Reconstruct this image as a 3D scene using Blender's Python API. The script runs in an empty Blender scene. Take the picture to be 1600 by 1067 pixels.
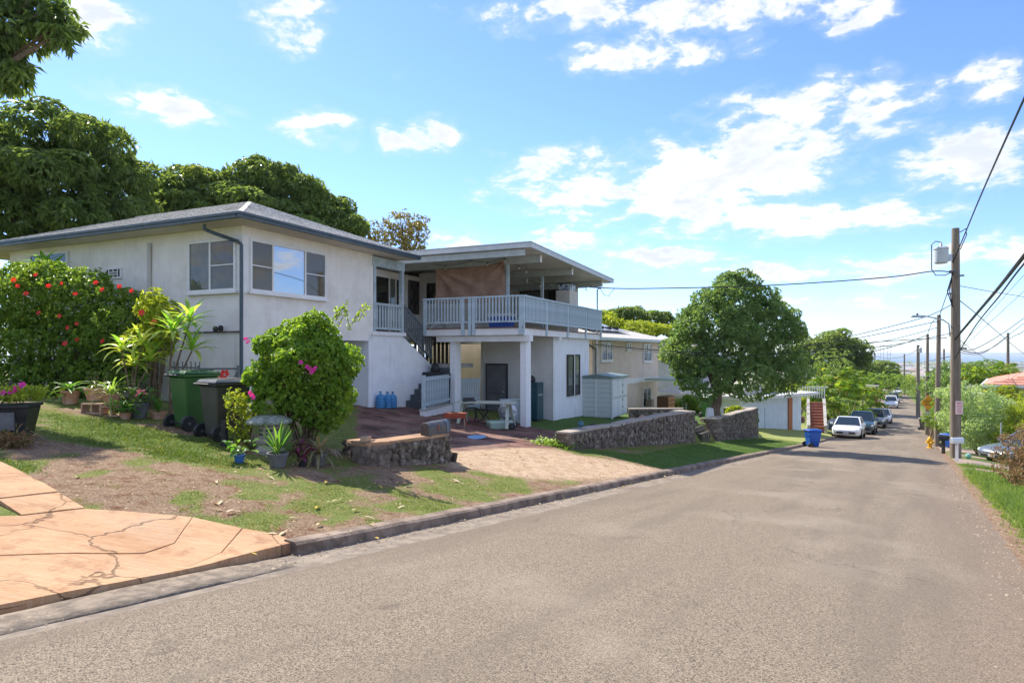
import bpy, bmesh, math, random
import numpy as np
from mathutils import Vector, Matrix
from mathutils.geometry import delaunay_2d_cdt

random.seed(7)
RNG = np.random.default_rng(7)
SC = bpy.context.scene
COL = SC.collection
R = math.radians

# ------------------------------------------------------------------ camera, sky, sun, exposure
EYE = 1.5
FPX, PCX, HOR = 1000.0, 800.0, 551.0            # focal length in photo pixels, centre column, horizon row
cam_d = bpy.data.cameras.new('camera')
cam = bpy.data.objects.new('camera', cam_d)
COL.objects.link(cam)
cam.location = (0, 0, EYE)
cam.rotation_euler = (R(90), 0, 0)
cam_d.sensor_width = 36.0
cam_d.lens = 36.0 * FPX / 1600.0
cam_d.shift_y = (HOR - 533.5) / 1600.0
cam_d.clip_start = 0.05
cam_d.clip_end = 120000
SC.camera = cam

SUN_EL, SUN_AZ = 46.0, -36.0                    # azimuth from +Y towards +X
sd = Vector((math.sin(R(SUN_AZ)) * math.cos(R(SUN_EL)), math.cos(R(SUN_AZ)) * math.cos(R(SUN_EL)), math.sin(R(SUN_EL))))
sun_d = bpy.data.lights.new('sun', 'SUN')
sun_d.energy = 3.5
sun_d.angle = R(0.53)
sun_d.color = (1.0, 0.93, 0.82)
sun = bpy.data.objects.new('sun', sun_d)
COL.objects.link(sun)
sun.rotation_euler = sd.to_track_quat('Z', 'Y').to_euler()
sun.location = (0, 0, 30)

SC.view_settings.view_transform = 'Standard'
SC.view_settings.look = 'None'
SC.view_settings.gamma = 1.0
SC.view_settings.use_curve_mapping = False
SC.view_settings.exposure = 1.22
SC.render.engine = 'CYCLES'
SC.cycles.max_bounces = 6
SC.cycles.diffuse_bounces = 3
SC.cycles.transparent_max_bounces = 8


class NT:
    """small helper to write node trees"""
    def __init__(s, tree):
        s.t = tree; s.t.nodes.clear()
    def n(s, kind, **kw):
        nd = s.t.nodes.new(kind)
        for k, v in kw.items():
            setattr(nd, k, v)
        return nd
    def l(s, a, b):
        s.t.links.new(a, b)
    def put(s, sock, v):
        if v is None:
            return
        if hasattr(v, 'is_output'):
            s.l(v, sock)
        else:
            sock.default_value = v
    def m(s, op, a, b=None, c=None, clamp=False):
        nd = s.n('ShaderNodeMath', operation=op, use_clamp=clamp)
        for i, v in enumerate((a, b, c)):
            s.put(nd.inputs[i], v)
        return nd.outputs[0]
    def mix(s, f, a, b, mode='MIX'):
        nd = s.n('ShaderNodeMix', data_type='RGBA', blend_type=mode)
        s.put(nd.inputs['Factor'], f)
        for k, v in ((6, a), (7, b)):
            if isinstance(v, (tuple, list)) and len(v) == 3:
                v = (*v, 1)
            s.put(nd.inputs[k], v)
        return nd.outputs[2]
    def noise(s, vec, scale, detail=3, rough=0.5, dist=0.0):
        nd = s.n('ShaderNodeTexNoise')
        s.put(nd.inputs['Vector'], vec); nd.inputs['Scale'].default_value = scale
        nd.inputs['Detail'].default_value = detail; nd.inputs['Roughness'].default_value = rough
        nd.inputs['Distortion'].default_value = dist
        return nd.outputs['Fac']
    def step(s, v, lo, hi, smooth=True):
        nd = s.n('ShaderNodeMapRange', interpolation_type='SMOOTHSTEP' if smooth else 'LINEAR')
        s.put(nd.inputs['Value'], v); s.put(nd.inputs['From Min'], lo); s.put(nd.inputs['From Max'], hi)
        return nd.outputs[0]


# ---- the world: Nishita sky with procedural cumulus clouds by direction
W = bpy.data.worlds.new('World'); SC.world = W; W.use_nodes = True
w = NT(W.node_tree)
sky = w.n('ShaderNodeTexSky', sky_type='NISHITA', sun_disc=False)
sky.sun_elevation = R(SUN_EL); sky.sun_rotation = R(SUN_AZ)
sky.air_density = 1.0; sky.dust_density = 0.15; sky.ozone_density = 2.6; sky.altitude = 60
tc = w.n('ShaderNodeTexCoord')
sep = w.n('ShaderNodeSeparateXYZ'); w.l(tc.outputs['Generated'], sep.inputs[0])
dx, dy, dz = sep.outputs
AZ = w.m('ARCTAN2', dx, dy)
EL = w.m('ARCSINE', dz)
# cloud coordinates (compressed toward the horizon, as a flat layer looks)
el0 = w.m('MAXIMUM', EL, 0.0)
comb = w.n('ShaderNodeCombineXYZ')
w.put(comb.inputs[0], w.m('MULTIPLY', AZ, 1.0)); w.put(comb.inputs[1], w.m('MULTIPLY', w.m('POWER', w.m('ADD', el0, 0.02), 0.75), 2.1))
CV = comb.outputs[0]
n1 = w.noise(CV, 9.0, 9, 0.60, 0.35)
n2 = w.noise(CV, 26.0, 6, 0.62, 0.2)
nn = w.m('ADD', w.m('MULTIPLY', w.m('SUBTRACT', n1, 0.5), 5.6), w.m('MULTIPLY', w.m('SUBTRACT', n2, 0.5), 2.8))


def sky_dir(px, py):
    d = Vector(((px - PCX) / FPX, 1.0, (HOR - py) / FPX)).normalized()
    return math.atan2(d.x, d.y), math.asin(d.z)


# cumulus banks: centre and half size (as seen), strength
BANKS = [(1060, 290, 250, 62, 1.25), (1230, 345, 190, 30, 1.0), (1260, 185, 170, 50, 1.15), (1000, 85, 125, 32, 1.15), (1090, 20, 150, 45, .8), (880, 20, 150, 30, .6), (160, 30, 75, 45, .95),
         (450, 32, 55, 50, .85), (250, 162, 110, 24, .6), (500, 203, 65, 28, .9), (675, 212, 52, 27, .95), (605, 212, 26, 22, .5), (1520, 245, 120, 50, 1.0),
         (1545, 125, 50, 38, 1.0), (1385, 115, 34, 22, .8), (1340, 22, 62, 30, .8), (1175, 75, 30, 25, .45), (1010, 400, 110, 18, .8), (820, 380, 150, 20, .75),
         (1450, 410, 200, 26, .85), (1230, 425, 160, 14, .5), (1600, 380, 80, 20, .5), (985, 400, 60, 10, .6), (775, 235, 22, 12, .5), (1020, 360, 40, 10, .6), (1330, 470, 220, 12, .3),
         (1080, 258, 210, 34, .8), (920, 260, 95, 30, .7)]
F = None
for (px, py, hw, hh, st) in BANKS:
    a0, e0 = sky_dir(px, py); a1, _ = sky_dir(px + hw, py); a2, _ = sky_dir(px - hw, py); _, e1 = sky_dir(px, py - hh); _, e2 = sky_dir(px, py + hh)
    wa = max(abs(a1 - a2) / 2, .01) * 1.3; we = max(abs(e1 - e2) / 2, .006) * 1.35
    ga = w.m('POWER', w.m('DIVIDE', w.m('SUBTRACT', AZ, a0), wa), 2.0)
    ge = w.m('POWER', w.m('DIVIDE', w.m('SUBTRACT', EL, e0), we), 2.0)
    f = w.m('SUBTRACT', st, w.m('MULTIPLY', w.m('ADD', ga, ge), st + .55))
    F = f if F is None else w.m('MAXIMUM', F, f)
# elsewhere round the sky unseen scattered cumulus, with coverage raised for white fill light
far_az = w.step(w.m('ABSOLUTE', w.m('SUBTRACT', AZ, 0.0)), 0.72, 0.95)
gen = w.m('MULTIPLY', w.m('SUBTRACT', w.noise(CV, 1.7, 2, 0.5), 0.46), 5.0)
F = w.m('MAXIMUM', F, w.m('SUBTRACT', gen, w.m('MULTIPLY', w.m('SUBTRACT', 1.0, far_az), 6.0)))
F = w.m('MAXIMUM', F, -1.6)
dens_raw = w.m('ADD', F, nn)
dens = w.step(dens_raw, -0.05, 0.95)
soft = w.m('MULTIPLY', w.step(dens_raw, -0.7, 0.6), 0.2)
dens = w.m('MAXIMUM', dens, soft)
dens = w.m('MULTIPLY', dens, w.step(EL, -0.002, 0.03))
# sky colour, slightly corrected towards the clear trade-wind blue; pale band at the horizon from real air
skyc = w.mix(1.0, sky.outputs[0], (0.60, 0.695, 0.96), 'MULTIPLY')
shade = w.m('MULTIPLY', w.m('MULTIPLY', w.step(w.noise(CV, 5.5, 7, 0.62, 0.5), 0.44, 0.62), w.step(dens_raw, 0.35, 1.2)), 0.9)
cloudc = w.mix(shade, (4.1, 4.15, 4.25), (2.95, 3.2, 3.65))
fin = w.mix(dens, skyc, cloudc)
bg = w.n('ShaderNodeBackground'); w.l(fin, bg.inputs['Color']); bg.inputs['Strength'].default_value = 0.118
out = w.n('ShaderNodeOutputWorld'); w.l(bg.outputs[0], out.inputs['Surface'])


# ------------------------------------------------------------------ places
def at(px, py, Y):
    return Vector(((px - PCX) / FPX * Y, Y, EYE - (py - HOR) / FPX * Y))


HAZE = 0.8e-4
RX, RY = 0.536, 0.8442                           # street direction
def smooth_interp(x, xs, ys):
    return np.interp(x, xs, ys)
_s = np.array([-60, -20, 0, 30, 42, 50, 60, 80, 100, 118, 150, 176, 215, 235, 260, 300, 400, 600])
_z = np.array([5.47, 1.82, 0, -2.736, -3.8, -4.43, -5.1, -6.05, -6.8, -7.4, -8.3, -8.9, -9.55, -9.9, -11, -14, -24, -44])
_sf = np.arange(-60, 600, 1.0); _zf = np.interp(_sf, _s, _z)
_k = np.exp(-np.linspace(-2, 2, 13) ** 2); _k /= _k.sum()
_zp = np.concatenate([_zf[0] + (np.arange(-6, 0)) * (-.0912), _zf, _zf[-1] + np.arange(1, 7) * -.1]); _zs = np.convolve(_zp, _k, 'valid')
def zroad(s):
    return np.interp(s, _sf, _zs)
def curve(s):
    s = np.asarray(s, float); return np.where(s > 60, 2.0e-4 * (s - 60) ** 2, 0.0)
def sn2xy(s, n):
    m = n + curve(s)
    return RX * s - RY * m, RY * s + RX * m
def xy2sn(x, y):
    s = RX * x + RY * y
    return s, -RY * x + RX * y - curve(s)
KS = [-60, 3.0, 4.3, 10, 14, 18, 24, 30, 36.2, 37.6, 45, 60, 120, 600]
KN = [5.0, 7.2, 7.62, 10.5, 14, 25, 80]
KE = np.array([[.02, .36, .44, .70, 1.05, 1.2, 2.0], [.02, .34, .40, .66, 1.0, 1.2, 2.0], [.09, .38, .42, .66, 1.05, 1.2, 2.0], [.09, .38, .42, .66, 1.1, 1.3, 2.0],
               [.09, .40, .46, .68, 1.2, 1.4, 2.2], [.09, .36, .62, .74, 1.2, 1.5, 2.4], [.09, .30, .92, 1.05, 1.25, 1.7, 2.8], [.09, .26, 1.1, 1.2, 1.35, 1.8, 3.0],
               [.09, .22, 1.15, 1.35, 1.5, 2.0, 3.2], [.09, .24, .34, .7, 1.2, 1.9, 3.2], [.09, .40, .46, .8, 1.2, 1.8, 3.2], [.09, .5, .6, .9, 1.2, 2.0, 3.4],
               [.09, .5, .6, 1.0, 1.5, 2.5, 4.0], [.09, .5, .6, 1.0, 1.5, 2.5, 4.0]])
RN = [-80, -25, -6, -3, -1.5, -0.9]
RE = [-11.0, -3.4, -.42, -.10, .03, .0]
def elev(s, n):
    s = np.asarray(s, float); n = np.asarray(n, float)
    si = np.clip(np.searchsorted(KS, s, 'right') - 1, 0, len(KS) - 2)
    ks = np.array(KS); kn = np.array(KN)
    ni = np.clip(np.searchsorted(KN, n, 'right') - 1, 0, len(KN) - 2)
    fs = np.clip((s - ks[si]) / (ks[si + 1] - ks[si]), 0, 1); fn = np.clip((n - kn[ni]) / (kn[ni + 1] - kn[ni]), 0, 1)
    e = (KE[si, ni] * (1 - fs) + KE[si + 1, ni] * fs) * (1 - fn) + (KE[si, ni + 1] * (1 - fs) + KE[si + 1, ni + 1] * fs) * fn
    r = np.interp(n, RN, RE)
    return np.where(n > 4.9, e, np.where(n < -.9, r, 0.0))
def gz(x, y):
    s, n = xy2sn(x, y)
    return zroad(s) + elev(s, n)
def gzf(x, y):
    return float(gz(x, y))
def G(px, py, far=400):
    """the point of the ground seen at a photo pixel"""
    d = Vector(((px - PCX) / FPX, 1.0, (HOR - py) / FPX)); t = 2.5; prev = t
    while t < far:
        if EYE + d.z * t < gzf(d.x * t, t):
            lo, hi = prev, t
            for _ in range(18):
                mid = (lo + hi) / 2
                if EYE + d.z * mid < gzf(d.x * mid, mid): hi = mid
                else: lo = mid
            return Vector((d.x * hi, hi, gzf(d.x * hi, hi)))
        prev = t; t *= 1.012
    return Vector((d.x * far, far, gzf(d.x * far, far)))
def on_ground(px, Y, dz=0.0):
    x = (px - PCX) / FPX * Y
    return Vector((x, Y, gzf(x, Y) + dz))


# ------------------------------------------------------------------ materials
MATS = {}
def mat(name, c1, c2=None, scale=4.0, rough=0.7, metal=0.0, bump=0.0, bscale=40.0, contrast=(0.35, 0.65), spec=0.5, c3=None, s3=1.2, world=False, detail=4, coat=0.0, stretch=None, streak=0.0):
    if name in MATS: return MATS[name]
    m = bpy.data.materials.new(name); m.use_nodes = True; t = NT(m.node_tree)
    if world:
        co = t.n('ShaderNodeNewGeometry').outputs['Position']
    else:
        co = t.n('ShaderNodeTexCoord').outputs['Object']
    if stretch:
        mp = t.n('ShaderNodeMapping'); t.l(co, mp.inputs['Vector']); mp.inputs['Scale'].default_value = stretch; co = mp.outputs[0]
    p = t.n('ShaderNodeBsdfPrincipled')
    col = (*c1, 1)
    if c2 is not None:
        f = t.step(t.noise(co, scale, detail, 0.6), contrast[0], contrast[1])
        col = t.mix(f, c1, c2)
    if c3 is not None:
        f3 = t.step(t.noise(co, s3, 5, 0.65), 0.5, 0.72)
        col = t.mix(f3, col, c3)
    if streak:
        ms = t.n('ShaderNodeMapping'); t.l(co, ms.inputs['Vector']); ms.inputs['Scale'].default_value = (5, 5, .35)
        fs_ = t.m('MULTIPLY', t.step(t.noise(ms.outputs[0], 1.6, 5, .65), .5, .72), t.m('MULTIPLY', t.step(t.noise(co, .8, 3, .6), .38, .6), streak))
        col = t.mix(fs_, col, (.33, .29, .24))
    t.put(p.inputs['Base Color'], col)
    p.inputs['Roughness'].default_value = rough; p.inputs['Metallic'].default_value = metal
    p.inputs['Specular IOR Level'].default_value = spec
    if coat: p.inputs['Coat Weight'].default_value = coat; p.inputs['Coat Roughness'].default_value = 0.05
    if bump:
        b = t.n('ShaderNodeBump'); b.inputs['Strength'].default_value = bump; b.inputs['Distance'].default_value = 0.02
        t.l(t.noise(co, bscale, 4, 0.6), b.inputs['Height']); t.l(b.outputs[0], p.inputs['Normal'])
    o = t.n('ShaderNodeOutputMaterial'); t.l(p.outputs[0], o.inputs['Surface'])
    MATS[name] = m
    return m


def leaf_mat(name, dark, light, hot=None, trans=0.45, rough=0.45, hot_at=0.9):
    """leaf with per-leaf colour (attribute var) and light coming through it"""
    if name in MATS: return MATS[name]
    dark = [min(.9, v * 1.4) for v in dark]; light = [min(.9, v * 1.3) for v in light]
    m = bpy.data.materials.new(name); m.use_nodes = True; t = NT(m.node_tree)
    at_ = t.n('ShaderNodeAttribute', attribute_name='var'); v = at_.outputs['Fac']
    col = t.mix(v, dark, light)
    if hot is not None:
        col = t.mix(t.step(v, hot_at, min(hot_at + .04, 1.0)), col, hot)
    p = t.n('ShaderNodeBsdfPrincipled'); t.l(col, p.inputs['Base Color']); p.inputs['Roughness'].default_value = rough
    p.inputs['Specular IOR Level'].default_value = 0.4
    tr = t.n('ShaderNodeBsdfTranslucent'); t.l(t.mix(1.0, col, (1.75, 1.6, 0.75), 'MULTIPLY'), tr.inputs['Color'])
    mx = t.n('ShaderNodeMixShader'); mx.inputs[0].default_value = trans
    t.l(p.outputs[0], mx.inputs[1]); t.l(tr.outputs[0], mx.inputs[2])
    o = t.n('ShaderNodeOutputMaterial'); t.l(mx.outputs[0], o.inputs['Surface'])
    MATS[name] = m
    return m


def glass_mat(name, tint, refl, rough=0.02):
    m = bpy.data.materials.new(name); m.use_nodes = True; t = NT(m.node_tree)
    tr = t.n('ShaderNodeBsdfTransparent'); tr.inputs[0].default_value = (*tint, 1)
    gl = t.n('ShaderNodeBsdfGlossy'); gl.inputs['Roughness'].default_value = rough; gl.inputs['Color'].default_value = (.9, .93, .97, 1)
    fr = t.n('ShaderNodeLayerWeight'); fr.inputs[0].default_value = .5
    mx = t.n('ShaderNodeMixShader'); t.put(mx.inputs[0], t.m('ADD', t.m('MULTIPLY', t.m('POWER', fr.outputs[1], 3.0), .45), refl, clamp=True))
    t.l(tr.outputs[0], mx.inputs[1]); t.l(gl.outputs[0], mx.inputs[2])
    o = t.n('ShaderNodeOutputMaterial'); t.l(mx.outputs[0], o.inputs['Surface'])
    MATS[name] = m
    return m


# ------------------------------------------------------------------ mesh building
class MB:
    def __init__(s):
        s.v = []; s.f = []; s.mi = []; s.cur = 0
    def poly(s, pts, faces):
        k = len(s.v); s.v += [tuple(p) for p in pts]
        for f in faces: s.f.append([i + k for i in f]); s.mi.append(s.cur)
        return s
    def box(s, x0, x1, y0, y1, z0, z1, M=None, zf=None):
        pts = [(x, y, z) for z in (z0, z1) for (x, y) in ((x0, y0), (x1, y0), (x1, y1), (x0, y1))]
        if zf: pts = [(x, y, z + zf(x, y)) for x, y, z in pts]
        if M is not None: pts = [M @ Vector(p) for p in pts]
        return s.poly(pts, [(3, 2, 1, 0), (4, 5, 6, 7), (0, 1, 5, 4), (1, 2, 6, 5), (2, 3, 7, 6), (3, 0, 4, 7)])
    def taper(s, c0, h0, c1, h1):
        """box between two rectangles: centres c0,c1 and half sizes (hx,hy)"""
        pts = [(c[0] + sx * h[0], c[1] + sy * h[1], c[2]) for c, h in ((c0, h0), (c1, h1)) for sx, sy in ((-1, -1), (1, -1), (1, 1), (-1, 1))]
        return s.poly(pts, [(3, 2, 1, 0), (4, 5, 6, 7), (0, 1, 5, 4), (1, 2, 6, 5), (2, 3, 7, 6), (3, 0, 4, 7)])
    def bar(s, p, q, w, h=None, up=(0, 0, 1)):
        p = Vector(p); q = Vector(q); d = (q - p).normalized(); h = h or w
        u = Vector(up)
        if abs(d.dot(u)) > .95: u = Vector((1, 0, 0))
        a = d.cross(u).normalized() * w / 2; b = a.cross(d).normalized() * h / 2
        pts = [c + sa * a + sb * b for c in (p, q) for sa, sb in ((-1, -1), (1, -1), (1, 1), (-1, 1))]
        return s.poly(pts, [(3, 2, 1, 0), (4, 5, 6, 7), (0, 1, 5, 4), (1, 2, 6, 5), (2, 3, 7, 6), (3, 0, 4, 7)])
    def tube(s, pts, r, n=8, cap=True):
        pts = [Vector(p) for p in pts]; rs = r if isinstance(r, (list, tuple)) else [r] * len(pts); k = len(s.v)
        prev = None
        for i, p in enumerate(pts):
            d = (pts[min(i + 1, len(pts) - 1)] - pts[max(i - 1, 0)]).normalized()
            if prev is None:
                u = Vector((1, 0, 0)) if abs(d.x) < .9 else Vector((0, 1, 0))
                a = d.cross(u).normalized()
            else:
                a = (prev - d * prev.dot(d)).normalized()
            prev = a; b = d.cross(a)
            for j in range(n):
                t = 2 * math.pi * j / n
                s.v.append(tuple(p + (a * math.cos(t) + b * math.sin(t)) * rs[i]))
        for i in range(len(pts) - 1):
            for j in range(n):
                s.f.append([k + i * n + j, k + i * n + (j + 1) % n, k + (i + 1) * n + (j + 1) % n, k + (i + 1) * n + j]); s.mi.append(s.cur)
        if cap:
            s.f.append([k + j for j in reversed(range(n))]); s.mi.append(s.cur)
            s.f.append([k + (len(pts) - 1) * n + j for j in range(n)]); s.mi.append(s.cur)
        return s
    def lathe(s, prof, n=20, c=(0, 0, 0), M=None, rot=0.0):
        k = len(s.v)
        for r, z in prof:
            for j in range(n):
                t = 2 * math.pi * j / n + rot
                p = Vector((c[0] + r * math.cos(t), c[1] + r * math.sin(t), c[2] + z))
                s.v.append(tuple(M @ p if M is not None else p))
        for i in range(len(prof) - 1):
            for j in range(n):
                s.f.append([k + i * n + j, k + i * n + (j + 1) % n, k + (i + 1) * n + (j + 1) % n, k + (i + 1) * n + j]); s.mi.append(s.cur)
        s.f.append([k + j for j in reversed(range(n))]); s.mi.append(s.cur)
        s.f.append([k + (len(prof) - 1) * n + j for j in range(n)]); s.mi.append(s.cur)
        return s
    def prism(s, outline, y0, y1, axis='y'):
        """extrude a closed outline; outline in (x,z), swept along y"""
        n = len(outline)
        pts = [(x, y0, z) for x, z in outline] + [(x, y1, z) for x, z in outline]
        if axis == 'x': pts = [(p[1], p[0], p[2]) for p in pts]
        fs = [list(range(n)), list(reversed(range(n, 2 * n)))] + [(i, n + i, n + (i + 1) % n, (i + 1) % n) for i in range(n)]
        return s.poly(pts, fs)
    def mesh(s, name, mats, smooth=False, bevel=0):
        me = bpy.data.meshes.new(name); me.from_pydata(s.v, [], s.f)
        for m in (mats if isinstance(mats, (list, tuple)) else [mats]): me.materials.append(m)
        if any(s.mi): me.polygons.foreach_set('material_index', s.mi)
        bm = bmesh.new(); bm.from_mesh(me)
        bmesh.ops.recalc_face_normals(bm, faces=bm.faces)
        if bevel:
            es = [e for e in bm.edges if len(e.link_faces) == 2 and e.calc_face_angle(0) > .5]
            bmesh.ops.bevel(bm, geom=es, offset=bevel, segments=1, affect='EDGES', clamp_overlap=True)
        bm.to_mesh(me); bm.free()
        if smooth:
            me.polygons.foreach_set('use_smooth', [True] * len(me.polygons))
            me.set_sharp_from_angle(angle=R(38))
        return me
    def build(s, name, mats, parent=None, smooth=False, bevel=0, loc=None, rot=None):
        return obj(name, s.mesh(name, mats, smooth, bevel), parent, loc, rot)


def obj(name, me, parent=None, loc=None, rot=None, scale=None):
    o = bpy.data.objects.new(name, me); COL.objects.link(o)
    if parent is not None: o.parent = parent
    if loc is not None: o.location = loc
    if rot is not None: o.rotation_euler = rot
    if scale is not None: o.scale = scale
    return o
def tag(o, label=None, cat=None, group=None, kind=None):
    if label: o['label'] = label
    if cat: o['category'] = cat
    if group: o['group'] = group
    if kind: o['kind'] = kind
    return o
def thing(name, loc, rz, label, cat, group=None):
    o = bpy.data.objects.new(name, None); COL.objects.link(o); o.empty_display_size = .2
    o.location = loc; o.rotation_euler = (0, 0, rz)
    return tag(o, label, cat, group)
def copy_tree(o, parent=None):
    c = o.copy(); COL.objects.link(c)
    if parent is not None: c.parent = parent
    for ch in list(o.children): copy_tree(ch, c)
    return c


def np_mesh(name, verts, faces, mats, var=None, smooth=False):
    """fast mesh from numpy arrays; faces (M,3) or (M,4)"""
    me = bpy.data.meshes.new(name); k = faces.shape[1]
    me.vertices.add(len(verts)); me.vertices.foreach_set('co', verts.astype(np.float32).ravel())
    me.loops.add(faces.size); me.loops.foreach_set('vertex_index', faces.astype(np.int32).ravel())
    me.polygons.add(len(faces)); me.polygons.foreach_set('loop_start', np.arange(0, faces.size, k, dtype=np.int32))
    me.update(calc_edges=True)
    for m in (mats if isinstance(mats, (list, tuple)) else [mats]): me.materials.append(m)
    if var is not None:
        a = me.attributes.new('var', 'FLOAT', 'POINT'); a.data.foreach_set('value', var.astype(np.float32))
    if smooth: me.polygons.foreach_set('use_smooth', [True] * len(me.polygons))
    return me


def unit(v):
    return v / np.maximum(np.linalg.norm(v, axis=1, keepdims=True), 1e-9)


def leaves(P, D, L, Wd, rng, var=None, fold=0.25, bend=0.25):
    """folded two-triangle-per-half leaves from bases P along D; returns verts, faces, var"""
    N = len(P); D = unit(D)
    L = np.broadcast_to(L, (N,))[:, None]; Wd = np.broadcast_to(Wd, (N,))[:, None]
    up = unit(rng.normal(size=(N, 3)) * .7 + np.array([0, 0, 1.0]))
    S = unit(np.cross(D, up)); U = np.cross(S, D)
    mid = P + D * L * .45
    tip = P + D * L - U * L * bend
    a = mid + S * Wd * .5 + U * Wd * fold; b = mid - S * Wd * .5 + U * Wd * fold
    V = np.stack([P, a, tip, b], 1).reshape(-1, 3)
    i = np.arange(N)[:, None] * 4
    Fc = np.concatenate([i + np.array([[0, 1, 2]]), i + np.array([[0, 2, 3]])], 0)
    if var is None: var = rng.random(N)
    return V, Fc, np.repeat(var, 4)


def clumps(lobes, k, f, seed):
    """each lobe broken into smaller clumps over its surface"""
    r = random.Random(seed); res = []
    for (x, y, z, a, b, c) in lobes:
        res.append((x, y, z, a * .84, b * .84, c * .84))
        for i in range(k):
            d = Vector((r.gauss(0, 1), r.gauss(0, 1), r.gauss(.25, 1))).normalized(); q = f * r.uniform(.7, 1.25)
            res.append((x + d.x * a * .86, y + d.y * b * .86, z + d.z * c * .84, a * q, b * q, min(c, a) * q * .8))
    return res


def lobes_points(lobes, n, rng, shell=(.82, 1.06), inner=.2):
    """points with outward directions over the surface of a group of ellipsoid lobes"""
    lob = np.array(lobes, float); area = (lob[:, 3] * lob[:, 4] + lob[:, 4] * lob[:, 5] + lob[:, 3] * lob[:, 5]); pr = area / area.sum()
    idx = rng.choice(len(lob), n * 2, p=pr); d = unit(rng.normal(size=(n * 2, 3)))
    r = rng.uniform(shell[0], shell[1], (n * 2, 1)); inn = rng.random(n * 2) < inner
    r[inn] = rng.uniform(.35, .85, (inn.sum(), 1))
    # lumpy surface
    ph = np.sin(d[:, 0] * 5 + idx) * np.sin(d[:, 1] * 6 + idx * 2.1) * np.sin(d[:, 2] * 5 + idx * .7)
    r = r * (1 + .13 * ph[:, None])
    P = lob[idx, :3] + d * r * lob[idx, 3:6]
    keep = np.ones(len(P), bool)
    for k in range(len(lob)):
        q = (P - lob[k, :3]) / lob[k, 3:6]
        keep &= ~((np.linalg.norm(q, axis=1) < .62) & (idx != k))
    P = P[keep][:n]; d = d[keep][:n]
    return P, unit(d / lob[idx[keep][:n], 3:6]), idx[keep][:n]


def cluster_leaves(P, O, per, L, Wd, rng, droop=.5, spread=1.0, vbase=None, vj=.5):
    """whorls of leaves at the twig ends P pointing out along O"""
    N = len(P); PP = np.repeat(P, per, 0); OO = np.repeat(O, per, 0)
    t = rng.normal(size=(N * per, 3)); t = unit(t - OO * (t * OO).sum(1, keepdims=True))
    D = OO * .45 + t * spread; D[:, 2] -= droop
    ln = L * rng.uniform(.6, 1.15, N * per)
    vb = rng.random(N) if vbase is None else vbase
    var = np.clip(np.repeat(vb, per) * (1 - vj) + rng.random(N * per) * vj, 0, 1)
    return leaves(PP + t * L * .08, D, ln, ln * (Wd / L), rng, var)


def join_arrays(parts):
    V, Fc, A, k = [], [], [], 0
    for v, f, a in parts:
        V.append(v); Fc.append(f + k); A.append(a); k += len(v)
    return np.concatenate(V), np.concatenate(Fc), np.concatenate(A)
# ------------------------------------------------------------------ the ground
def vnoise(x, y, seed=0):
    """smooth value noise in numpy"""
    x = np.asarray(x, float); y = np.asarray(y, float)
    xi = np.floor(x).astype(np.int64); yi = np.floor(y).astype(np.int64); fx = x - xi; fy = y - yi
    fx = fx * fx * (3 - 2 * fx); fy = fy * fy * (3 - 2 * fy)
    def h(a, b):
        k = (a * 374761393 + b * 668265263 + seed * 69069) & 0x7fffffff
        k = (k ^ (k >> 13)) * 1274126177 & 0x7fffffff
        return (k ^ (k >> 16)) % 10007 / 10007.0
    return (h(xi, yi) * (1 - fx) + h(xi + 1, yi) * fx) * (1 - fy) + (h(xi, yi + 1) * (1 - fx) + h(xi + 1, yi + 1) * fx) * fy
def fbm(x, y, seed=0, oct=4):
    v = 0; a = .5
    for i in range(oct):
        v = v + a * vnoise(x * 2 ** i, y * 2 ** i, seed + i); a *= .5
    return v
def poly_sd(poly, x, y):
    """signed distance to a polygon, positive inside"""
    x = np.asarray(x, float); y = np.asarray(y, float); ins = np.zeros(x.shape, bool); dm = np.full(x.shape, 1e9)
    n = len(poly)
    for i in range(n):
        x0, y0 = poly[i][0], poly[i][1]; x1, y1 = poly[(i + 1) % n][0], poly[(i + 1) % n][1]
        c = ((y0 > y) != (y1 > y)) & (x < (x1 - x0) * (y - y0) / ((y1 - y0) if y1 != y0 else 1e-9) + x0)
        ins ^= c
        ex, ey = x1 - x0, y1 - y0; t = np.clip(((x - x0) * ex + (y - y0) * ey) / (ex * ex + ey * ey + 1e-12), 0, 1)
        dm = np.minimum(dm, np.hypot(x - x0 - ex * t, y - y0 - ey * t))
    return np.where(ins, dm, -dm)
def gp(*pts):
    return [tuple(G(a, b)[:2]) for a, b in pts]
def sstep(v, a, b):
    t = np.clip((v - a) / (b - a), 0, 1); return t * t * (3 - 2 * t)

Z_LUSH = gp((45, 645), (130, 655), (250, 668), (360, 700), (370, 725), (330, 722), (190, 705), (90, 672))
Z_LUSH2 = gp((0, 712), (70, 730), (40, 742), (0, 728))
Z_DIRT = gp((0, 672), (60, 690), (200, 705), (330, 730), (420, 760), (410, 800), (330, 806), (130, 792), (0, 730))
Z_DIRT2 = gp((520, 700), (600, 722), (640, 742), (610, 765), (520, 760), (470, 740))
Z_SAND = gp((700, 690), (790, 690), (880, 706), (960, 718), (1062, 741), (1010, 752), (930, 752), (830, 748), (700, 726))
Z_PAVE = gp((560, 700), (690, 705), (800, 700), (880, 700), (900, 682), (850, 664), (830, 664), (720, 650), (640, 632), (560, 628))
Z_TURF = gp((880, 702), (960, 715), (1064, 741), (1242, 700), (1200, 690), (1186, 686), (1085, 694), (1000, 709), (905, 701))
Z_YARD = [tuple(sn2xy(s_, n_)) for s_, n_ in ((16.8, 7.7), (27.8, 7.7), (27.8, 14), (18.5, 12.5), (17.6, 10.4))]


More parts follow.
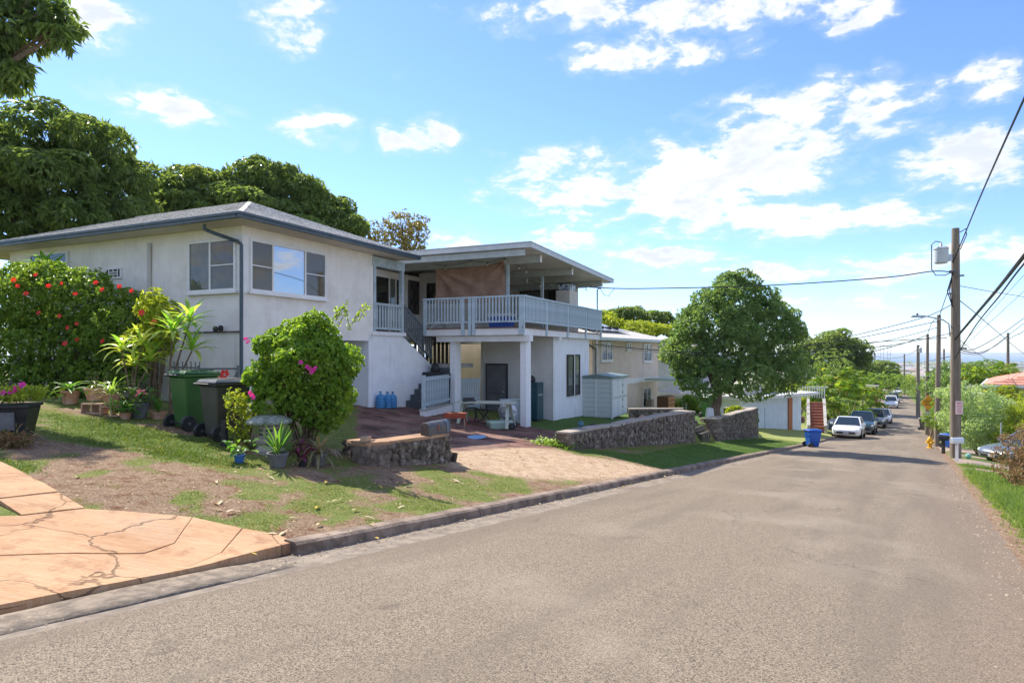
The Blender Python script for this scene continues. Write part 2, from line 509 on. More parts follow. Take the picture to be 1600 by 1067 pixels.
def zones(x, y):
    s, n = xy2sn(x, y)
    wob = (fbm(x * 1.7, y * 1.7, 11) - .47) * .9
    z = {}
    z['sand'] = sstep(poly_sd(Z_SAND, x, y) + wob * .8, -.25, .2)
    z['pave'] = sstep(poly_sd(Z_PAVE, x, y) + wob * .25, -.1, .1)
    z['turf'] = np.maximum(sstep(poly_sd(Z_TURF, x, y) + wob * .15, -.08, .08), sstep(poly_sd(Z_YARD, x, y), -.1, .1))
    z['turf'] = np.maximum(z['turf'], ((s > 28) & (s < 58) & (n > 5)).astype(float))
    dirt = np.maximum(sstep(poly_sd(Z_DIRT, x, y) + wob, -.45, .35), sstep(poly_sd(Z_DIRT2, x, y) + wob, -.3, .3))
    lush = np.maximum(sstep(poly_sd(Z_LUSH, x, y) + wob, -.4, .3), sstep(poly_sd(Z_LUSH2, x, y) + wob * .6, -.2, .2))
    patch = fbm(x * 2.3 + 5, y * 2.3, 3, 5)
    g = .66 + (patch - .47) * 2.2 - dirt * .5 + lush * .5
    g = g - sstep(5.35 - n, 0, .3) * .45 * (n > 4.8)
    # right-hand verge
    g = np.where(n < -.6, .75 + (patch - .5) * 1.2 - sstep(n, -1.25, -1.05) * .9, g)
    far = sstep(s, 60, 90); g = g * (1 - far) + .8 * far
    z['grass'] = np.clip(g, 0, 1) * (1 - z['sand'] * .93) * (1 - z['pave'])
    z['grass'] = np.where(z['turf'] > .5, 1.0, z['grass'])
    z['lush'] = np.clip(np.maximum(lush, (n < -1.3) * .8), 0, 1)
    return z


gm = bpy.data.materials.new('ground_soil_and_grass'); gm.use_nodes = True; t = NT(gm.node_tree)
pos = t.n('ShaderNodeNewGeometry').outputs['Position']
def att(t, nm):
    return t.n('ShaderNodeAttribute', attribute_name=nm).outputs['Fac']
fn = t.noise(pos, 38, 5, .7); fm = t.noise(pos, 6, 5, .65); fl = t.noise(pos, 1.1, 4, .6)
soil = t.mix(t.step(fn, .35, .68), (.15, .095, .058), (.36, .255, .165))
soil = t.mix(t.step(fm, .48, .7), soil, (.14, .06, .034))
grs = t.mix(t.step(fn, .3, .7), (.06, .10, .018), (.21, .24, .06))
grs = t.mix(t.m('MULTIPLY', t.step(fm, .45, .7), .5), grs, (.26, .22, .08))
grs = t.mix(t.m('MULTIPLY', att(t, 'lush'), .6), grs, (.06, .13, .018))
col = t.mix(t.step(t.m('ADD', att(t, 'grass'), t.m('MULTIPLY', t.m('SUBTRACT', fn, .5), .9)), .3, .62), soil, grs)
sand = t.mix(t.step(fm, .4, .65), (.50, .37, .25), (.38, .26, .165))
sand = t.mix(t.step(fn, .62, .74), sand, (.16, .10, .06))
col = t.mix(t.m('MULTIPLY', att(t, 'sand'), .93), col, sand)
mpn = t.n('ShaderNodeMapping'); t.l(pos, mpn.inputs['Vector']); mpn.inputs['Scale'].default_value = (.8, 2.2, 1); mpn.inputs['Rotation'].default_value = (0, 0, .5)
st = t.noise(mpn.outputs[0], 1.3, 6, .68, .6)
pav = t.mix(t.step(st, .4, .62), (.23, .115, .095), (.09, .055, .045))
pav = t.mix(t.m('MULTIPLY', t.step(fl, .45, .65), .65), pav, (.30, .20, .155))
pav = t.mix(t.step(t.noise(pos, 3.1, 6, .7, 1.0), .58, .66), pav, (.05, .036, .03))
col = t.mix(att(t, 'pave'), col, pav)
trf = t.mix(t.step(fn, .3, .7), (.05, .105, .025), (.11, .18, .04))
yel = t.mix(fm, (.22, .27, .07), (.33, .33, .12))
trf = t.mix(att(t, 'yellow'), trf, yel)
col = t.mix(att(t, 'turf'), col, trf)
pb = t.n('ShaderNodeBsdfPrincipled'); t.l(col, pb.inputs['Base Color']); pb.inputs['Roughness'].default_value = .95; pb.inputs['Specular IOR Level'].default_value = .15
bp = t.n('ShaderNodeBump'); bp.inputs['Strength'].default_value = .55; bp.inputs['Distance'].default_value = .03
t.l(t.m('ADD', fn, fm), bp.inputs['Height']); t.l(bp.outputs[0], pb.inputs['Normal'])
oo = t.n('ShaderNodeOutputMaterial'); t.l(pb.outputs[0], oo.inputs['Surface'])


def sheet(name, S, N, m, zoff=0.0, attrs=None, zfun=None, relief=0.0):
    s, n = np.meshgrid(np.asarray(S, float), np.asarray(N, float), indexing='ij')
    x, y = sn2xy(s, n)
    z = (zfun(s, n) if zfun else zroad(s) + elev(s, n)) + zoff
    if relief: z = z + relief * (fbm(x * 3, y * 3, 21) - .5)
    V = np.stack([x, y, z], -1).reshape(-1, 3); a, b = len(S), len(N)
    i = (np.arange(a - 1)[:, None] * b + np.arange(b - 1)[None, :]).ravel()
    Fq = np.stack([i, i + b, i + b + 1, i + 1], 1)
    me = np_mesh(name, V, Fq, m, smooth=True)
    if attrs:
        for k, v in attrs(V[:, 0], V[:, 1]).items():
            t_ = me.attributes.new(k, 'FLOAT', 'POINT'); t_.data.foreach_set('value', np.asarray(v, np.float32).ravel())
    # faces must look up
    if me.polygons[0].normal.z < 0: me.flip_normals()
    return obj(name, me)
def zattr(x, y):
    z = zones(x, y); s, n = xy2sn(x, y)
    z['yellow'] = sstep(s, 34.2, 35.4) * sstep(60 - s, 0, 6)
    return z

S_near = np.concatenate([np.arange(-40, -4, 4), np.arange(-4, 30, .12), np.arange(30, 60, .4), np.arange(60, 250, 5), np.arange(250, 420, 12)])
N_left = np.concatenate([np.arange(4.95, 17.5, .12), np.arange(17.5, 30, 1.2), np.arange(30, 121, 10)])
yard = sheet('yard_ground', S_near, N_left, gm, attrs=zattr, relief=.035); tag(yard, kind='structure')
N_right = np.concatenate([-np.arange(.86, 4.6, .1), -np.arange(4.6, 12, .6), -np.arange(12, 121, 9)])
S_r = np.concatenate([np.arange(-40, 0, 4), np.arange(0, 40, .15), np.arange(40, 250, 3), np.arange(250, 420, 12)])
verge = sheet('verge_ground', S_r, N_right, gm, attrs=zattr, relief=.03); tag(verge, kind='structure')

# asphalt
am = bpy.data.materials.new('worn_asphalt'); am.use_nodes = True; t = NT(am.node_tree)
pos = t.n('ShaderNodeNewGeometry').outputs['Position']
vo = t.n('ShaderNodeTexVoronoi', feature='F1'); t.l(pos, vo.inputs['Vector']); vo.inputs['Scale'].default_value = 150
chip = t.n('ShaderNodeSeparateColor'); t.l(vo.outputs['Color'], chip.inputs[0])
base = t.mix(chip.outputs[0], (.12, .094, .066), (.36, .292, .208))
base = t.mix(t.step(chip.outputs[1], .78, .9), base, (.07, .055, .045))
mp = t.n('ShaderNodeMapping', vector_type='TEXTURE'); t.l(pos, mp.inputs['Vector']); mp.inputs['Rotation'].default_value = (0, 0, R(57.6)); mp.inputs['Scale'].default_value = (14, 1.0, 1)
lane = t.noise(mp.outputs[0], 1.5, 4, .55)
base = t.mix(t.m('MULTIPLY', t.step(lane, .42, .62), .6), base, (.155, .125, .092))
base = t.mix(t.m('MULTIPLY', t.step(t.noise(pos, .35, 5, .6), .5, .68), .4), base, (.34, .285, .215))
base = t.mix(t.m('MULTIPLY', att(t, 'edge'), .5), base, t.mix(t.noise(pos, 25, 4, .7), (.13, .085, .06), (.27, .19, .135)))
base = t.mix(t.m('MULTIPLY', t.step(t.noise(pos, .9, 6, .7, .4), .62, .7), .55), base, (.10, .078, .06))
vc = t.n('ShaderNodeTexVoronoi', feature='DISTANCE_TO_EDGE'); vc.inputs['Scale'].default_value = .22
wv = t.n('ShaderNodeTexNoise'); wv.inputs['Scale'].default_value = 1.6; wv.inputs['Detail'].default_value = 7; wv.inputs['Roughness'].default_value = .72; t.l(pos, wv.inputs['Vector'])
va = t.n('ShaderNodeVectorMath', operation='SCALE'); t.l(wv.outputs['Color'], va.inputs[0]); va.inputs['Scale'].default_value = 1.4
vb = t.n('ShaderNodeVectorMath', operation='ADD'); t.l(pos, vb.inputs[0]); t.l(va.outputs[0], vb.inputs[1]); t.l(vb.outputs[0], vc.inputs['Vector'])
crk = t.m('MULTIPLY', t.m('SUBTRACT', 1.0, t.step(vc.outputs['Distance'], .001, .006)), t.step(t.noise(pos, .35, 2, .5), .46, .56))
base = t.mix(t.m('MULTIPLY', crk, .55), base, (.05, .04, .03))
pb = t.n('ShaderNodeBsdfPrincipled'); t.l(base, pb.inputs['Base Color']); pb.inputs['Roughness'].default_value = .88; pb.inputs['Specular IOR Level'].default_value = .25
bp = t.n('ShaderNodeBump'); bp.inputs['Strength'].default_value = .6; bp.inputs['Distance'].default_value = .006; t.l(vo.outputs['Distance'], bp.inputs['Height']); t.l(bp.outputs[0], pb.inputs['Normal'])
oo = t.n('ShaderNodeOutputMaterial'); t.l(pb.outputs[0], oo.inputs['Surface'])
S_road = np.concatenate([np.arange(-40, 0, 2), np.arange(0, 40, .25), np.arange(40, 60, 1), np.arange(60, 250, 3), np.arange(250, 420, 10)])
def road_attr(x, y):
    s, n = xy2sn(x, y); e = sstep(.35 - n, 0, 1.4) + sstep(n, 4.0, 4.5) * .5 + (fbm(x * .8, y * .8, 5) - .5) * .5
    return {'edge': np.clip(e, 0, 1)}
def road_z(s, n):
    return zroad(s) + .035 * np.sin(np.clip((n + .9) / 5.3, 0, 1) * math.pi)
rd = sheet('road', S_road, np.concatenate([[-.95, -.9, -.8], np.linspace(-.7, 4.38, 24)]), am, attrs=road_attr, zfun=road_z, relief=.02, zoff=.004); tag(rd, kind='structure')
concrete = mat('gutter_concrete', (.17, .135, .10), (.27, .22, .165), 7, .9, bump=.4, bscale=60, c3=(.15, .11, .08), s3=1.6, world=True)
gu = sheet('gutter', S_road, [4.3, 4.45, 4.7, 4.86], concrete, zfun=lambda s, n: zroad(s) - .004 * 0 + .001, relief=.008); tag(gu, kind='structure')
kerbm = mat('kerb_concrete', (.15, .105, .075), (.32, .24, .18), 5, .92, bump=.6, bscale=30, c3=(.07, .052, .04), s3=2.5, world=True)
kerb = thing('kerb', (*sn2xy(20, 4.93), float(zroad(20))), 0, None, None); tag(kerb, kind='structure')
s0 = 3.9
while s0 < 60:
    s1 = s0 + random.uniform(2.7, 3.3); mb = MB(); k = 7
    pr = [(4.80, .0), (4.815, .085), (4.85, .108), (4.99, .112), (5.0, -.08), (4.80, -.08)]
    for i in range(k):
        s_ = s0 + .006 + (s1 - s0 - .012) * i / (k - 1)
        wv = .006 * math.sin(s_ * 5.1) + .005 * math.sin(s_ * 11.7)
        for n_, h in pr:
            x_, y_ = sn2xy(s_, n_ + wv); mb.v.append((float(x_) - kerb.location.x, float(y_) - kerb.location.y, float(zroad(s_)) + h * (1 + wv * 4) - kerb.location.z))
    q = len(pr)
    for i in range(k - 1):
        for j in range(q):
            mb.f.append([i * q + j, i * q + (j + 1) % q, (i + 1) * q + (j + 1) % q, (i + 1) * q + j]); mb.mi.append(0)
    mb.f.append(list(range(q))); mb.f.append([(k - 1) * q + j for j in reversed(range(q))]); mb.mi += [0, 0]
    mb.build('kerb_segment', kerbm, kerb)
    s0 = s1


def drape(name, poly, step, lift, m, skirt=.12, parent=None, relief=0.0, zfun=None):
    """a slab that follows the ground: polygon in xy"""
    pts = []; n = len(poly)
    for i in range(n):
        a = Vector(poly[i][:2]); b = Vector(poly[(i + 1) % n][:2]); k = max(1, int((b - a).length / step))
        pts += [a.lerp(b, j / k) for j in range(k)]
    nb = len(pts); xs = [p.x for p in pts]; ys = [p.y for p in pts]
    X, Y = np.meshgrid(np.arange(min(xs), max(xs), step), np.arange(min(ys), max(ys), step)); X = X.ravel(); Y = Y.ravel()
    k = poly_sd(poly, X, Y) > step * .45
    allp = pts + [Vector((a, b)) for a, b in zip(X[k], Y[k])]
    vv, ee, ff, *_ = delaunay_2d_cdt(allp, [], [list(range(nb))], 1, 1e-5)
    zf = zfun or (lambda x, y: gzf(x, y))
    V = [(p.x, p.y, zf(p.x, p.y) + lift + relief * (float(fbm(p.x * 2, p.y * 2, 9)) - .5)) for p in vv]
    mb = MB(); mb.v = V; mb.f = [list(f) for f in ff]
    base = len(V); cnt = {}
    for f in mb.f:
        for i in range(len(f)):
            e = (f[i], f[(i + 1) % len(f)]); cnt[tuple(sorted(e))] = cnt.get(tuple(sorted(e)), 0) + 1
    low = {}
    for e, c in cnt.items():
        if c == 1:
            for v_ in e:
                if v_ not in low: low[v_] = len(mb.v); p = V[v_]; mb.v.append((p[0], p[1], p[2] - skirt))
            mb.f.append([e[0], e[1], low[e[1]], low[e[0]]])
    mb.mi = [0] * len(mb.f)
    return mb.build(name, m, parent)


# cracked orange-stained concrete at the corner: slabs with real joints
apm = bpy.data.materials.new('stained_concrete'); apm.use_nodes = True; t = NT(apm.node_tree)
pos = t.n('ShaderNodeNewGeometry').outputs['Position']
mp = t.n('ShaderNodeMapping'); t.l(pos, mp.inputs['Vector']); mp.inputs['Rotation'].default_value = (0, 0, .35); mp.inputs['Scale'].default_value = (1, 14, 1)
br = t.noise(mp.outputs[0], 3.2, 4, .6)
c = t.mix(t.step(t.noise(pos, 1.2, 6, .65), .36, .64), (.53, .32, .175), (.43, .24, .125))
c = t.mix(t.m('MULTIPLY', t.step(br, .45, .68), .5), c, (.58, .41, .26))
c = t.mix(t.m('MULTIPLY', t.step(t.noise(pos, 4, 7, .72), .50, .68), .75), c, (.32, .165, .09))
c = t.mix(t.m('MULTIPLY', t.step(t.noise(pos, .55, 5, .7), .5, .66), .6), c, (.42, .30, .21))
vo = t.n('ShaderNodeTexVoronoi', feature='DISTANCE_TO_EDGE'); vo.inputs['Scale'].default_value = .75
nd = t.n('ShaderNodeVectorMath', operation='ADD'); nz = t.n('ShaderNodeTexNoise'); nz.inputs['Scale'].default_value = 1.5; nz.inputs['Detail'].default_value = 4
nz.inputs['Roughness'].default_value = .55
t.l(pos, nz.inputs['Vector']); sc_ = t.n('ShaderNodeVectorMath', operation='SCALE'); t.l(nz.outputs['Color'], sc_.inputs[0]); sc_.inputs['Scale'].default_value = .55
t.l(pos, nd.inputs[0]); t.l(sc_.outputs[0], nd.inputs[1]); t.l(nd.outputs[0], vo.inputs['Vector'])
crk = t.m('MULTIPLY', t.m('SUBTRACT', 1.0, t.step(vo.outputs['Distance'], .001, .010)), t.step(t.noise(pos, .6, 2, .5), .40, .46))
c = t.mix(t.m('MULTIPLY', crk, .65), c, (.12, .07, .04))
pb = t.n('ShaderNodeBsdfPrincipled'); t.l(c, pb.inputs['Base Color']); pb.inputs['Roughness'].default_value = .9; pb.inputs['Specular IOR Level'].default_value = .2
bp = t.n('ShaderNodeBump'); bp.inputs['Strength'].default_value = .5; bp.inputs['Distance'].default_value = .02
t.l(t.m('SUBTRACT', t.m('ADD', br, t.m('MULTIPLY', t.noise(pos, 30, 3), .5)), t.m('MULTIPLY', crk, 2.0)), bp.inputs['Height']); t.l(bp.outputs[0], pb.inputs['Normal'])
oo = t.n('ShaderNodeOutputMaterial'); t.l(pb.outputs[0], oo.inputs['Surface'])
A = lambda *p: gp(*p)
pav = thing('pavement', tuple(G(200, 860)), 0, None, None); tag(pav, kind='structure')
def slab(pts, name='concrete_slab', lift=.03):
    pts = [tuple(float(v) for v in (sn2xy(s_, 4.915) if n_ < 4.915 else (x_, y_))) for (x_, y_) in pts for s_, n_ in [xy2sn(x_, y_)]]
    o = drape(name, pts, .16, lift, apm, .10, None, .02); o.parent = pav; o.matrix_parent_inverse = Matrix.Translation(-Vector(pav.location)); return o
def inset(a, b, f): return (a[0] + (b[0] - a[0]) * f, a[1] + (b[1] - a[1]) * f)
P0 = [(-260, 640), (0, 724), (90, 772), (-3, 783), (-300, 790)]
slab(A(*P0))
slab(A((-3, 785), (92, 774), (132, 797), (34, 808)))
slab(A((-400, 815), (36, 810), (133, 799), (205, 803), (300, 812), (272, 852), (225, 868), (-500, 880)))
slab(A((301.5, 812), (378, 829), (345, 868), (264, 900), (150, 925), (-100, 968), (-600, 1040), (-500, 882), (225, 870), (273, 853)))
slab(A((380, 829.5), (430, 838), (463, 851), (440, 868), (400, 880), (266, 901), (347, 868)))
# dark strip of rubbled gutter edge below it
lipm = mat('old_kerb_lip', (.14, .11, .08), (.26, .205, .15), 9, .95, bump=.8, bscale=22, world=True)
lip = sheet('old_gutter_edge', np.arange(-20, 4.0, .12), [4.46, 4.5, 4.66, 4.8, 4.88, 4.93], lipm, zfun=lambda s, n: zroad(s) + np.where((n > 4.48) & (n < 4.92) & (s < 3.7), .010 + .006 * np.sin(s * 3.1), -.08), relief=.02)
tag(lip, kind='structure')
dgm = mat('driveway_concrete', (.25, .185, .145), (.36, .28, .22), 3, .9, bump=.3, bscale=30, world=True)
def sn_poly(*p): return [tuple(float(v) for v in sn2xy(a, b)) for a, b in p]
tag(drape('driveway', sn_poly((29.0, -1.25), (32.6, -1.2), (33.2, -3.2), (34, -9), (29.5, -9), (28.6, -3.4)), .4, .02, dgm, .06), kind='structure')
tag(drape('footpath', sn_poly((25.0, -1.6), (26.6, -1.6), (26.8, -5), (25.0, -5)), .3, .02, mat('path_dirt', (.22, .13, .09), (.33, .22, .16), 5, .9, world=True), .06), kind='structure')
tag(drape('driveway', sn_poly((40, -1.0), (46, -1.0), (46, -9), (39, -9)), .6, .02, dgm, .06), kind='structure')
tag(drape('footpath', sn_poly((35.6, -1.4), (37.2, -1.3), (37.2, -7), (35.6, -7)), .4, .02, dgm, .06), kind='structure')

# ---- beyond the crest: the hill falls to the coastal plain, then the sea
plain = mat('far_plain', (.10, .13, .07), (.34, .30, .25), .012, .95, contrast=(.3, .7), c3=(.42, .38, .34), s3=.03, world=True)
U, Vv = np.meshgrid(np.concatenate([np.arange(-4000, -400, 400), np.arange(-400, 1200, 60), np.arange(1200, 9001, 300)]), np.concatenate([np.arange(-300, 1200, 30), np.arange(1200, 4600, 170)]), indexing='ij')
ss, n_ = xy2sn(U, Vv)
zz = np.interp(np.hypot(U, Vv) * np.where(Vv > 0, 1, 0), [0, 100, 180, 240, 300, 420, 600, 900, 1200, 5000], [-1.0, -9.5, -11.6, -13.5, -17, -27, -42, -56, -59, -59.8])
s_l = np.clip(RX * U + RY * Vv, -60, 235); zz = np.minimum(zz, zroad(s_l) - 2.2)
zz = zz - np.where(Vv > 3900, (Vv - 3900) * .01, 0)
V = np.stack([U, Vv, zz], -1).reshape(-1, 3); a, b = U.shape; i = (np.arange(a - 1)[:, None] * b + np.arange(b - 1)[None, :]).ravel()
me = np_mesh('plain', V, np.stack([i, i + b, i + b + 1, i + 1], 1), plain, smooth=True)
tag(obj('coastal_plain', me), kind='structure')
sea = mat('sea_water', (.05, .14, .22), (.07, .18, .27), .0008, .35, world=True, spec=.3)
mb = MB(); mb.poly([(-90000, 3500, -60), (90000, 3500, -60), (90000, 95000, -60), (-90000, 95000, -60)], [(0, 1, 2, 3)])
tag(mb.build('sea', sea), kind='structure')


# ------------------------------------------------------------------ grass blades (only what nobody could count)
def blades(name, S0, S1, N0, N1, count, m, hmin, hmax, seed, dens=None, lean=.5, wd=.006, turf=None):
    rng = np.random.default_rng(seed)
    s = rng.uniform(S0, S1, count * 3); n = rng.uniform(N0, N1, count * 3)
    x, y = sn2xy(s, n); z = zones(x, y)
    g = z['grass'] * (1 - (z['turf'] > .5)) * (poly_sd(Z_SLAB, x, y) < 0) if turf is None else turf * (z['turf'] > .5) * ((n < 7.1) | (s > 36.8))
    g = sstep(g + (vnoise(x * 9, y * 9, 4) - .5) * .7, .22, .85) + .05
    # nearer ground gets more blades
    w_ = g * np.clip(9.0 / np.hypot(x, y), .25, 1.6)
    if dens is not None: w_ = w_ * dens(s, n)
    k = np.where(rng.random(count * 3) < w_ / 1.6)[0][:count]
    x, y, lush = x[k], y[k], z['lush'][k]; zg = gz(x, y) + .035 * (fbm(x * 3, y * 3, 21) - .5)
    P = np.stack([x, y, zg - .004], 1); M_ = len(P)
    D = rng.normal(size=(M_, 3)) * lean; D[:, 2] = 1; D = unit(D)
    h = rng.uniform(hmin, hmax, M_) * (.55 + .8 * lush) * (.6 + .8 * vnoise(x * 2.1, y * 2.1, 8))
    side = unit(np.cross(D, rng.normal(size=(M_, 3)))) * (wd * rng.uniform(.6, 1.5, M_))[:, None]
    V = np.stack([P - side, P + side, P + D * h[:, None] + side * .3], 1).reshape(-1, 3)
    Fc = np.arange(M_ * 3).reshape(-1, 3)
    var = np.clip(rng.random(M_) * .75 + .35 * (fbm(x * 1.3, y * 1.3, 14) - .3) - lush * .25, 0, 1)
    o = obj(name, np_mesh(name, V, Fc, m, np.repeat(var, 3)))
    return tag(o, kind='stuff')
Z_SLAB = gp((-600, 1060), (-300, 700), (0, 722), (132, 797), (300, 811), (378, 828), (463, 851), (400, 882), (264, 903), (0, 955))
grass_m = leaf_mat('lawn_blades', (.05, .10, .014), (.24, .22, .07), hot=(.40, .31, .16), hot_at=.74, trans=.35, rough=.6)
tag(blades('lawn_grass', -1, 22, 5.03, 13.5, 300000, grass_m, .012, .042, 31, lean=.9), 'low patchy green and straw lawn in front of the house', 'grass')
vg_m = leaf_mat('verge_blades', (.08, .15, .03), (.26, .31, .09), hot=(.44, .38, .19), hot_at=.78, trans=.4, rough=.6)
tag(blades('verge_grass', 2.2, 28, -4.6, -1.02, 130000, vg_m, .05, .15, 32, lean=.6, wd=.008,
           dens=lambda s, n: 1 - ((s > 24.8) & (s < 26.8)) * 1.0), 'bright long grass growing along the right edge of the road', 'grass')

turf_m = leaf_mat('turf_blades', (.05, .11, .022), (.14, .20, .05), hot=(.30, .29, .12), hot_at=.82, trans=.35, rough=.6)
tag(blades('turf_grass', 13.5, 37, 5.03, 7.3, 90000, turf_m, .02, .05, 33, lean=.8, wd=.009, turf=1), 'dense green turf on the verge below the lava wall', 'grass')
# grit, chips and leaf litter nobody could count
def litter(name, n0_, S, N, size, m, seed, flat=.45, dens=None, lift=0.0):
    rng = np.random.default_rng(seed); s = rng.uniform(*S, n0_); n = rng.normal(N[0], N[1], n0_) if len(N) == 2 else rng.uniform(N[0], N[1], n0_)
    x, y = sn2xy(s, n)
    if dens is not None: k = rng.random(n0_) < dens(x, y, s, n); x, y, s, n = x[k], y[k], s[k], n[k]
    M_ = len(x); z = np.where((n > -.9) & (n < 4.8), zroad(s) + .035 * np.sin(np.clip((n + .9) / 5.3, 0, 1) * math.pi) + .004 + .02 * (fbm(x * 3, y * 3, 21) - .5), gz(x, y) + .035 * (fbm(x * 3, y * 3, 21) - .5)) + lift
    sz = size * rng.lognormal(0, .45, M_); c = np.stack([x, y, z + sz * flat * .3], 1)
    tet = np.array([[1, 0, -.4], [-.5, .87, -.4], [-.5, -.87, -.4], [0.1, 0, 1]]); a = rng.uniform(0, 6.28, M_)
    rot = np.stack([np.cos(a), -np.sin(a), np.sin(a), np.cos(a)], 1).reshape(-1, 2, 2)
    p = np.repeat(tet[None], M_, 0) * rng.uniform(.6, 1.2, (M_, 4, 1)); p[..., :2] = np.einsum('nij,nkj->nki', rot, p[..., :2]); p[..., 2] *= flat
    V = (c[:, None] + p * sz[:, None, None]).reshape(-1, 3); i = np.arange(M_)[:, None] * 4
    Fc = np.concatenate([i + np.array([[q]]).reshape(1, 3) for q in ([0, 1, 3], [1, 2, 3], [2, 0, 3])], 0)
    return tag(obj(name, np_mesh(name, V, Fc, m, np.repeat(rng.random(M_), 4))), kind='stuff')
grit_m = leaf_mat('grit', (.09, .065, .045), (.34, .27, .2), trans=0, rough=.95)
tag(litter('road_grit', 5000, (1, 30), (-.85, .16), .009, grit_m, 41), 'loose gravel and grit along the right edge of the asphalt', 'gravel')
tag(litter('gutter_grit', 4500, (-2, 26), (4.72, .10), .009, grit_m, 42), 'grit and dirt gathered in the gutter below the kerb', 'gravel')
lit_m = leaf_mat('litter', (.10, .055, .03), (.36, .25, .15), hot=(.5, .4, .25), hot_at=.9, trans=0, rough=.95)
tag(litter('leaf_litter', 26000, (-3, 20), (5.0, 12.0, 0), .010, lit_m, 43, flat=.5, dens=lambda x, y, s, n: (1 - zones(x, y)['pave']) * (poly_sd(Z_SLAB, x, y) < 0) * np.clip(1.05 - zones(x, y)['grass'] * .8, .1, 1) * np.clip(8 / np.hypot(x, y), .2, 1)), 'crumbs of dry soil and leaf litter on the bare lawn', 'leaf litter')
# ------------------------------------------------------------------ materials for built things
stucco = mat('stucco_wall', (.82, .765, .69), (.88, .83, .76), 2.2, .92, bump=.3, bscale=45, c3=(.72, .66, .60), s3=.9, streak=.2)
stucco_w = mat('white_rough_plaster', (.78, .785, .79), (.84, .845, .85), 2.5, .9, bump=1.0, bscale=11, streak=.2)
white = mat('white_paint', (.76, .75, .73), (.83, .82, .80), 3, .6, bump=.08, bscale=30, c3=(.68, .65, .61), s3=1.5)
block_w = mat('painted_block', (.80, .80, .80), (.86, .86, .86), 3, .75, bump=.2, bscale=25)
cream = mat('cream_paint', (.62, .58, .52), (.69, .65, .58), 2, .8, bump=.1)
tanw = mat('tan_stucco', (.66, .55, .44), (.72, .61, .50), 1.5, .9, bump=.25, bscale=30, streak=.3)
greyblue = mat('grey_blue_paint', (.36, .43, .45), (.46, .53, .55), 5, .65, bump=.15, bscale=40, c3=(.28, .33, .34), s3=2.2)
rail_m = mat('pale_blue_rail_paint', (.40, .50, .55), (.50, .60, .65), 6, .6, c3=(.34, .40, .42), s3=2.5)
gutter_m = mat('slate_gutter', (.045, .07, .09), (.065, .095, .12), 4, .4)
shingle = mat('asphalt_shingle', (.44, .41, .37), (.72, .68, .61), 13, .95, bump=.5, bscale=26, c3=(.33, .30, .27), s3=1.3, stretch=(1, 1, 1), contrast=(.42, .58))
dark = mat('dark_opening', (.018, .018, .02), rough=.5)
darkwood = mat('dark_louvre', (.04, .032, .027), (.07, .055, .045), 8, .6)
brown = mat('brown_deck_edge', (.16, .085, .055), (.22, .12, .08), 8, .8)
blind = mat('window_blind', (.34, .24, .16), (.42, .31, .21), 3, .8)
curtain_m = mat('grey_curtain', (.32, .31, .28), (.44, .43, .39), 2, .9)
glass = glass_mat('window_glass', (.75, .76, .74), .03)
mirror_glass = glass_mat('reflecting_glass', (.35, .42, .48), .45)
black = mat('black_plastic', (.014, .014, .015), (.028, .028, .03), 6, .5)
greypl = mat('grey_plastic', (.10, .10, .105), (.15, .15, .155), 6, .6)
metalw = mat('white_metal', (.7, .72, .74), rough=.35)
steel = mat('galvanised_steel', (.42, .44, .45), (.55, .57, .58), 9, .45, metal=.6)
wood_old = mat('weathered_wood', (.19, .155, .12), (.33, .28, .225), 3, .9, bump=.4, bscale=30, stretch=(5, 5, .35))
concrete_o = mat('grey_concrete', (.33, .31, .28), (.44, .42, .38), 6, .92, bump=.3, bscale=30)

# ------------------------------------------------------------------ the house: local axes a (along its street side) and b (away from the street)
UA = Vector((.421, .907)).normalized()
HZ = math.atan2(UA.y, UA.x)
H0 = Vector((-6.15, 14.6, 0))
def HP(a, b, z=0.0):
    return Vector((H0.x + UA.x * a - UA.y * b, H0.y + UA.y * a + UA.x * b, z))
house = thing('house', (H0.x, H0.y, -.2), HZ, 'pale stucco split-level house with hipped shingle roof and blue-railed deck over a carport', 'house')
house.location.z = 0
B = lambda *a, **k: MB().box(*a, **k)

# main block walls
B(0, .2, .2, 9.05, -.4, 4.40).build('wall', stucco, house)
B(0, 4.83, 0, .2, 1.86, 4.40).build('wall', stucco, house)
B(0, 2.6, .03, .23, -.5, 1.86).build('wall', stucco, house)
B(2.6, 4.61, .75, .9, -.5, 1.86).build('wall', mat('grey_lower_wall', (.42, .44, .47), (.48, .5, .53), 3, .9, bump=.4, bscale=12), house)
B(2.6, 2.7, .23, .75, -.5, 1.86).build('wall', stucco, house)
B(4.61, 4.8, .0, 1.9, -.5, 2.03).build('wall', stucco_w, house)
B(4.805, 6.38, .0, .18, -.6, 2.02).build('porch_base', stucco_w, house)
B(6.2, 6.38, .18, 1.9, -.6, 2.02).build('porch_base', stucco_w, house)
B(4.72, 6.46, -.06, .25, 2.023, 2.13).build('porch_ledge', white, house)
B(4.83, 6.4, .25, 1.9, 2.0, 2.11).build('porch_floor', concrete_o, house)
B(4.73, 4.83, .2, 1.9, 1.86, 4.40).build('wall', stucco, house)
B(-.0, .2, 9.05, 9.2, -.4, 4.40).build('wall', stucco, house)
# ledge line and conduit at floor level
MB().tube([(-.035, .0, 1.98), (-.035, 1.9, 1.98)], .02, 6).build('conduit', greypl, house)
MB().box(.0, 4.6, -.012, -.001, 1.845, 1.875).build('trim_line', white, house)
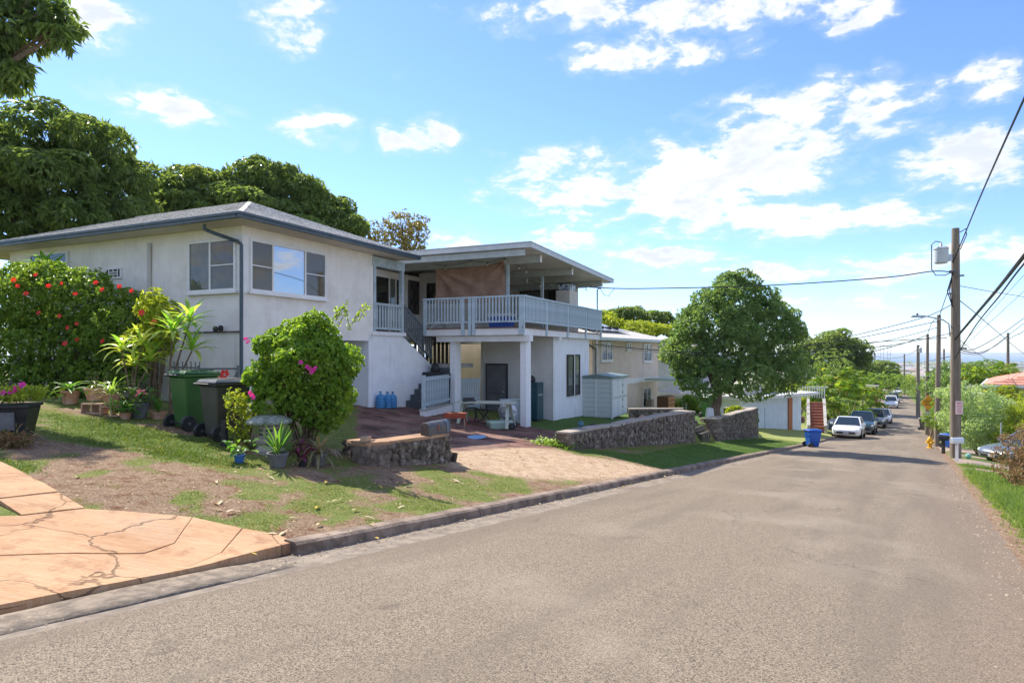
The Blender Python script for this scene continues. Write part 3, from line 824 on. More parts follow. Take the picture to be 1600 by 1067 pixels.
# inner walls of the porch and the upper floor behind the deck
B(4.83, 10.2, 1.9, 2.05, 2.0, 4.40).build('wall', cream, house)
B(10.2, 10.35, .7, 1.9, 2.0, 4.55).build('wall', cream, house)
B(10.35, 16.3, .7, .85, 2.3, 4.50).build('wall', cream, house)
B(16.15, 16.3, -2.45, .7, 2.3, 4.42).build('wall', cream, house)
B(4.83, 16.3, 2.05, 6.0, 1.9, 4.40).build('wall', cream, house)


def window(x0, x1, z0, z1, place, panes, sill=True, fr=.055, parent=None, frm=white, blind_m=None):
    """window on a wall; local x along the wall, y outwards, z up; panes = list of (x0,x1,kind)"""
    M, par = place
    def bx(mb, a0, a1, y0, y1, c0, c1):
        mb.box(a0, a1, y0, y1, c0, c1, M=M)
    f = MB()
    bx(f, x0, x1, .004, .075, z1 - fr, z1); bx(f, x0, x1, .004, .075, z0, z0 + fr)
    bx(f, x0, x0 + fr, .004, .073, z0 + fr, z1 - fr); bx(f, x1 - fr, x1, .004, .073, z0 + fr, z1 - fr)
    for (p0, p1, kind) in panes[:-1]:
        bx(f, p1 - fr * .45, p1 + fr * .45, .004, .070, z0 + fr, z1 - fr)
    fo = f.build('window', frm, par)
    if sill:
        s_ = MB(); bx(s_, x0 - .05, x1 + .05, .004, .11, z0 - .06, z0 - .002); s_.build('sill', frm, fo)
    for (p0, p1, kind) in panes:
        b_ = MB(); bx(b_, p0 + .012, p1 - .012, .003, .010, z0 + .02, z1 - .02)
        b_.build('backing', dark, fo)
        if kind in ('blind', 'louvre'):
            sl = MB(); n = int((z1 - z0) / .05)
            for i in range(n):
                zz = z0 + .06 + (z1 - z0 - .1) * i / n
                q = len(sl.v); sl.box(p0 + .03, p1 - .03, .012, .020, zz, zz + .043, M=M)
            sl.build('blind', (blind_m or blind) if kind == 'blind' else darkwood, fo)
        if kind == 'curtain':
            c = MB(); n = 22; pts = []
            for i in range(n + 1):
                xx = p0 + .03 + (p1 - p0 - .06) * i / n; yy = .022 + .011 * math.sin(i * 1.9) + .005 * math.sin(i * 4.3)
                for zz in (z0 + .03, (z0 + z1) / 2, z1 - .03): pts.append(M @ Vector((xx + (.03 * math.sin(zz * 6)), yy, zz)))
            c.poly(pts, [(i * 3 + j, i * 3 + 3 + j, i * 3 + 4 + j, i * 3 + 1 + j) for i in range(n) for j in range(2)])
            c.build('curtain', curtain_m, fo)
        g = MB(); bx(g, p0 + .02, p1 - .02, .046, .050, z0 + fr * .7, z1 - fr * .7)
        g.build('pane', mirror_glass if kind == 'mirror' else glass, fo)
        if kind in ('blind', 'midrail'):
            r_ = MB(); bx(r_, p0 + .02, p1 - .02, .052, .066, (z0 + z1) / 2 - .012, (z0 + z1) / 2 + .012); r_.build('rail', frm, fo)
    return fo
# wall frames: outwards -b wall at b=v ; outwards -a wall at a=v
def front(b, par=None): return (Matrix(((1, 0, 0, 0), (0, -1, 0, b), (0, 0, 1, 0), (0, 0, 0, 1))), par or house)
def side(a, par=None): return (Matrix(((0, -1, 0, a), (1, 0, 0, 0), (0, 0, 1, 0), (0, 0, 0, 1))), par or house)
window(.17, 2.73, 2.92, 4.13, front(0), [(.17, .86, 'blind'), (.86, 1.95, 'mirror'), (1.95, 2.73, 'blind')], blind_m=mat('light_blind', (.46, .36, .27), rough=.8))
window(.15, 1.72, 2.92, 4.13, side(0), [(.15, .98, 'blind'), (.98, 1.72, 'curtain')])
window(6.4, 8.14, 3.2, 4.24, side(0), [(6.4, 7.25, 'louvre'), (7.25, 8.14, 'louvre')])
B(-.028, -.003, .0, .15, 2.86, 4.2).build('corner_trim', white, house)
B(-.028, .17, -.028, -.003, 2.86, 4.2).build('corner_trim', white, house)
# decorative vent block
v = B(-.05, -.003, 4.2, 4.8, 3.40, 3.68).build('vent_block', white, house)
mb = MB()
for y0, y1, z0, z1 in ((4.24, 4.31, 3.44, 3.64), (4.69, 4.76, 3.44, 3.64), (4.35, 4.48, 3.44, 3.5), (4.52, 4.65, 3.44, 3.5), (4.35, 4.48, 3.58, 3.64), (4.52, 4.65, 3.58, 3.64), (4.35, 4.65, 3.525, 3.555)):
    mb.box(-.054, -.0505, y0, y1, z0, z1)
mb.build('vent_slot', dark, v)
# waste pipe on the wall
MB().tube([(-.05, 3.11, 4.22), (-.05, 3.11, 1.6)], .05, 10).build('vent_pipe', mat('painted_pipe', (.52, .5, .46), rough=.7), house, smooth=True)
# down pipe with its elbow
MB().tube([(-.5, .62, 4.38), (-.5, .62, 4.28), (-.42, .45, 4.2), (-.12, .02, 4.02), (-.07, -.045, 3.95), (-.07, -.045, 3.6), (-.07, -.045, .1)], .042, 8).build('downpipe', gutter_m, house, smooth=True)
lampm = MB(); lampm.lathe([(.02, 0), (.05, .02), (.06, .1), (.03, .14)], 10, (-.12, .55, 1.99)); lampm.lathe([(.02, 0), (.05, .02), (.06, .1), (.03, .14)], 10, (-.12, .72, 1.97))
lampm.bar((-.12, .52, 2.06), (-.12, .75, 2.06), .03); lampm.build('wall_lamp', black, house)
MB().lathe([(.05, 0), (.09, .05), (.06, .2), (.07, .3), (.02, .36)], 10, (-.1, 8.7, 3.6)).build('wall_lamp', metalw, house)

# hip roof: rows of shingles as overlapping courses
EZ, PT = 4.53, .37; A0, A1, B0, B1 = -.6, 6.3, -.6, 11.2; HK = (A1 - A0) / 2
rf = MB()
am_ = (A0 + A1) / 2; zr = EZ + HK * PT
eave = [(A0, B0), (A1, B0), (A1, B1), (A0, B1)]; r0 = (am_, B0 + HK); r1 = (am_, B1 - HK)
th = .05
rf.poly([(*p, EZ) for p in eave] + [(*r0, zr), (*r1, zr)] + [(*p, EZ - th) for p in eave], [(0, 1, 4), (1, 2, 5, 4), (2, 3, 5), (3, 0, 4, 5), (0, 6, 7, 1), (1, 7, 8, 2), (2, 8, 9, 3), (3, 9, 6, 0)])
roof = rf.build('roof', shingle, house)
crs = MB(); nc = 22
for face in range(2):
    for i in range(nc):
        k0 = HK * i / nc; h0 = k0 * PT
        dz = .016
        if face == 0:      # street side, facing -b
            p = [(A0 + k0, B0 + k0), (A1 - k0, B0 + k0)]; nrm = (0, 1)
        else:              # facing -a
            p = [(A0 + k0, B1 - k0), (A0 + k0, B0 + k0)]; nrm = (1, 0)
        w_ = HK / nc
        q = [(p[0][0], p[0][1], EZ + h0 + dz), (p[1][0], p[1][1], EZ + h0 + dz),
             (p[1][0] + nrm[0] * w_ - (w_ if face == 0 else 0) * 1, p[1][1] + nrm[1] * w_ + (w_ if face == 1 else 0), EZ + h0 + w_ * PT + .003),
             (p[0][0] + nrm[0] * w_ + (w_ if face == 0 else 0), p[0][1] + nrm[1] * w_ - (w_ if face == 1 else 0), EZ + h0 + w_ * PT + .003)]
        low = [(q[0][0], q[0][1], q[0][2] - dz), (q[1][0], q[1][1], q[1][2] - dz)]
        crs.poly(q + low, [(0, 1, 2, 3), (4, 5, 1, 0)])
tag(crs.build('shingle', shingle, roof), kind='stuff')
cap = MB(); cap.bar((A0, B0, EZ + .004), (*r0, zr + .004), .11, .035); cap.bar((A1, B0, EZ + .004), (*r0, zr + .004), .11, .035); cap.bar((*r0, zr + .0), (*r1, zr + .0), .14, .035)
cap.build('ridge_cap', shingle, roof)
B(A0 + .03, A1 - .03, B0 + .03, B1 - .03, 4.402, 4.43).build('soffit', mat('soffit_paint', (.62, .55, .48), (.68, .61, .54), 2, .8), house)
g = MB()
for (x0, x1, y0, y1) in ((A0 - .13, A1 + .02, B0 - .13, B0), (A0 - .13, A0, B0, B1)):
    g.box(x0 + .03, x1 - .0, y0 + .03, y1, 4.405, 4.47)
    g.box(x0, x1 + .0, y0, y1 + .0, 4.471, 4.525)
g.build('gutter', gutter_m, house)

# porch: posts, header, railing
porch = MB().box(4.78, 6.42, -.03, .12, 4.08, 4.36).build('header', greyblue, house)
for a in (4.84, 6.28):
    B(a, a + .11, -.02, .1, 2.13, 4.08).build('post', greyblue, house)
B(5.95, 6.03, 1.1, 1.18, 2.13, 4.35).build('post', greyblue, house)
rl = B(4.95, 6.28, .0, .07, 2.93, 3.0).build('railing', greyblue, house)
B(4.95, 6.28, .01, .06, 2.20, 2.26).build('rail', greyblue, rl)
bal = B(-.035, .035, .02, .05, 2.26, 2.93).mesh('baluster', greyblue)
for i in range(9): obj('baluster', bal, rl, (5.05 + i * .143, 0, 0))
# things behind the porch: sliding door, windows
def front_door(a0, a1, z0, z1, b, kinds, parent=house, frm=cream):
    return window(a0, a1, z0, z1, front(b), kinds, sill=False, frm=frm)
front_door(7.3, 9.15, 2.2, 4.2, 1.9, [(7.3, 8.2, 'louvre'), (8.2, 8.6, 'curtain'), (8.6, 9.15, 'louvre')])
front_door(9.45, 10.1, 2.96, 4.22, 1.9, [(9.45, 10.1, 'louvre')], frm=darkwood)
window(1.05, 1.6, 3.3, 4.2, side(10.2), [(1.05, 1.6, 'louvre')], frm=cream)
window(-2.15, .3, 3.2, 4.32, side(16.15), [(-2.15, -1.1, 'louvre'), (-1.1, .3, 'curtain')], frm=darkwood)

# deck
dk = B(7.6, 15.9, -3.6, -.0, 2.06, 2.27).build('deck', white, house)
nb = 26
brd = MB().box(7.57, 15.93, 0, .128, 2.272, 2.31).mesh('floor_board', brown)
for i in range(28): obj('floor_board', brd, dk, (0, -3.63 + i * .155, 0))
B(7.6, 16.1, .0, .7, 2.06, 2.29).build('deck', concrete_o, house)
B(7.75, 8.05, -3.78, -.38, 1.86, 2.05).build('beam', white, house)
B(10.9, 11.1, -3.6, -3.42, 1.95, 2.055).build('beam', white, house)
deck_rail = B(7.53, 7.60, -3.62, .02, 3.25, 3.305).build('railing', rail_m, house)
deck_rail2 = B(7.60, 15.95, -3.69, -3.62, 3.25, 3.305).build('railing', rail_m, house)
B(7.545, 7.585, -3.6, 0, 2.46, 2.51).build('rail', rail_m, deck_rail)
B(7.6, 15.9, -3.665, -3.625, 2.46, 2.51).build('rail', rail_m, deck_rail2)
post_m = B(-.05, .0, -.055, .055, 2.07, 3.245).mesh('post', rail_m)
post_m2 = B(-.055, .055, -.05, .0, 2.07, 3.245).mesh('post', rail_m)
for b in (-3.56, -1.9, -1.76, -1.5, -.05): obj('post', post_m, deck_rail, (7.598, b, 0))
for a in (7.66, 9.6, 11.7, 13.8, 15.85): obj('post', post_m2, deck_rail2, (a, -3.602, 0))
bl = B(-.018, .018, -.022, .022, 2.51, 3.25).mesh('baluster', rail_m)
for b in np.arange(-3.42, -.1, .118):
    if -1.98 < b < -1.45: continue
    obj('baluster', bl, deck_rail, (7.565, float(b), 0))
bl2 = B(-.03, .03, -.018, .018, 2.51, 3.25).mesh('baluster', rail_m)
for a in np.arange(7.80, 15.8, .112):
    if min(abs(a - p) for p in (9.6, 11.7, 13.8)) < .08: continue
    obj('baluster', bl2, deck_rail2, (float(a), -3.645, 0))
# painted block columns of the carport, courses cut as joints
for (a, b, z0, z1) in ((7.9, -3.60, -1.2, 1.86), (7.9, -1.02, -1.0, 1.86)):
    c = B(a + .006, a + .394, b + .006, b + .194, z0, z1).build('column', block_w, house)
    k = 0; z = z0
    blk = MB().box(a, a + .4, b, b + .2, 0, .193).mesh('block', block_w, bevel=.004)
    while z + .19 < z1 + .01:
        obj('block', blk, c, (0, 0, z)); z += .2
# lower annex and the wall at the back of the carport
gw = mat('grey_carport_wall', (.68, .65, .62), (.74, .71, .68), 2, .9, bump=.15)
B(10.77, 10.92, -3.4, -.5, -1.3, 2.055).build('wall', gw, house)
aw = B(10.92, 14.9, -3.40, -3.25, -1.4, 2.055).build('wall', mat('white_siding', (.80, .82, .84), (.85, .87, .89), 2, .7, streak=.35), house)
gr_ = B(-.006, .006, -3.404, -3.4005, -1.2, 2.04).mesh('siding_joint', mat('joint_grey', (.6, .62, .64), rough=.8))  # joints are thin strips, a little greyer than the siding
for i in range(19): obj('siding_joint', gr_, aw, (11.0 + i * .205, 0, 0))
B(10.74, 10.9, -3.43, -3.405, -1.2, 2.05).build('corner_board', white, house)
B(14.75, 14.9, -3.25, 1.2, -1.4, 2.055).build('wall', white, house)
wn = window(12.17, 13.58, -.16, 1.43, front(-3.4), [(12.17, 12.85, 'louvre'), (12.85, 13.58, 'louvre')], frm=darkwood, sill=False)
cm_ = mat('pale_curtain', (.55, .57, .52), (.66, .68, .63), 3, .9)
for a in (12.24, 12.98):
    c = MB(); n = 10; pts = []
    for i in range(n + 1):
        for zz in (.25, .7, 1.36): pts.append((a + i * .052, -3.436 - .005 * math.sin(i * 2.2), zz))
    c.poly(pts, [(i * 3 + j, i * 3 + 3 + j, i * 3 + 4 + j, i * 3 + 1 + j) for i in range(n) for j in range(2)]); c.build('curtain', cm_, wn)
B(12.83, 12.9, -3.49, -3.48, -.16, 1.43).build('mullion', white, wn)
# grey door
dr = B(10.70, 10.765, -1.62, -.72, -1.0, 1.10).build('door', mat('door_frame_dark', (.05, .048, .05), rough=.5), house)
B(10.68, 10.698, -1.56, -.78, -.92, 1.04).build('leaf', mat('grey_door', (.13, .125, .135), (.16, .155, .165), 3, .45), dr)
MB().tube([(10.64, -1.48, .05), (10.68, -1.48, .05)], .03, 10).build('handle', steel, dr)
B(10.672, 10.679, -1.5, -.8, -.02, .0).build('rail', black, dr)
B(10.74, 10.765, -.62, -.5, -1.1, 2.05).build('post', cream, house)
# underside light strip
B(10.2, 10.28, -2.6, -1.4, 1.98, 2.05).build('strip_lamp', brown, house)

# wing roof: nearly flat, on beams
def zf_(x, y): return -.0225 * (x - 7.5)
wr = MB(); wr.box(7.35, 16.45, -3.98, 6.2, 4.73, 4.86, zf=zf_)
wr2 = wr.build('wing_roof', white, house)
MB().box(7.30, 16.5, -4.03, 6.25, 4.865, 4.90, zf=zf_).build('roof_sheet', mat('grey_roof_edge', (.36, .37, .37), (.44, .45, .45), 5, .6), wr2)
fas = MB(); fas.box(7.31, 7.348, -4.01, 6.2, 4.72, 4.862, zf=zf_); fas.box(7.35, 16.46, -4.022, -3.984, 4.72, 4.862, zf=zf_)
fas.build('fascia', mat('grey_fascia', (.52, .55, .56), (.60, .63, .64), 4, .6), wr2)
bm_m = mat('grey_green_beam', (.40, .44, .43), (.48, .52, .50), 4, .7)
for a in (8.77, 11.83, 15.6):
    z = 4.722 + zf_(a, 0)
    bmn = B(a - .07, a + .07, -3.75, 6.0, z - .24, z).build('beam', bm_m, wr2)
    B(a - .068, a + .068, -3.765, -3.7505, z - .235, z - .005).build('beam_end', white, bmn)
    B(a - .05, a + .05, -2.6, -2.5, 2.31, z - .24).build('post', greyblue, house)
B(7.4, 8.7, -3.7, 5.9, 4.60, 4.62, zf=zf_)
MB().box(7.42, 7.5, -3.75, 6.0, 4.50, 4.70).build('beam', bm_m, wr2)

# outside stairs beside the porch
st_m = mat('painted_dark_steps', (.06, .075, .08), (.09, .105, .11), 5, .6)
out_ = [(6.38, -.7), (8.15, -.7), (8.15, 1.02), (6.38, 2.0)]
MB().prism([(x, z) for x, z in out_], .0, .16).build('stair_wall', stucco_w, house)
up = thing('stair', (0, 0, 0), 0, None, None); up.parent = house
for i in range(5):
    MB().box(6.4 + i * .34, 6.4 + (i + 1) * .34 + .02, .02, 1.0, 2.07 - (i + 1) * .19, 2.10 - (i + 1) * .19).build('tread', st_m, up)
    MB().box(6.4 + i * .34, 6.43 + i * .34, .02, 1.0, 2.10 - (i + 1) * .19, 2.07 - i * .19).build('riser', st_m, up)
B(8.1, 9.4, -.9, 1.1, .98, 1.12).build('landing', concrete_o, house)
lo_ = thing('stair', (0, 0, 0), 0, None, None); lo_.parent = house
for i in range(7):
    a = 6.5 + i * .245; z = -.2 + (i + 1) * .17
    MB().box(a, a + .27 if i < 6 else a + .3, -.78, -.03, -.5, z).build('step', st_m, lo_)
sr = MB(); sr.bar((6.44, .03, 3.02), (8.15, .03, 2.03), .05, .06); srl = sr.build('railing', mat('dark_rail_paint', (.13, .15, .16), rough=.6), house)
sr = MB(); sr.bar((6.44, .03, 2.25), (8.15, .03, 1.26), .04, .05); sr.build('rail', MATS['dark_rail_paint'], srl)
for i in range(14):
    a = 6.52 + i * .122; z = 3.02 - (a - 6.44) * .579
    MB().box(a - .025, a + .025, .015, .045, z - .76, z).build('baluster', MATS['dark_rail_paint'], srl)
sr = MB(); sr.bar((8.6, .9, 1.95), (10.3, .9, 2.9), .05, .06); srl = sr.build('railing', white, house)
for i in range(11):
    a = 8.68 + i * .15; z = 1.95 + (a - 8.6) * .559; MB().box(a - .025, a + .025, .88, .92, z - .75, z).build('baluster', white, srl)
# slatted screen behind the stairs, in the sun
sc_ = MB().box(9.5, 9.55, -.35, 1.8, 2.0, 2.05).build('slat_screen', darkwood, house)
for i in range(12): MB().box(9.5, 9.54, -.3 + i * .17, -.2 + i * .17, 1.0, 2.0).build('slat', darkwood, sc_)

# ------------------------------------------------------------------ things on and round the deck
def hthing(name, a, b, z, label, cat, group=None, rot=0):
    return thing(name, HP(a, b, z), HZ + rot, label, cat, group)
# brown shade cloth
n, m_ = 60, 26; V = []; 
for i in range(n + 1):
    for j in range(m_ + 1):
        u, v = i / n, j / m_
        b = .22 - 2.68 * u - .05 * math.sin(v * 3) ; top = 4.43 + .10 * u - .05 * math.sin(u * math.pi) + .05 * max(0, u - .85) * 6
        bot = 3.2
        ang_ = math.atan2(v + .02, u + .02); fold = .09 * math.sin(ang_ * 15) * min(1, math.hypot(u, v) * 1.6) * max(0, 1 - u * 1.1) + .05 * math.sin(math.atan2(v + .02, 1.03 - u) * 12) * u + .08 * math.sin(v * 3.1)
        V.append((0 + fold, b, top * (1 - v) + bot * v))
mb = MB(); mb.poly(V, [(i * (m_ + 1) + j, (i + 1) * (m_ + 1) + j, (i + 1) * (m_ + 1) + j + 1, i * (m_ + 1) + j + 1) for i in range(n) for j in range(m_)])
tp = mb.build('shade_cloth', mat('brown_shade_cloth', (.30, .18, .12), (.38, .24, .17), 3, .9, bump=.2, bscale=80), None, smooth=True, loc=HP(8.63, 0, 0), rot=(0, 0, HZ))
tag(tp, 'brown sun-shade cloth hung under the deck roof beam', 'shade cloth')
# string lights
wire_m = mat('black_wire', (.015, .015, .016), rough=.6)
bulb_m = mat('warm_bulb_glass', (.75, .72, .62), rough=.15)
def string_lights(pts, nb, label):
    t = thing('string_lights', pts[0], 0, label, 'string lights'); P0 = Vector(pts[0]); L = []
    for i in range(len(pts) - 1):
        p, q = Vector(pts[i]), Vector(pts[i + 1])
        for k in range(7):
            u = k / 6; L.append(p.lerp(q, u) - Vector((0, 0, .1 * math.sin(u * math.pi))) - P0)
    MB().tube(L, .007, 4).build('cable', wire_m, t)
    for i in range(nb):
        p = L[int((i + .5) / nb * (len(L) - 1))]
        bl_ = MB().lathe([(.012, -.0), (.018, -.06)], 8, p).build('socket', black, t)
        MB().lathe([(.012, -.06), (.03, -.09), (.028, -.115), (.008, -.135)], 8, p).build('bulb', bulb_m, t, smooth=True)
string_lights([HP(8.66, .3, 4.62), HP(8.66, -1.2, 4.66), HP(8.66, -2.5, 4.66), HP(9.5, -2.9, 4.5)], 5, 'string of bulbs along the beam above the brown cloth')
string_lights([HP(9.5, -2.9, 4.5), HP(11.9, -1.9, 4.3), HP(13.2, -2.4, 4.3), HP(15.2, -2.6, 4.32), HP(15.4, -3.4, 4.36)], 9, 'string of bulbs under the roof at the far end of the deck')
# blue cooler behind the balusters
c = hthing('cooler', 8.2, -2.6, 2.31, 'blue cooler with white lid on the deck floor', 'cooler')
MB().taper((0, 0, 0), (.2, .36), (0, 0, .36), (.23, .40)).build('body', mat('blue_plastic', (.02, .09, .42), rough=.4), c, bevel=.02)
MB().box(-.25, .25, -.42, .42, .362, .45).build('lid', mat('white_plastic', (.75, .77, .8), rough=.4), c, bevel=.02)
# white cabinet and fish tank
c = hthing('cabinet', 13.9, -2.75, 2.31, 'white cabinet at the far corner of the deck', 'cabinet')
MB().box(-.5, .5, -.35, .25, 0, 1.68).build('body', cream, c, bevel=.008)
MB().box(-.52, -.503, -.33, -.06, .05, 1.6).build('door', cream, c); MB().box(-.52, -.503, -.04, .23, .05, 1.6).build('door', cream, c)
c = hthing('storage_box', 13.9, -2.8, 3.99, 'blue and white clear tub standing on the deck cabinet', 'storage box')
MB().taper((0, 0, 0), (.3, .24), (0, 0, .27), (.34, .28)).build('tub', mat('blue_white_tub', (.55, .62, .68), (.06, .14, .3), 7, .35, contrast=(.5, .55)), c, bevel=.01)
MB().box(-.35, .35, -.3, .3, .272, .31).build('lid', black, c)
MB().box(.12, .16, -3.3, -3.26, 0, 0)
# weather head of the power drop
wh = hthing('service_mast', 16.7, -3.2, -1.3, 'grey electric service mast beside the deck roof end', 'service mast')
MB().tube([(0, 0, 0), (0, 0, 5.55), (0, -.06, 5.66), (0, -.16, 5.62)], .035, 8).build('mast', steel, wh, smooth=True)
MB().tube([(0, -.16, 5.6), (.05, -.3, 5.35), (.1, -.5, 5.3), (.2, -.6, 5.5), (.25, -.7, 5.62)], .012, 5).build('wire_loop', wire_m, wh)

# water bottles
btm = bpy.data.materials.new('blue_water_bottle'); btm.use_nodes = True; t = NT(btm.node_tree)
pb = t.n('ShaderNodeBsdfPrincipled'); pb.inputs['Base Color'].default_value = (.10, .34, .60, 1); pb.inputs['Roughness'].default_value = .15
trp = t.n('ShaderNodeBsdfTransparent'); trp.inputs[0].default_value = (.4, .7, .95, 1)
mx = t.n('ShaderNodeMixShader'); mx.inputs[0].default_value = .6; t.l(trp.outputs[0], mx.inputs[1]); t.l(pb.outputs[0], mx.inputs[2])
oo = t.n('ShaderNodeOutputMaterial'); t.l(mx.outputs[0], oo.inputs['Surface'])
prof = [(.10, 0), (.128, .015), (.133, .05), (.126, .07), (.133, .09), (.133, .15), (.126, .165), (.133, .18), (.133, .24), (.126, .255), (.133, .27), (.128, .33), (.10, .385), (.04, .425), (.028, .44), (.028, .475)]
for i, (px, lb) in enumerate(((583.5, 'blue five-gallon water bottle nearest the garage opening, leftmost of three'), (592, 'blue water bottle standing between the two others by the plaster wall'), (601.5, 'blue water bottle nearest the stairs, rightmost of three'))):
    p = HP(4.95 + .31 * i, -.17 - .03 * (i % 2)); p.z = gzf(p.x, p.y)
    t_ = thing('water_bottle', p, 0, lb, 'water bottle', 'water bottles by the plaster wall')
    MB().lathe(prof, 20).build('bottle', btm, t_, smooth=True)
    MB().lathe([(.118, .02), (.12, .2)], 16).build('water', mat('bottle_water', (.05, .30, .45), rough=.1), t_, smooth=True)
    MB().lathe([(.034, .47), (.034, .50), (.03, .505)], 12).build('cap', mat('blue_cap', (.03, .1, .3), rough=.4), t_)
# covered barrel grill behind the picket fence
c = thing('covered_grill', on_ground(680, 21.5), HZ, 'black covered kettle grill behind the picket fence by the stairs', 'grill')
c.location.z = -.15
MB().taper((0, 0, 0), (.28, .5), (0, 0, 1.0), (.3, .52)).build('cover', black, c, bevel=.05)
MB().lathe([(.1, 1.0), (.14, 1.06), (.13, 1.22), (.07, 1.28), (.03, 1.3)], 12).build('knob', black, c, smooth=True)

# low white plinth and picket fence beside the column
p0 = at(661, 641, 18.9); p1 = at(702, 632, 21.3)
d = (p1 - p0); d.z = 0; L = d.length; ang = math.atan2(d.y, d.x)
pl = thing('low_wall', (p0.x, p0.y, -.75), ang, 'low white plinth wall under the pale picket fence', 'wall')
MB().box(0, L, -.1, .1, -.1, .53).build('body', stucco_w, pl)
MB().box(-.02, L, -.12, .12, .532, .58).build('capping', concrete_o, pl)
pf = thing('picket_fence', (p0.x, p0.y, -.17), ang, 'pale blue picket fence left of the carport column', 'fence')
MB().box(0, .1, -.05, .05, -.02, 1.0).build('post', rail_m, pf)
MB().box(.1, L, -.04, -.01, .84, .9).build('rail', rail_m, pf); MB().box(.1, L, -.04, -.01, .1, .16).build('rail', rail_m, pf)
pk = MB().box(-.03, .03, -.01, .015, .04, .95).mesh('picket', rail_m)
for i in range(int(L / .155)): obj('picket', pk, pf, (.18 + i * .155, 0, 0))
p0 = at(719, 640, 22.3); p1 = at(751, 636, 23.0); d = p1 - p0; d.z = 0; L = d.length; ang = math.atan2(d.y, d.x)
pf = thing('picket_fence', (p0.x, p0.y, -.5), ang, 'pale picket fence between the carport columns beside the grey door', 'fence')
MB().box(0, L, .0, .03, .95, 1.02).build('rail', rail_m, pf); MB().box(0, L, .0, .03, .1, .16).build('rail', rail_m, pf)
pk = MB().box(-.025, .025, -.02, -.001, .0, 1.1).mesh('picket', rail_m)
for i in range(int(L / .085)): obj('picket', pk, pf, (.03 + i * .085, 0, 0))
# sunny tan side wall of the next house seen through the carport
tw = thing('side_wall', HP(17.2, 1.0, -1), HZ, 'sunlit tan wall with handrail seen through the carport gap', 'wall')
MB().box(0, .15, -2.2, 5, 0, 3.2).build('panel', tanw, tw)
MB().box(-.03, -.003, .4, .55, 0, 3.1).build('trim', white, tw)
mb = MB(); mb.tube([(-1.0, -.2, 2.0), (-1.0, -.2, .6)], .03, 6); mb.tube([(-1.0, -.2, 1.9), (-1.0, -1.8, .9)], .025, 6)
mb.build('handrail', black, tw)

# teal locker with its black cap
c = hthing('locker', 9.95, -2.95, 0, 'tall dark teal metal cabinet against the carport wall', 'cabinet'); c.location.z = gzf(c.location.x, c.location.y)
teal = mat('dark_teal_metal', (.012, .055, .075), (.016, .07, .09), 4, .35)
MB().box(-.28, .28, -.3, .3, .03, 1.32).build('body', teal, c, bevel=.006)
MB().box(-.296, -.283, -.28, -.01, .06, 1.28).build('door', teal, c); MB().box(-.296, -.283, .01, .28, .06, 1.28).build('door', teal, c)
MB().box(-.27, .27, -.29, .29, 0, .03).build('plinth', black, c)
for x_ in (-.16, -.05, .1): MB().box(x_, x_ + .04, -.309, -.302, .86, .92).build('sticker', metalw, c)
MB().lathe([(.001, -.30), (.09, -.30)], 14, M=Matrix.Translation((-.3, .1, .95)) @ Matrix.Rotation(R(90), 4, 'Y') @ Matrix.Translation((0, 0, .3))).build('badge', metalw, c)
hl = hthing('helmet', 9.9, -2.95, gzf(c.location.x, c.location.y) + 1.325, 'black rounded pot standing on the teal cabinet', 'pot')
MB().lathe([(.10, 0), (.13, .04), (.13, .12), (.09, .18), (.03, .21)], 14).build('bowl', black, hl, smooth=True); MB().lathe([(.02, .2), (.03, .235)], 8).build('knob', black, hl)
hl.name = 'pot'

# picnic table with its red bench, and clutter under it
def bars(mb, L_):
    for a in L_: mb.bar(*a)
    return mb
pa = at(712, 652, 18.2); pb_ = at(800, 655, 19.0)
ta = Vector(((722 - 800) / 1000 * 18.9, 18.9)); tb = Vector(((797 - 800) / 1000 * 18.4, 18.4)); tang = math.atan2((tb - ta).y, (tb - ta).x)
tc_ = (ta + tb) / 2
sage = mat('sage_table_paint', (.42, .46, .38), (.52, .54, .46), 4, .7, c3=(.36, .33, .28), s3=4)
tzb = gzf(tc_.x, tc_.y)
pt = thing('picnic_table', (tc_.x, tc_.y + .25, tzb), tang + .12, 'weathered pale green picnic table under the deck', 'table')
LT = 1.78
tb_ = MB().box(-LT / 2, LT / 2, 0, .135, .70, .735).mesh('top_board', sage)
for i in range(5): obj('top_board', tb_, pt, (0, -.36 + i * .145, 0))
for s_ in (-1, 1):
    MB().bar((s_ * .68, -.12, .7), (s_ * .74, -.5, 0), .09, .04).build('leg', sage, pt)
    MB().bar((s_ * .68, .12, .7), (s_ * .74, .5, 0), .09, .04).build('leg', sage, pt)
    MB().bar((s_ * .66, -.36, .68), (s_ * .66, .36, .68), .04, .08).build('cleat', sage, pt)
redp = mat('red_brown_paint', (.30, .055, .025), (.38, .08, .035), 5, .6)
p = on_ground(712, 17.7); bn = thing('bench', p, tang + .25, 'small red wooden bench at the left end of the picnic table', 'bench')
MB().box(-.30, .30, -.11, .11, .36, .40).build('seat', redp, bn); MB().box(-.30, .30, -.12, -.105, .26, .36).build('apron', redp, bn)
for s_ in (-1, 1):
    for u in (-1, 1): MB().bar((s_ * .24, u * .07, .36), (s_ * .28, u * .13, 0), .04, .03).build('leg', wood_old if u < 0 else redp, bn)
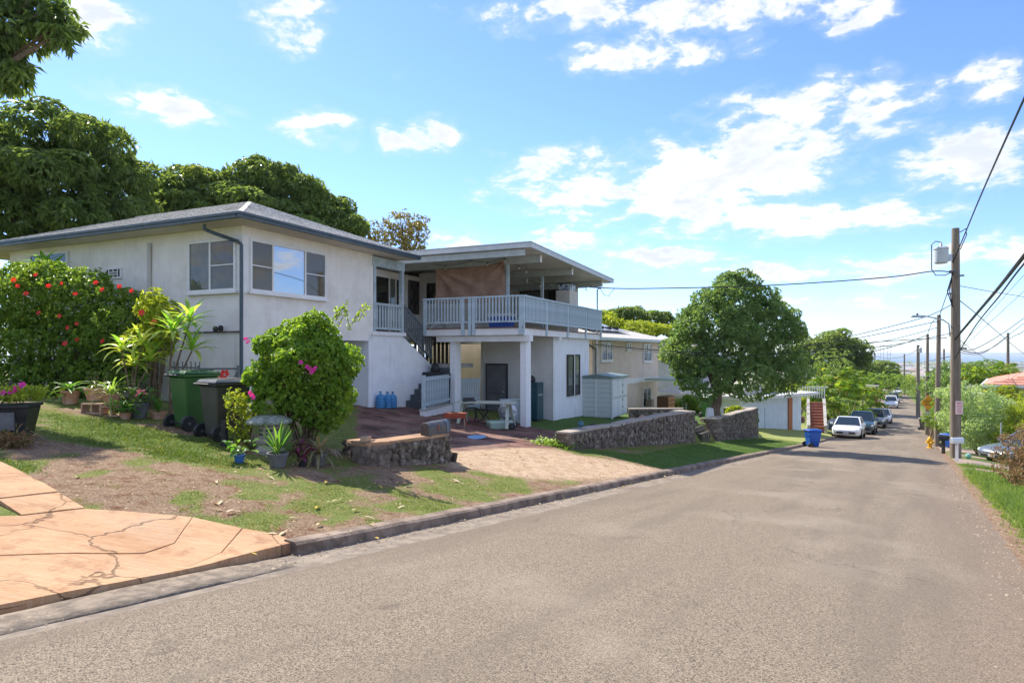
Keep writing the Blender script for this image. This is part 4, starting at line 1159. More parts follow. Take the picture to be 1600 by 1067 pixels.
for (px, Y, lb, cat_, kind) in ((735, 19.4, 'black folding chair frame behind the red bench', 'chair', 0), (757, 19.6, 'dark metal stool frame under the middle of the picnic table', 'stool', 1)):
    p = on_ground(px, Y); t_ = thing('folding_chair' if kind == 0 else 'stool', p, .4 + kind, lb, cat_)
    MB().box(-.18, .18, -.16, .16, .40, .43).build('seat', black, t_)
    for sx in (-1, 1):
        for sy in (-1, 1): MB().bar((sx * .16, sy * .14, .4), (sx * .2, -sy * .18, 0), .025).build('leg', black, t_)
    if kind == 0: MB().box(-.18, .18, .15, .17, .5, .72).build('backrest', black, t_)
p = on_ground(780, 18.7); t_ = thing('kayak_cart', p, .3, 'pale green plastic tub lying under the picnic table', 'tub'); t_.name = 'plastic_tub'
MB().taper((0, 0, 0), (.3, .2), (0, 0, .25), (.38, .26)).build('tub', mat('mint_plastic', (.38, .50, .42), rough=.5), t_, bevel=.04)
MB().lathe([(.08, 0), (.1, .02), (.1, .05), (.08, .07)], 14, M=Matrix.Translation((.3, -.27, .1)) @ Matrix.Rotation(R(90), 4, 'X')).build('wheel', black, t_)
p = on_ground(793, 19.4); t_ = thing('stroller', p, .6, 'grey and white fabric bundle on a small wheeled frame beside the column', 'cart'); t_.name = 'cart'
MB().lathe([(.1, .25), (.26, .35), (.3, .52), (.22, .66), (.06, .7)], 12).build('bundle', mat('grey_bundle', (.32, .34, .38), (.6, .62, .65), 5, .9, contrast=(.45, .55)), t_, smooth=True)
for sx in (-1, 1):
    MB().bar((sx * .15, 0, .3), (sx * .2, -.1, .08), .03).build('strut', steel, t_)
    MB().lathe([(.05, -.02), (.1, -.02), (.1, .02), (.05, .02)], 14, M=Matrix.Translation((sx * .2, -.1, .1)) @ Matrix.Rotation(R(90), 4, 'Y')).build('wheel', black, t_)
p = on_ground(797, 20.8); t_ = thing('storage_bin', p, .2, 'pale blue grey box against the carport wall behind the table', 'box')
MB().box(-.3, .3, -.2, .2, 0, .72).build('box', mat('pale_blue_box', (.50, .58, .62), rough=.6), t_, bevel=.02); MB().box(-.32, .32, -.22, .22, .722, .76).build('lid', MATS['pale_blue_box'], t_)
p = on_ground(740, 18.75, .74); p.z = tzb + .737
tag(MB().box(-.2, .2, -.06, .06, 0, .04).build('tool_case', black, None, loc=(tc_.x - .5, tc_.y + .25, tzb + .737), rot=(0, 0, .6)), 'black flat case lying on the left of the picnic table top', 'case')
tag(MB().lathe([(.02, 0), (.26, 0), (.27, .015), (.2, .02), (.02, .012)], 20).build('plastic_disc', mat('pale_blue_disc', (.25, .45, .7), rough=.4), None, loc=G(743, 684) + Vector((0, 0, .01)), rot=(.05, -.05, 0)), 'flat pale blue plastic disc lying on the red paving', 'disc')

# storage shed
sx0 = at(957, 652, 25.4); shd = thing('storage_shed', (sx0.x, sx0.y, gzf(sx0.x, sx0.y)), HZ, 'pale grey-green resin garden shed beside the white annex', 'shed')
shm = mat('pale_sage_resin', (.50, .54, .50), (.56, .60, .56), 3, .6); shl = mat('white_resin', (.70, .73, .72), rough=.6)
WB, WL, WH = 1.35, 2.3, 1.62
MB().box(.02, WL, .02, WB, .03, WH).build('body', shm, shd)
pn = MB().box(-.012, .018, .06, .06 + .58, 0, .185).mesh('panel', shm, bevel=.006)
for j in range(2):
    for k in range(8): obj('panel', pn, shd, (0, j * .63, .06 + k * .193))
for y in (-.02, .64, 1.30): MB().box(-.03, .02, y, y + .055, 0, WH).build('corner_rib', shl, shd)
for j in range(3):
    for k in range(2):
        MB().box(.08 + j * .74, .74 + j * .74, -.012, .018, .08 + k * .78, .76 + k * .78).build('door_panel', shl, shd)
for k in range(4): MB().box(1.45, 1.5, -.03, -.013, .35 + k * .3, .43 + k * .3).build('hinge', black, shd)
MB().prism([(-.08, WH + .004), (-.08, WH + .05), (WB / 2, WH + .16), (WB + .06, WH + .05), (WB + .06, WH + .004)], -.08, WL + .06, axis='x').build('roof', mat('green_grey_lid', (.15, .22, .21), rough=.5), shd)
# ------------------------------------------------------------------ stone walls
lava = mat('lava_stone', (.055, .042, .032), (.18, .14, .105), 8, .95, bump=.6, bscale=30, c3=(.42, .36, .30), s3=6.0, world=True)
mortar = mat('lava_mortar', (.10, .075, .058), (.22, .17, .135), 9, .95, bump=.5, bscale=20, c3=(.30, .25, .21), s3=6, world=True)
capm = mat('wall_cap_dirt', (.42, .25, .14), (.34, .20, .11), 4, .95, bump=.4, bscale=25, c3=(.20, .14, .10), s3=3, world=True)
capg = mat('wall_cap_concrete', (.34, .29, .24), (.44, .38, .32), 4, .95, bump=.4, bscale=25, c3=(.22, .18, .14), s3=2, world=True)
STN = []
for k in range(8):
    rr = random.Random(k + 40); nn_ = 7 + k % 3; mb = MB(); ring = []
    for j in range(nn_):
        a = 2 * math.pi * (j + rr.uniform(-.25, .25)) / nn_; ring.append((math.cos(a) * rr.uniform(.82, 1.08), math.sin(a) * rr.uniform(.82, 1.08)))
    pts = [(x, 0.3, z) for x, z in ring] + [(x * .97, -.45, z * .97) for x, z in ring] + [(x * .72, -.95 + rr.uniform(-.15, .1), z * .72) for x, z in ring] + [(rr.uniform(-.1, .1), -1.05, rr.uniform(-.1, .1))]
    fs = []
    for j in range(nn_):
        q = (j + 1) % nn_; fs += [(j, q, nn_ + q, nn_ + j), (nn_ + j, nn_ + q, 2 * nn_ + q, 2 * nn_ + j), (2 * nn_ + j, 2 * nn_ + q, 3 * nn_)]
    mb.poly(pts, fs); STN.append(mb.mesh('stone', lava))


def stone_wall(path, thick, label, capmat, sw, shh, faces=(1,), top_only=None, name='stone_wall', name_cat='wall'):
    """path: list of (x,y,zbase,ztop); stones are set proud on the right-hand side of the path"""
    o = Vector(path[0][:3]); t_ = thing(name, o, 0, label, name_cat)
    for i in range(len(path) - 1):
        p, q = Vector(path[i][:2]), Vector(path[i + 1][:2]); d = (q - p); L = d.length; d.normalize(); nr = Vector((d.y, -d.x))
        zb0, zt0, zb1, zt1 = path[i][2], path[i][3], path[i + 1][2], path[i + 1][3]
        k = max(1, int(L / 1.2)); core = MB(); cp = MB()
        for j in range(k):
            u0, u1 = j / k, (j + 1) / k
            def P(u, off, z): v = p.lerp(q, u) - nr * off; return (v.x - o.x, v.y - o.y, z - o.z)
            b0 = zb0 + (zb1 - zb0) * u0 - .25; b1 = zb0 + (zb1 - zb0) * u1 - .25; t0 = zt0 + (zt1 - zt0) * u0 + .02 * math.sin(j * 2.3); t1 = zt0 + (zt1 - zt0) * u1 + .02 * math.sin((j + 1) * 2.3)
            core.poly([P(u0, 0, b0), P(u1, 0, b1), P(u1, thick, b1), P(u0, thick, b0), P(u0, 0, t0 - .03), P(u1, 0, t1 - .03), P(u1, thick, t1 - .03), P(u0, thick, t0 - .03)],
                      [(0, 1, 5, 4), (2, 3, 7, 6), (4, 5, 6, 7)] + ([(3, 0, 4, 7)] if j == 0 else []) + ([(1, 2, 6, 5)] if j == k - 1 else []))
            cp.poly([P(u0, -.025, t0 - .028), P(u1, -.025, t1 - .028), P(u1, thick + .02, t1 - .028), P(u0, thick + .02, t0 - .028), P(u0, -.015, t0 + .02), P(u1, -.015, t1 + .02), P(u1, thick, t1 + .02), P(u0, thick, t0 + .02)],
                    [(0, 1, 5, 4), (2, 3, 7, 6), (4, 5, 6, 7)] + ([(3, 0, 4, 7)] if j == 0 else []) + ([(1, 2, 6, 5)] if j == k - 1 else []))
        core.build('core', mortar, t_); cp.build('capping', capmat, t_)
        ang = math.atan2(d.y, d.x)
        runs = [(p, d, L, nr, ang)]
        if i == len(path) - 2 and 'end' in faces: runs.append((q, -nr, thick, d, math.atan2(-nr.y, -nr.x) + 0))
        if i == 0 and 'start' in faces: runs.append((p - nr * thick, nr, thick, -d, math.atan2(nr.y, nr.x)))
        for (bp_, dd, LL, nrm, an) in runs:
            x = sw * .5; col_ = 0
            main = LL is L
            while x < LL - sw * .15 or (not main and col_ == 0):
                u = min(x / LL, 1) if main else (0 if nrm is not d else 1)
                if not main: u = 1 if (bp_ - q).length < .01 else 0
                zb = zb0 + (zb1 - zb0) * u; zt = zt0 + (zt1 - zt0) * u; z = zb - .05 + shh * (.3 if col_ % 2 else .5)
                while z < zt - shh * .25:
                    rw = random.uniform(.46, .72); rh = random.uniform(.48, .78)
                    pp = bp_ + dd * (x + random.uniform(-.12, .12) * sw)
                    so = obj('stone', random.choice(STN), t_, (pp.x - o.x, pp.y - o.y, z - o.z), (0, random.uniform(-.4, .4), an), (sw * rw, .035 + random.uniform(0, .02), min(shh * rh, (zt - z) * .98 + .02)))
                    z += shh * random.uniform(.88, 1.02)
                x += sw * random.uniform(.88, 1.0); col_ += 1
    return t_


def g3(px, py, top):
    p = G(px, py); return (p.x, p.y, p.z, p.z + top)
e = G(701, 722); m_p = G(574, 728.5); b_p = G(538, 706)
stone_wall([(b_p.x, b_p.y, b_p.z, b_p.z + .20), (m_p.x, m_p.y, m_p.z, m_p.z + .33), (e.x, e.y, e.z, e.z + .485)], .36, 'low lava rock wall with an orange dirt top carrying two mailboxes', capm, .17, .15, faces=(1, 'end'))
LOWTOP = (m_p, e)
def wp(s, n, top):
    x, y = (float(v) for v in sn2xy(s, n)); z = gzf(x, y); return (x, y, z, z + top)
def wq(s, n, s2, top):
    x, y = (float(v) for v in sn2xy(s, n)); x2, y2 = (float(v) for v in sn2xy(s2, 7.2)); z = gzf(x2, y2); return (x, y, z, z + top)
stone_wall([wp(14.0, 7.22, .40), wp(17.3, 7.18, .66), wp(21, 7.18, .98), wp(24.3, 7.18, 1.18), wq(24.8, 7.95, 24.3, 1.14)], .38, 'long lava rock retaining wall along the verge, left of the stone steps', capg, .27, .27)
stone_wall([wq(27.7, 7.95, 27.3, .88), wp(27.3, 7.2, .92), wp(31, 7.2, 1.22), wp(35.7, 7.2, 1.58), wq(36.0, 8.9, 35.8, 1.52)], .38, 'lava rock retaining wall right of the stone steps, below the mango tree', capg, .29, .29)
# inner wall behind the yard
p0 = at(982, 683, 27.5); p1 = at(1068, 661, 27.2)
stone_wall([(p0.x, p0.y, gzf(p0.x, p0.y) - .1, at(982, 639, 27.5).z), (p1.x, p1.y, gzf(p1.x, p1.y) - .1, at(1068, 639, 27.2).z)], .3, 'short lava rock cross wall behind the garden shed', capg, .32, .28)
# steps between the walls
stp = thing('stone_steps', Vector(wp(25.8, 7.32, 0)[:3]), math.atan2(RX, -RY), 'mossy lava stone steps through the gap in the retaining wall', 'steps')
stepm = mat('mossy_step', (.05, .045, .035), (.14, .12, .09), 5, .95, bump=.6, bscale=20, world=True)
for i in range(5):
    MB().box(-.15 + i * .26, .16 + i * .26, -.62, .62, -.3, .05 + .2 * (i + 1) - .06).build('step', stepm, stp, bevel=.02)
    for k in range(4): obj('stone', random.choice(STN), stp, (-.16 + i * .26, -.45 + k * .3, .0 + .2 * i + .05), (0, random.random(), -math.pi / 2), (.13, .05, .085))

# ------------------------------------------------------------------ mailboxes and brick on the low wall
def mailbox_body(t_, L, Wd, H, m, M=Matrix()):
    prof = [(-Wd / 2, 0), (Wd / 2, 0), (Wd / 2, H * .55)] + [(Wd / 2 * math.cos(a), H * .55 + H * .45 * math.sin(a)) for a in np.linspace(.35, math.pi - .35, 7)] + [(-Wd / 2, H * .55)]
    mb = MB(); mb.prism([(x, z) for x, z in prof], -L / 2, L / 2)
    mb.v = [tuple(M @ Vector(v)) for v in mb.v]; return mb
dirw = (LOWTOP[1] - LOWTOP[0]); dirw.z = 0; dirw.normalize(); aw_ = math.atan2(dirw.y, dirw.x); nrw = Vector((-dirw.y, dirw.x, 0))
mbm = mat('grey_mailbox_metal', (.055, .052, .055), (.085, .08, .08), 8, .45)
for (off, back, lb, m) in ((-.20, .10, 'dark grey metal mailbox, the left one of the pair on the low rock wall', mbm), (.02, .22, 'blue-grey mailbox, right one of the pair on the low rock wall', mat('blue_grey_mailbox', (.07, .10, .13), (.10, .13, .17), 8, .45))):
    c0 = LOWTOP[1] + dirw * (off - .08) + nrw * back; z = LOWTOP[1].z + .485 + .02
    t_ = thing('mailbox', (c0.x, c0.y, z), aw_ - math.pi / 2 + .12, lb, 'mailbox', 'mailboxes on the low wall')
    mailbox_body(t_, .50, .19, .24, m).build('box', m, t_, bevel=.006)
    M = Matrix.Translation((0, .258, 0)); mailbox_body(t_, .012, .195, .245, m, M).build('door', m, t_)
    MB().box(-.01, .01, .268, .285, .17, .2).build('latch', steel, t_)
    MB().box(.098, .104, .0, .02, .08, .2).build('flag', metalw if off > 0 else redp, t_)
    MB().box(-.08, .08, -.2, .22, -.02, -.001).build('base', black, t_)
q = LOWTOP[0] + dirw * .10 + nrw * .16
tag(MB().box(-.11, .11, -.05, .05, 0, .075).build('brick', mat('tan_brick', (.48, .33, .2), (.4, .26, .16), 8, .9, bump=.3), None, loc=(q.x, q.y, LOWTOP[0].z + .365), rot=(0, .03, aw_ + .5), bevel=.004), 'loose tan brick lying on the orange top of the low wall', 'brick')
p = G(708, 721); t_ = thing('plant_pot', p, 0, 'small empty black nursery pot at the right end of the low wall', 'pot')
MB().lathe([(.06, 0), (.085, .14), (.09, .15), (.08, .15), (.06, .02)], 14).build('pot', black, t_)

# ------------------------------------------------------------------ foliage helpers
mango_m = leaf_mat('mango_leaf', (.06, .11, .038), (.20, .275, .085), hot=(.38, .40, .08), hot_at=.86, trans=.48, rough=.3)
mango2_m = leaf_mat('pale_mango_leaf', (.06, .135, .045), (.25, .35, .13), hot=(.40, .45, .2), hot_at=.9, trans=.42, rough=.36)
boug_m = leaf_mat('bougainvillea_leaf', (.05, .14, .018), (.26, .37, .055), hot=(.50, .52, .10), hot_at=.82, trans=.5, rough=.45)
hib_m = leaf_mat('hibiscus_leaf', (.06, .14, .02), (.22, .31, .05), hot=(.36, .38, .08), hot_at=.88, trans=.45, rough=.45)
sage_m = leaf_mat('silvery_leaf', (.14, .24, .09), (.46, .55, .34), hot=(.72, .74, .6), hot_at=.86, trans=.42)
yel_m = leaf_mat('yellow_green_leaf', (.11, .19, .02), (.38, .42, .05), hot=(.5, .26, .04), hot_at=.93, trans=.45)
dry_m = leaf_mat('dry_leaf', (.13, .075, .04), (.34, .22, .12), hot=(.14, .2, .04), hot_at=.7, trans=.2, rough=.8)
olive_m = leaf_mat('olive_brown_leaf', (.11, .115, .03), (.27, .23, .08), hot=(.36, .22, .09), hot_at=.85, trans=.3)
bark = mat('bark', (.11, .075, .05), (.21, .155, .11), 6, .95, bump=.9, bscale=18, stretch=(2, 2, .5))
twig_m = mat('twig', (.12, .08, .05), (.2, .14, .09), 6, .9)


def limb_path(p, q, rng, wob=.12, k=6):
    p = Vector(p); q = Vector(q); L = (q - p).length; pts = []
    for i in range(k + 1):
        u = i / k; w_ = math.sin(u * math.pi) * wob * L
        pts.append(p.lerp(q, u) + Vector((rng.uniform(-1, 1) * w_ * .5, rng.uniform(-1, 1) * w_ * .5, w_ * .5)))
    return pts


def tree(name, base, lobes, n, label, cat, m, leaf=.19, wd=.05, per=8, trunk_r=.22, seed=1, droop=.55, group=None, fork=None, inner=.2, shade_var=True, spread=1.0, limbs=None, shell=(.8, 1.06)):
    rng = np.random.default_rng(seed); rr = random.Random(seed); base = Vector(base)
    t_ = thing(name, base, 0, label, cat, group)
    lob = [(l[0] - base.x, l[1] - base.y, l[2] - base.z, *l[3:6]) for l in lobes]
    P, O, idx = lobes_points(clumps(lob, 7, .42, seed), n, rng, inner=inner, shell=shell); idx = idx // 8
    k = P[:, 2] > .15; P, O, idx = P[k], O[k], idx[k]
    tone = rng.random(len(lob)); vb = np.clip(.25 * rng.random(len(P)) + .45 * tone[idx] + .35 * vnoise(P[:, 0] * 1.3 + seed, P[:, 1] * 1.3 + P[:, 2], seed), 0, 1)
    V, Fc, A_ = cluster_leaves(P, O, per, leaf, wd, rng, droop=droop, spread=spread, vbase=vb)
    obj('crown', np_mesh('crown', V, Fc, m, A_), t_)
    c = Vector(np.mean(np.array(lob)[:, :3], axis=0)); fk = Vector(fork) - base if fork else Vector((c.x * .3, c.y * .3, c.z * .45))
    MB().tube(limb_path((0, 0, -.3), fk, rr, .05), [trunk_r * (1.35 - .5 * i / 6) for i in range(7)], 10).build('trunk', bark, t_, smooth=True)
    for i, l in enumerate(lob[: (limbs or 9)]):
        tgt = Vector(l[:3]) + Vector((0, 0, -l[5] * .2)); pth = limb_path(fk + Vector((0, 0, -.1)), tgt, rr, .12)
        MB().tube(pth, [trunk_r * .55 * (1 - .85 * j / 6) + .012 for j in range(7)], 7).build('limb', bark, t_, smooth=True)
        if i < 6:
            tw = MB()
            for q_ in range(7):
                e_ = Vector(l[:3]) + Vector((rr.uniform(-1, 1) * l[3], rr.uniform(-1, 1) * l[4], rr.uniform(-.7, .9) * l[5])) * .8
                tw.tube([pth[4], pth[4].lerp(e_, .5) + Vector((0, 0, .1)), e_], [.03, .018, .006], 4)
            tw.build('twig', twig_m, t_)
    return t_
def L3(px, py, Y, rx, ry, rz):
    p = at(px, py, Y); return (p.x, p.y, p.z, rx, ry, rz)

# the mango tree behind the retaining wall
Yt = 29.3
tree('mango_tree', on_ground(1116, 28.8), [L3(1150, 478, Yt, 1.55, 1.6, 1.35), L3(1108, 505, Yt - .3, 1.5, 1.5, 1.3), L3(1190, 510, Yt, 1.5, 1.5, 1.3), L3(1082, 512, Yt, .95, 1.1, .9), L3(1215, 492, Yt + .2, .8, 1.0, .7), L3(1080, 545, Yt, 1.2, 1.3, .95), L3(1215, 545, Yt + .3, 1.2, 1.3, 1.0),
      L3(1150, 545, Yt - .8, 1.6, 1.2, 1.2), L3(1110, 590, Yt - .4, 1.35, 1.3, .95), L3(1175, 595, Yt - .6, 1.5, 1.3, 1.0), L3(1228, 588, Yt - .2, 1.0, 1.2, .85), L3(1150, 450, Yt + .1, .9, 1, .75), L3(1228, 520, Yt, .65, .8, .6), L3(1070, 575, Yt + .6, .8, .8, .6)],
     8200, 'rounded mango tree growing behind the lava rock wall', 'tree', mango2_m, leaf=.19, wd=.06, per=8, trunk_r=.19, seed=5, fork=on_ground(1122, 28.9, 1.35), droop=.45)
# big trees behind the house
tree('mango_tree', on_ground(60, 24, .2), [L3(60, 210, 24, 1.71, 2, 1.20), L3(150, 245, 24.5, 1.53, 2, 1.38), L3(0, 260, 23, 1.62, 2, 1.55), L3(90, 294, 23.5, 2.16, 2, 1.38), L3(185, 314, 25, 1.44, 2, 1.38), L3(20, 330, 23, 1.80, 2, 1.29), L3(120, 340, 24, 1.98, 2, 1.03), L3(-80, 270, 24, 2.16, 2.4, 2.24), L3(210, 340, 25.5, 1.17, 1.6, 1.03)],
     8500, 'tall dark mango tree behind the left end of the house roof', 'tree', mango_m, leaf=.28, wd=.085, per=8, trunk_r=.3, seed=8, droop=.6)
tree('mango_tree', on_ground(330, 30, .2), [L3(330, 294, 30, 1.71, 2, 0.95), L3(400, 286, 30, 1.71, 2, 1.20), L3(270, 314, 29, 1.35, 2, 1.03), L3(450, 309, 31, 1.62, 2, 1.29), L3(360, 320, 29, 2.16, 2, 1.12), L3(500, 330, 31, 1.35, 2, 1.12), L3(440, 340, 30, 2.16, 2, 1.03), L3(540, 360, 31.5, 0.99, 1.6, 0.82), L3(290, 340, 29, 1.80, 2, 1.03)],
     8500, 'broad mango tree behind the middle of the house roof', 'tree', mango_m, leaf=.29, wd=.09, per=8, trunk_r=.3, seed=9, droop=.6)
tree('sparse_tree', on_ground(620, 33, .2), [L3(590, 360, 33, 1.1, 1.2, .8), L3(630, 345, 33, 1.2, 1.2, .65), L3(655, 360, 33, .6, 1, .5), L3(610, 385, 33, 1.6, 1.2, .7), L3(640, 380, 33, .7, 1, .5)],
     620, 'thin olive-brown tree with bare twigs between the two roofs', 'tree', olive_m, leaf=.22, wd=.07, per=6, trunk_r=.13, seed=10, inner=.5)
# branch of a tree close by at the upper left
tree('mango_tree', (-19, 16.0, gzf(-19, 16)), [L3(15, 35, 16, 1.15, .9, .8), L3(60, 15, 16, .75, .7, .65), L3(-40, 60, 16, 1.4, 1.1, 1.2), L3(8, 110, 16, .55, .6, .55), L3(-120, -60, 16, 2.0, 1.5, 1.9), L3(92, 50, 15.8, .22, .4, .28)],
     1500, 'overhanging mango branches close to the camera at the upper left', 'tree', mango_m, leaf=.33, wd=.085, per=8, trunk_r=.26, seed=12, droop=.9, inner=.3)
# trees behind the deck and the tan house
for (pts, n_, lb, m, sd_, Y) in (([(960, 500, 1.6, 1.0), (990, 497, 1.5, .8), (1020, 500, 1.4, .9), (1044, 508, .9, .9)], 1500, 'dark green trees behind the tan house roof', mango_m, 20, 50),
                                 ([(945, 505, 1.3, .8), (915, 512, 1.2, .8), (1000, 512, 2, .6)], 900, 'yellow-green bushy tree just behind the end of the deck', yel_m, 21, 47)):
    tree('leafy_tree', on_ground(pts[0][0], Y), [L3(a, b, Y, r_, r_, h_) for a, b, r_, h_ in pts], n_, lb, 'tree', m, leaf=.35, wd=.1, per=7, trunk_r=.2, seed=sd_, group=None)


def bush(name, base, lobes, n, label, cat, m, leaf, wd, per=5, seed=1, droop=.1, group=None, inner=.25, shell=(.85, 1.08), sub=(5, .45)):
    rng = np.random.default_rng(seed); base = Vector(base); t_ = thing(name, base, 0, label, cat, group)
    lob = [(l[0] - base.x, l[1] - base.y, l[2] - base.z, *l[3:6]) for l in lobes]
    P, O, idx = lobes_points(clumps(lob, sub[0], sub[1], seed), n, rng, inner=inner, shell=shell); k = P[:, 2] > -.02; P, O, idx = P[k], O[k], idx[k]
    vb = np.clip(.5 * rng.random(len(P)) + .5 * vnoise(P[:, 0] * 3, P[:, 1] * 3 + P[:, 2] * 3, seed), 0, 1)
    V, Fc, A_ = cluster_leaves(P, O, per, leaf, wd, rng, droop=droop, vbase=vb)
    obj('foliage', np_mesh('foliage', V, Fc, m, A_), t_)
    rr = random.Random(seed); mb = MB()
    for i in range(16):
        l = lob[i % len(lob)]; e_ = Vector(l[:3]) + Vector((rr.uniform(-1, 1) * l[3], rr.uniform(-1, 1) * l[4], rr.uniform(-.4, 1) * l[5])) * .85
        mb.tube([Vector((rr.uniform(-.1, .1), rr.uniform(-.1, .1), -.05)), e_ * .5 + Vector((rr.uniform(-.1, .1), 0, .1)), e_], [.022, .014, .004], 5)
    mb.build('stem', twig_m, t_)
    return t_, P, O


def petals(n, L, Wd, cup, m, name='flower', up=.35):
    mb = MB()
    for i in range(n):
        a = 2 * math.pi * i / n; c, s_ = math.cos(a), math.sin(a)
        def Q(r, w_, z): return (c * r - s_ * w_, s_ * r + c * w_, z)
        mb.poly([Q(.1 * L, 0, 0), Q(.55 * L, Wd / 2, up * L * .6), Q(L, 0, up * L * (1 - cup)), Q(.55 * L, -Wd / 2, up * L * .6)], [(0, 1, 2, 3)])
    return mb.mesh(name, m)
red_m = leaf_mat('red_petal', (.55, .02, .015), (.70, .06, .03), trans=.3); mag_m = leaf_mat('magenta_bract', (.55, .03, .30), (.75, .10, .45), trans=.35)
org_m = leaf_mat('orange_petal', (.75, .16, .02), (.8, .25, .03), trans=.3); pink_m = leaf_mat('pink_petal', (.75, .15, .2), (.8, .25, .3), trans=.3)
FL_red = petals(5, .075, .07, .2, red_m); FL_mag = petals(5, .05, .045, .1, mag_m, 'bract'); FL_pink = petals(6, .04, .035, .1, pink_m); FL_org = petals(6, .09, .05, .1, org_m)
def put_flower(me, t_, world, face=(0, -1, .4), s=1.0):
    v = Vector(face) + Vector((random.uniform(-.4, .4), 0, random.uniform(-.3, .3))); q = v.to_track_quat('Z', 'Y').to_euler()
    return obj(me.name.split('.')[0], me, t_, Vector(world) - Vector(t_.location), q, (s, s, s))

# round bougainvillea
bc = at(472, 588, 10.6)
bg_, P_, O_ = bush('bougainvillea', on_ground(475, 10.7), [(bc.x, bc.y, bc.z + .05, .80, .75, .86), (bc.x - .30, bc.y, bc.z + .18, .5, .5, .6), (bc.x + .36, bc.y - .05, bc.z + .18, .48, .5, .6), (bc.x + .15, bc.y, bc.z + .55, .55, .5, .48), (bc.x + .35, bc.y, bc.z - .45, .5, .5, .5), (bc.x - .48, bc.y + .1, bc.z - .12, .34, .5, .5), (bc.x + .54, bc.y, bc.z - .1, .3, .4, .5)],
     6200, 'large round bougainvillea bush with a few magenta flowers in front of the house', 'bush', boug_m, .078, .056, per=5, seed=3, droop=.3, sub=(8, .36))
sh = MB(); PS, OS = [], []
rr = random.Random(4)
for k in range(16):
    a_ = at(rr.uniform(470, 560), 500 + rr.uniform(-8, 20), 10.6); tip = a_ + Vector((rr.uniform(-.1, .22), rr.uniform(-.1, .1), rr.uniform(.1, .32)))
    l_ = [a_ - bg_.location, (a_.lerp(tip, .6) - bg_.location) + Vector((0, 0, .04)), tip - bg_.location]; sh.tube(l_, [.006, .004, .002], 4)
    for j in range(9): v_ = l_[0].lerp(l_[2], (j + 1) / 9); PS.append(v_); OS.append((rr.uniform(-1, 1), rr.uniform(-1, 1), .4))
tag(bg_, None)
V, Fc, A_ = cluster_leaves(np.array([tuple(v) for v in PS]), unit(np.array(OS)), 3, .055, .035, np.random.default_rng(2), droop=0)
obj('shoot', np_mesh('shoot', V, Fc, boug_m, np.clip(A_ * .3 + .6, 0, .84)), bg_); tag(sh.build('stem', twig_m, bg_), kind='stuff')
for (px, py) in ((484, 576), (490, 578), (487, 582), (493, 575), (480, 573), (470, 566), (394, 618), (391, 614), (388, 535), (384, 530), (397, 622)): put_flower(FL_mag, bg_, at(px, py, 9.85), s=.8)

# hibiscus hedge with red flowers
hl_ = []
for (px, py, r_, h_) in ((0, 480, 1.1, .95), (50, 465, 1.0, .85), (105, 468, 1.0, .85), (150, 482, .85, .8), (185, 505, .62, .7), (20, 540, 1.3, 1.0), (90, 545, 1.2, 1.0), (150, 550, .95, .9), (195, 545, .55, .7), (40, 600, 1.2, .6), (110, 595, 1.1, .6), (-70, 500, 1.4, 1.4), (180, 585, .6, .5)):
    hl_.append(L3(px, py, 14.9, r_, .9, h_))
hb, _, _ = bush('hibiscus_hedge', on_ground(90, 15), hl_, 11500, 'tall hibiscus hedge with red flowers at the left of the yard', 'hedge', hib_m, .09, .06, per=5, seed=6, droop=.3, inner=.3)
for (px, py) in ((56, 430), (28, 447), (41, 459), (76, 447), (150, 442), (160, 453), (187, 448), (206, 455), (61, 489), (93, 494), (106, 512), (102, 537), (121, 530), (120, 506), (118, 460), (161, 533), (22, 438), (97, 443)):
    put_flower(FL_red, hb, at(px, py, 13.9), s=random.uniform(.6, .9))
# yellowish shrub in front of the wall pipe
yb, _, _ = bush('papaya_shrub', on_ground(243, 13.2), [L3(240, 480, 13.2, .35, .35, .3), L3(258, 500, 13.2, .3, .3, .25), L3(240, 530, 13.3, .45, .4, .4)], 420, 'small yellow-green shrub with an orange flower beside the red hibiscus hedge', 'shrub', yel_m, .13, .06, per=6, seed=16)
yb.name = 'yellow_shrub'; put_flower(FL_org, yb, at(241, 504, 12.8)); put_flower(FL_red, yb, at(222, 489, 12.8))


# ---------- plants with leaves one can pick apart
def leaf_mesh(name, L, Wd, arch, m, seg=5, fold=.18, hot=.4):
    mb = MB(); pts = []
    for i in range(seg + 1):
        u = i / seg; a = arch * u; x = L * (math.sin(a) / arch if arch else u); z = -L * ((1 - math.cos(a)) / arch if arch else 0)
        w_ = Wd / 2 * max(.04, math.sin(min(1, u * .93 + .07) * math.pi) ** .7 if u < 1 else .04)
        pts += [(x, -w_, z + w_ * fold * 2), (x, 0, z), (x, w_, z + w_ * fold * 2)]
    fs = []
    for i in range(seg):
        k = i * 3; fs += [(k, k + 1, k + 4, k + 3), (k + 1, k + 2, k + 5, k + 4)]
    mb.poly(pts, fs); me = mb.mesh(name, m, smooth=True)
    a = me.attributes.new('var', 'FLOAT', 'POINT'); a.data.foreach_set('value', [hot + .08 * math.sin(i * 1.7) for i in range(len(me.vertices))]); return me
ti_m = leaf_mat('ti_leaf', (.09, .24, .03), (.62, .62, .18), trans=.55, rough=.35)
TI = [leaf_mesh('leaf', .48, .085, a, ti_m, hot=h) for a, h in ((1.0, .15), (1.3, .75), (.7, .4), (1.5, .55))]
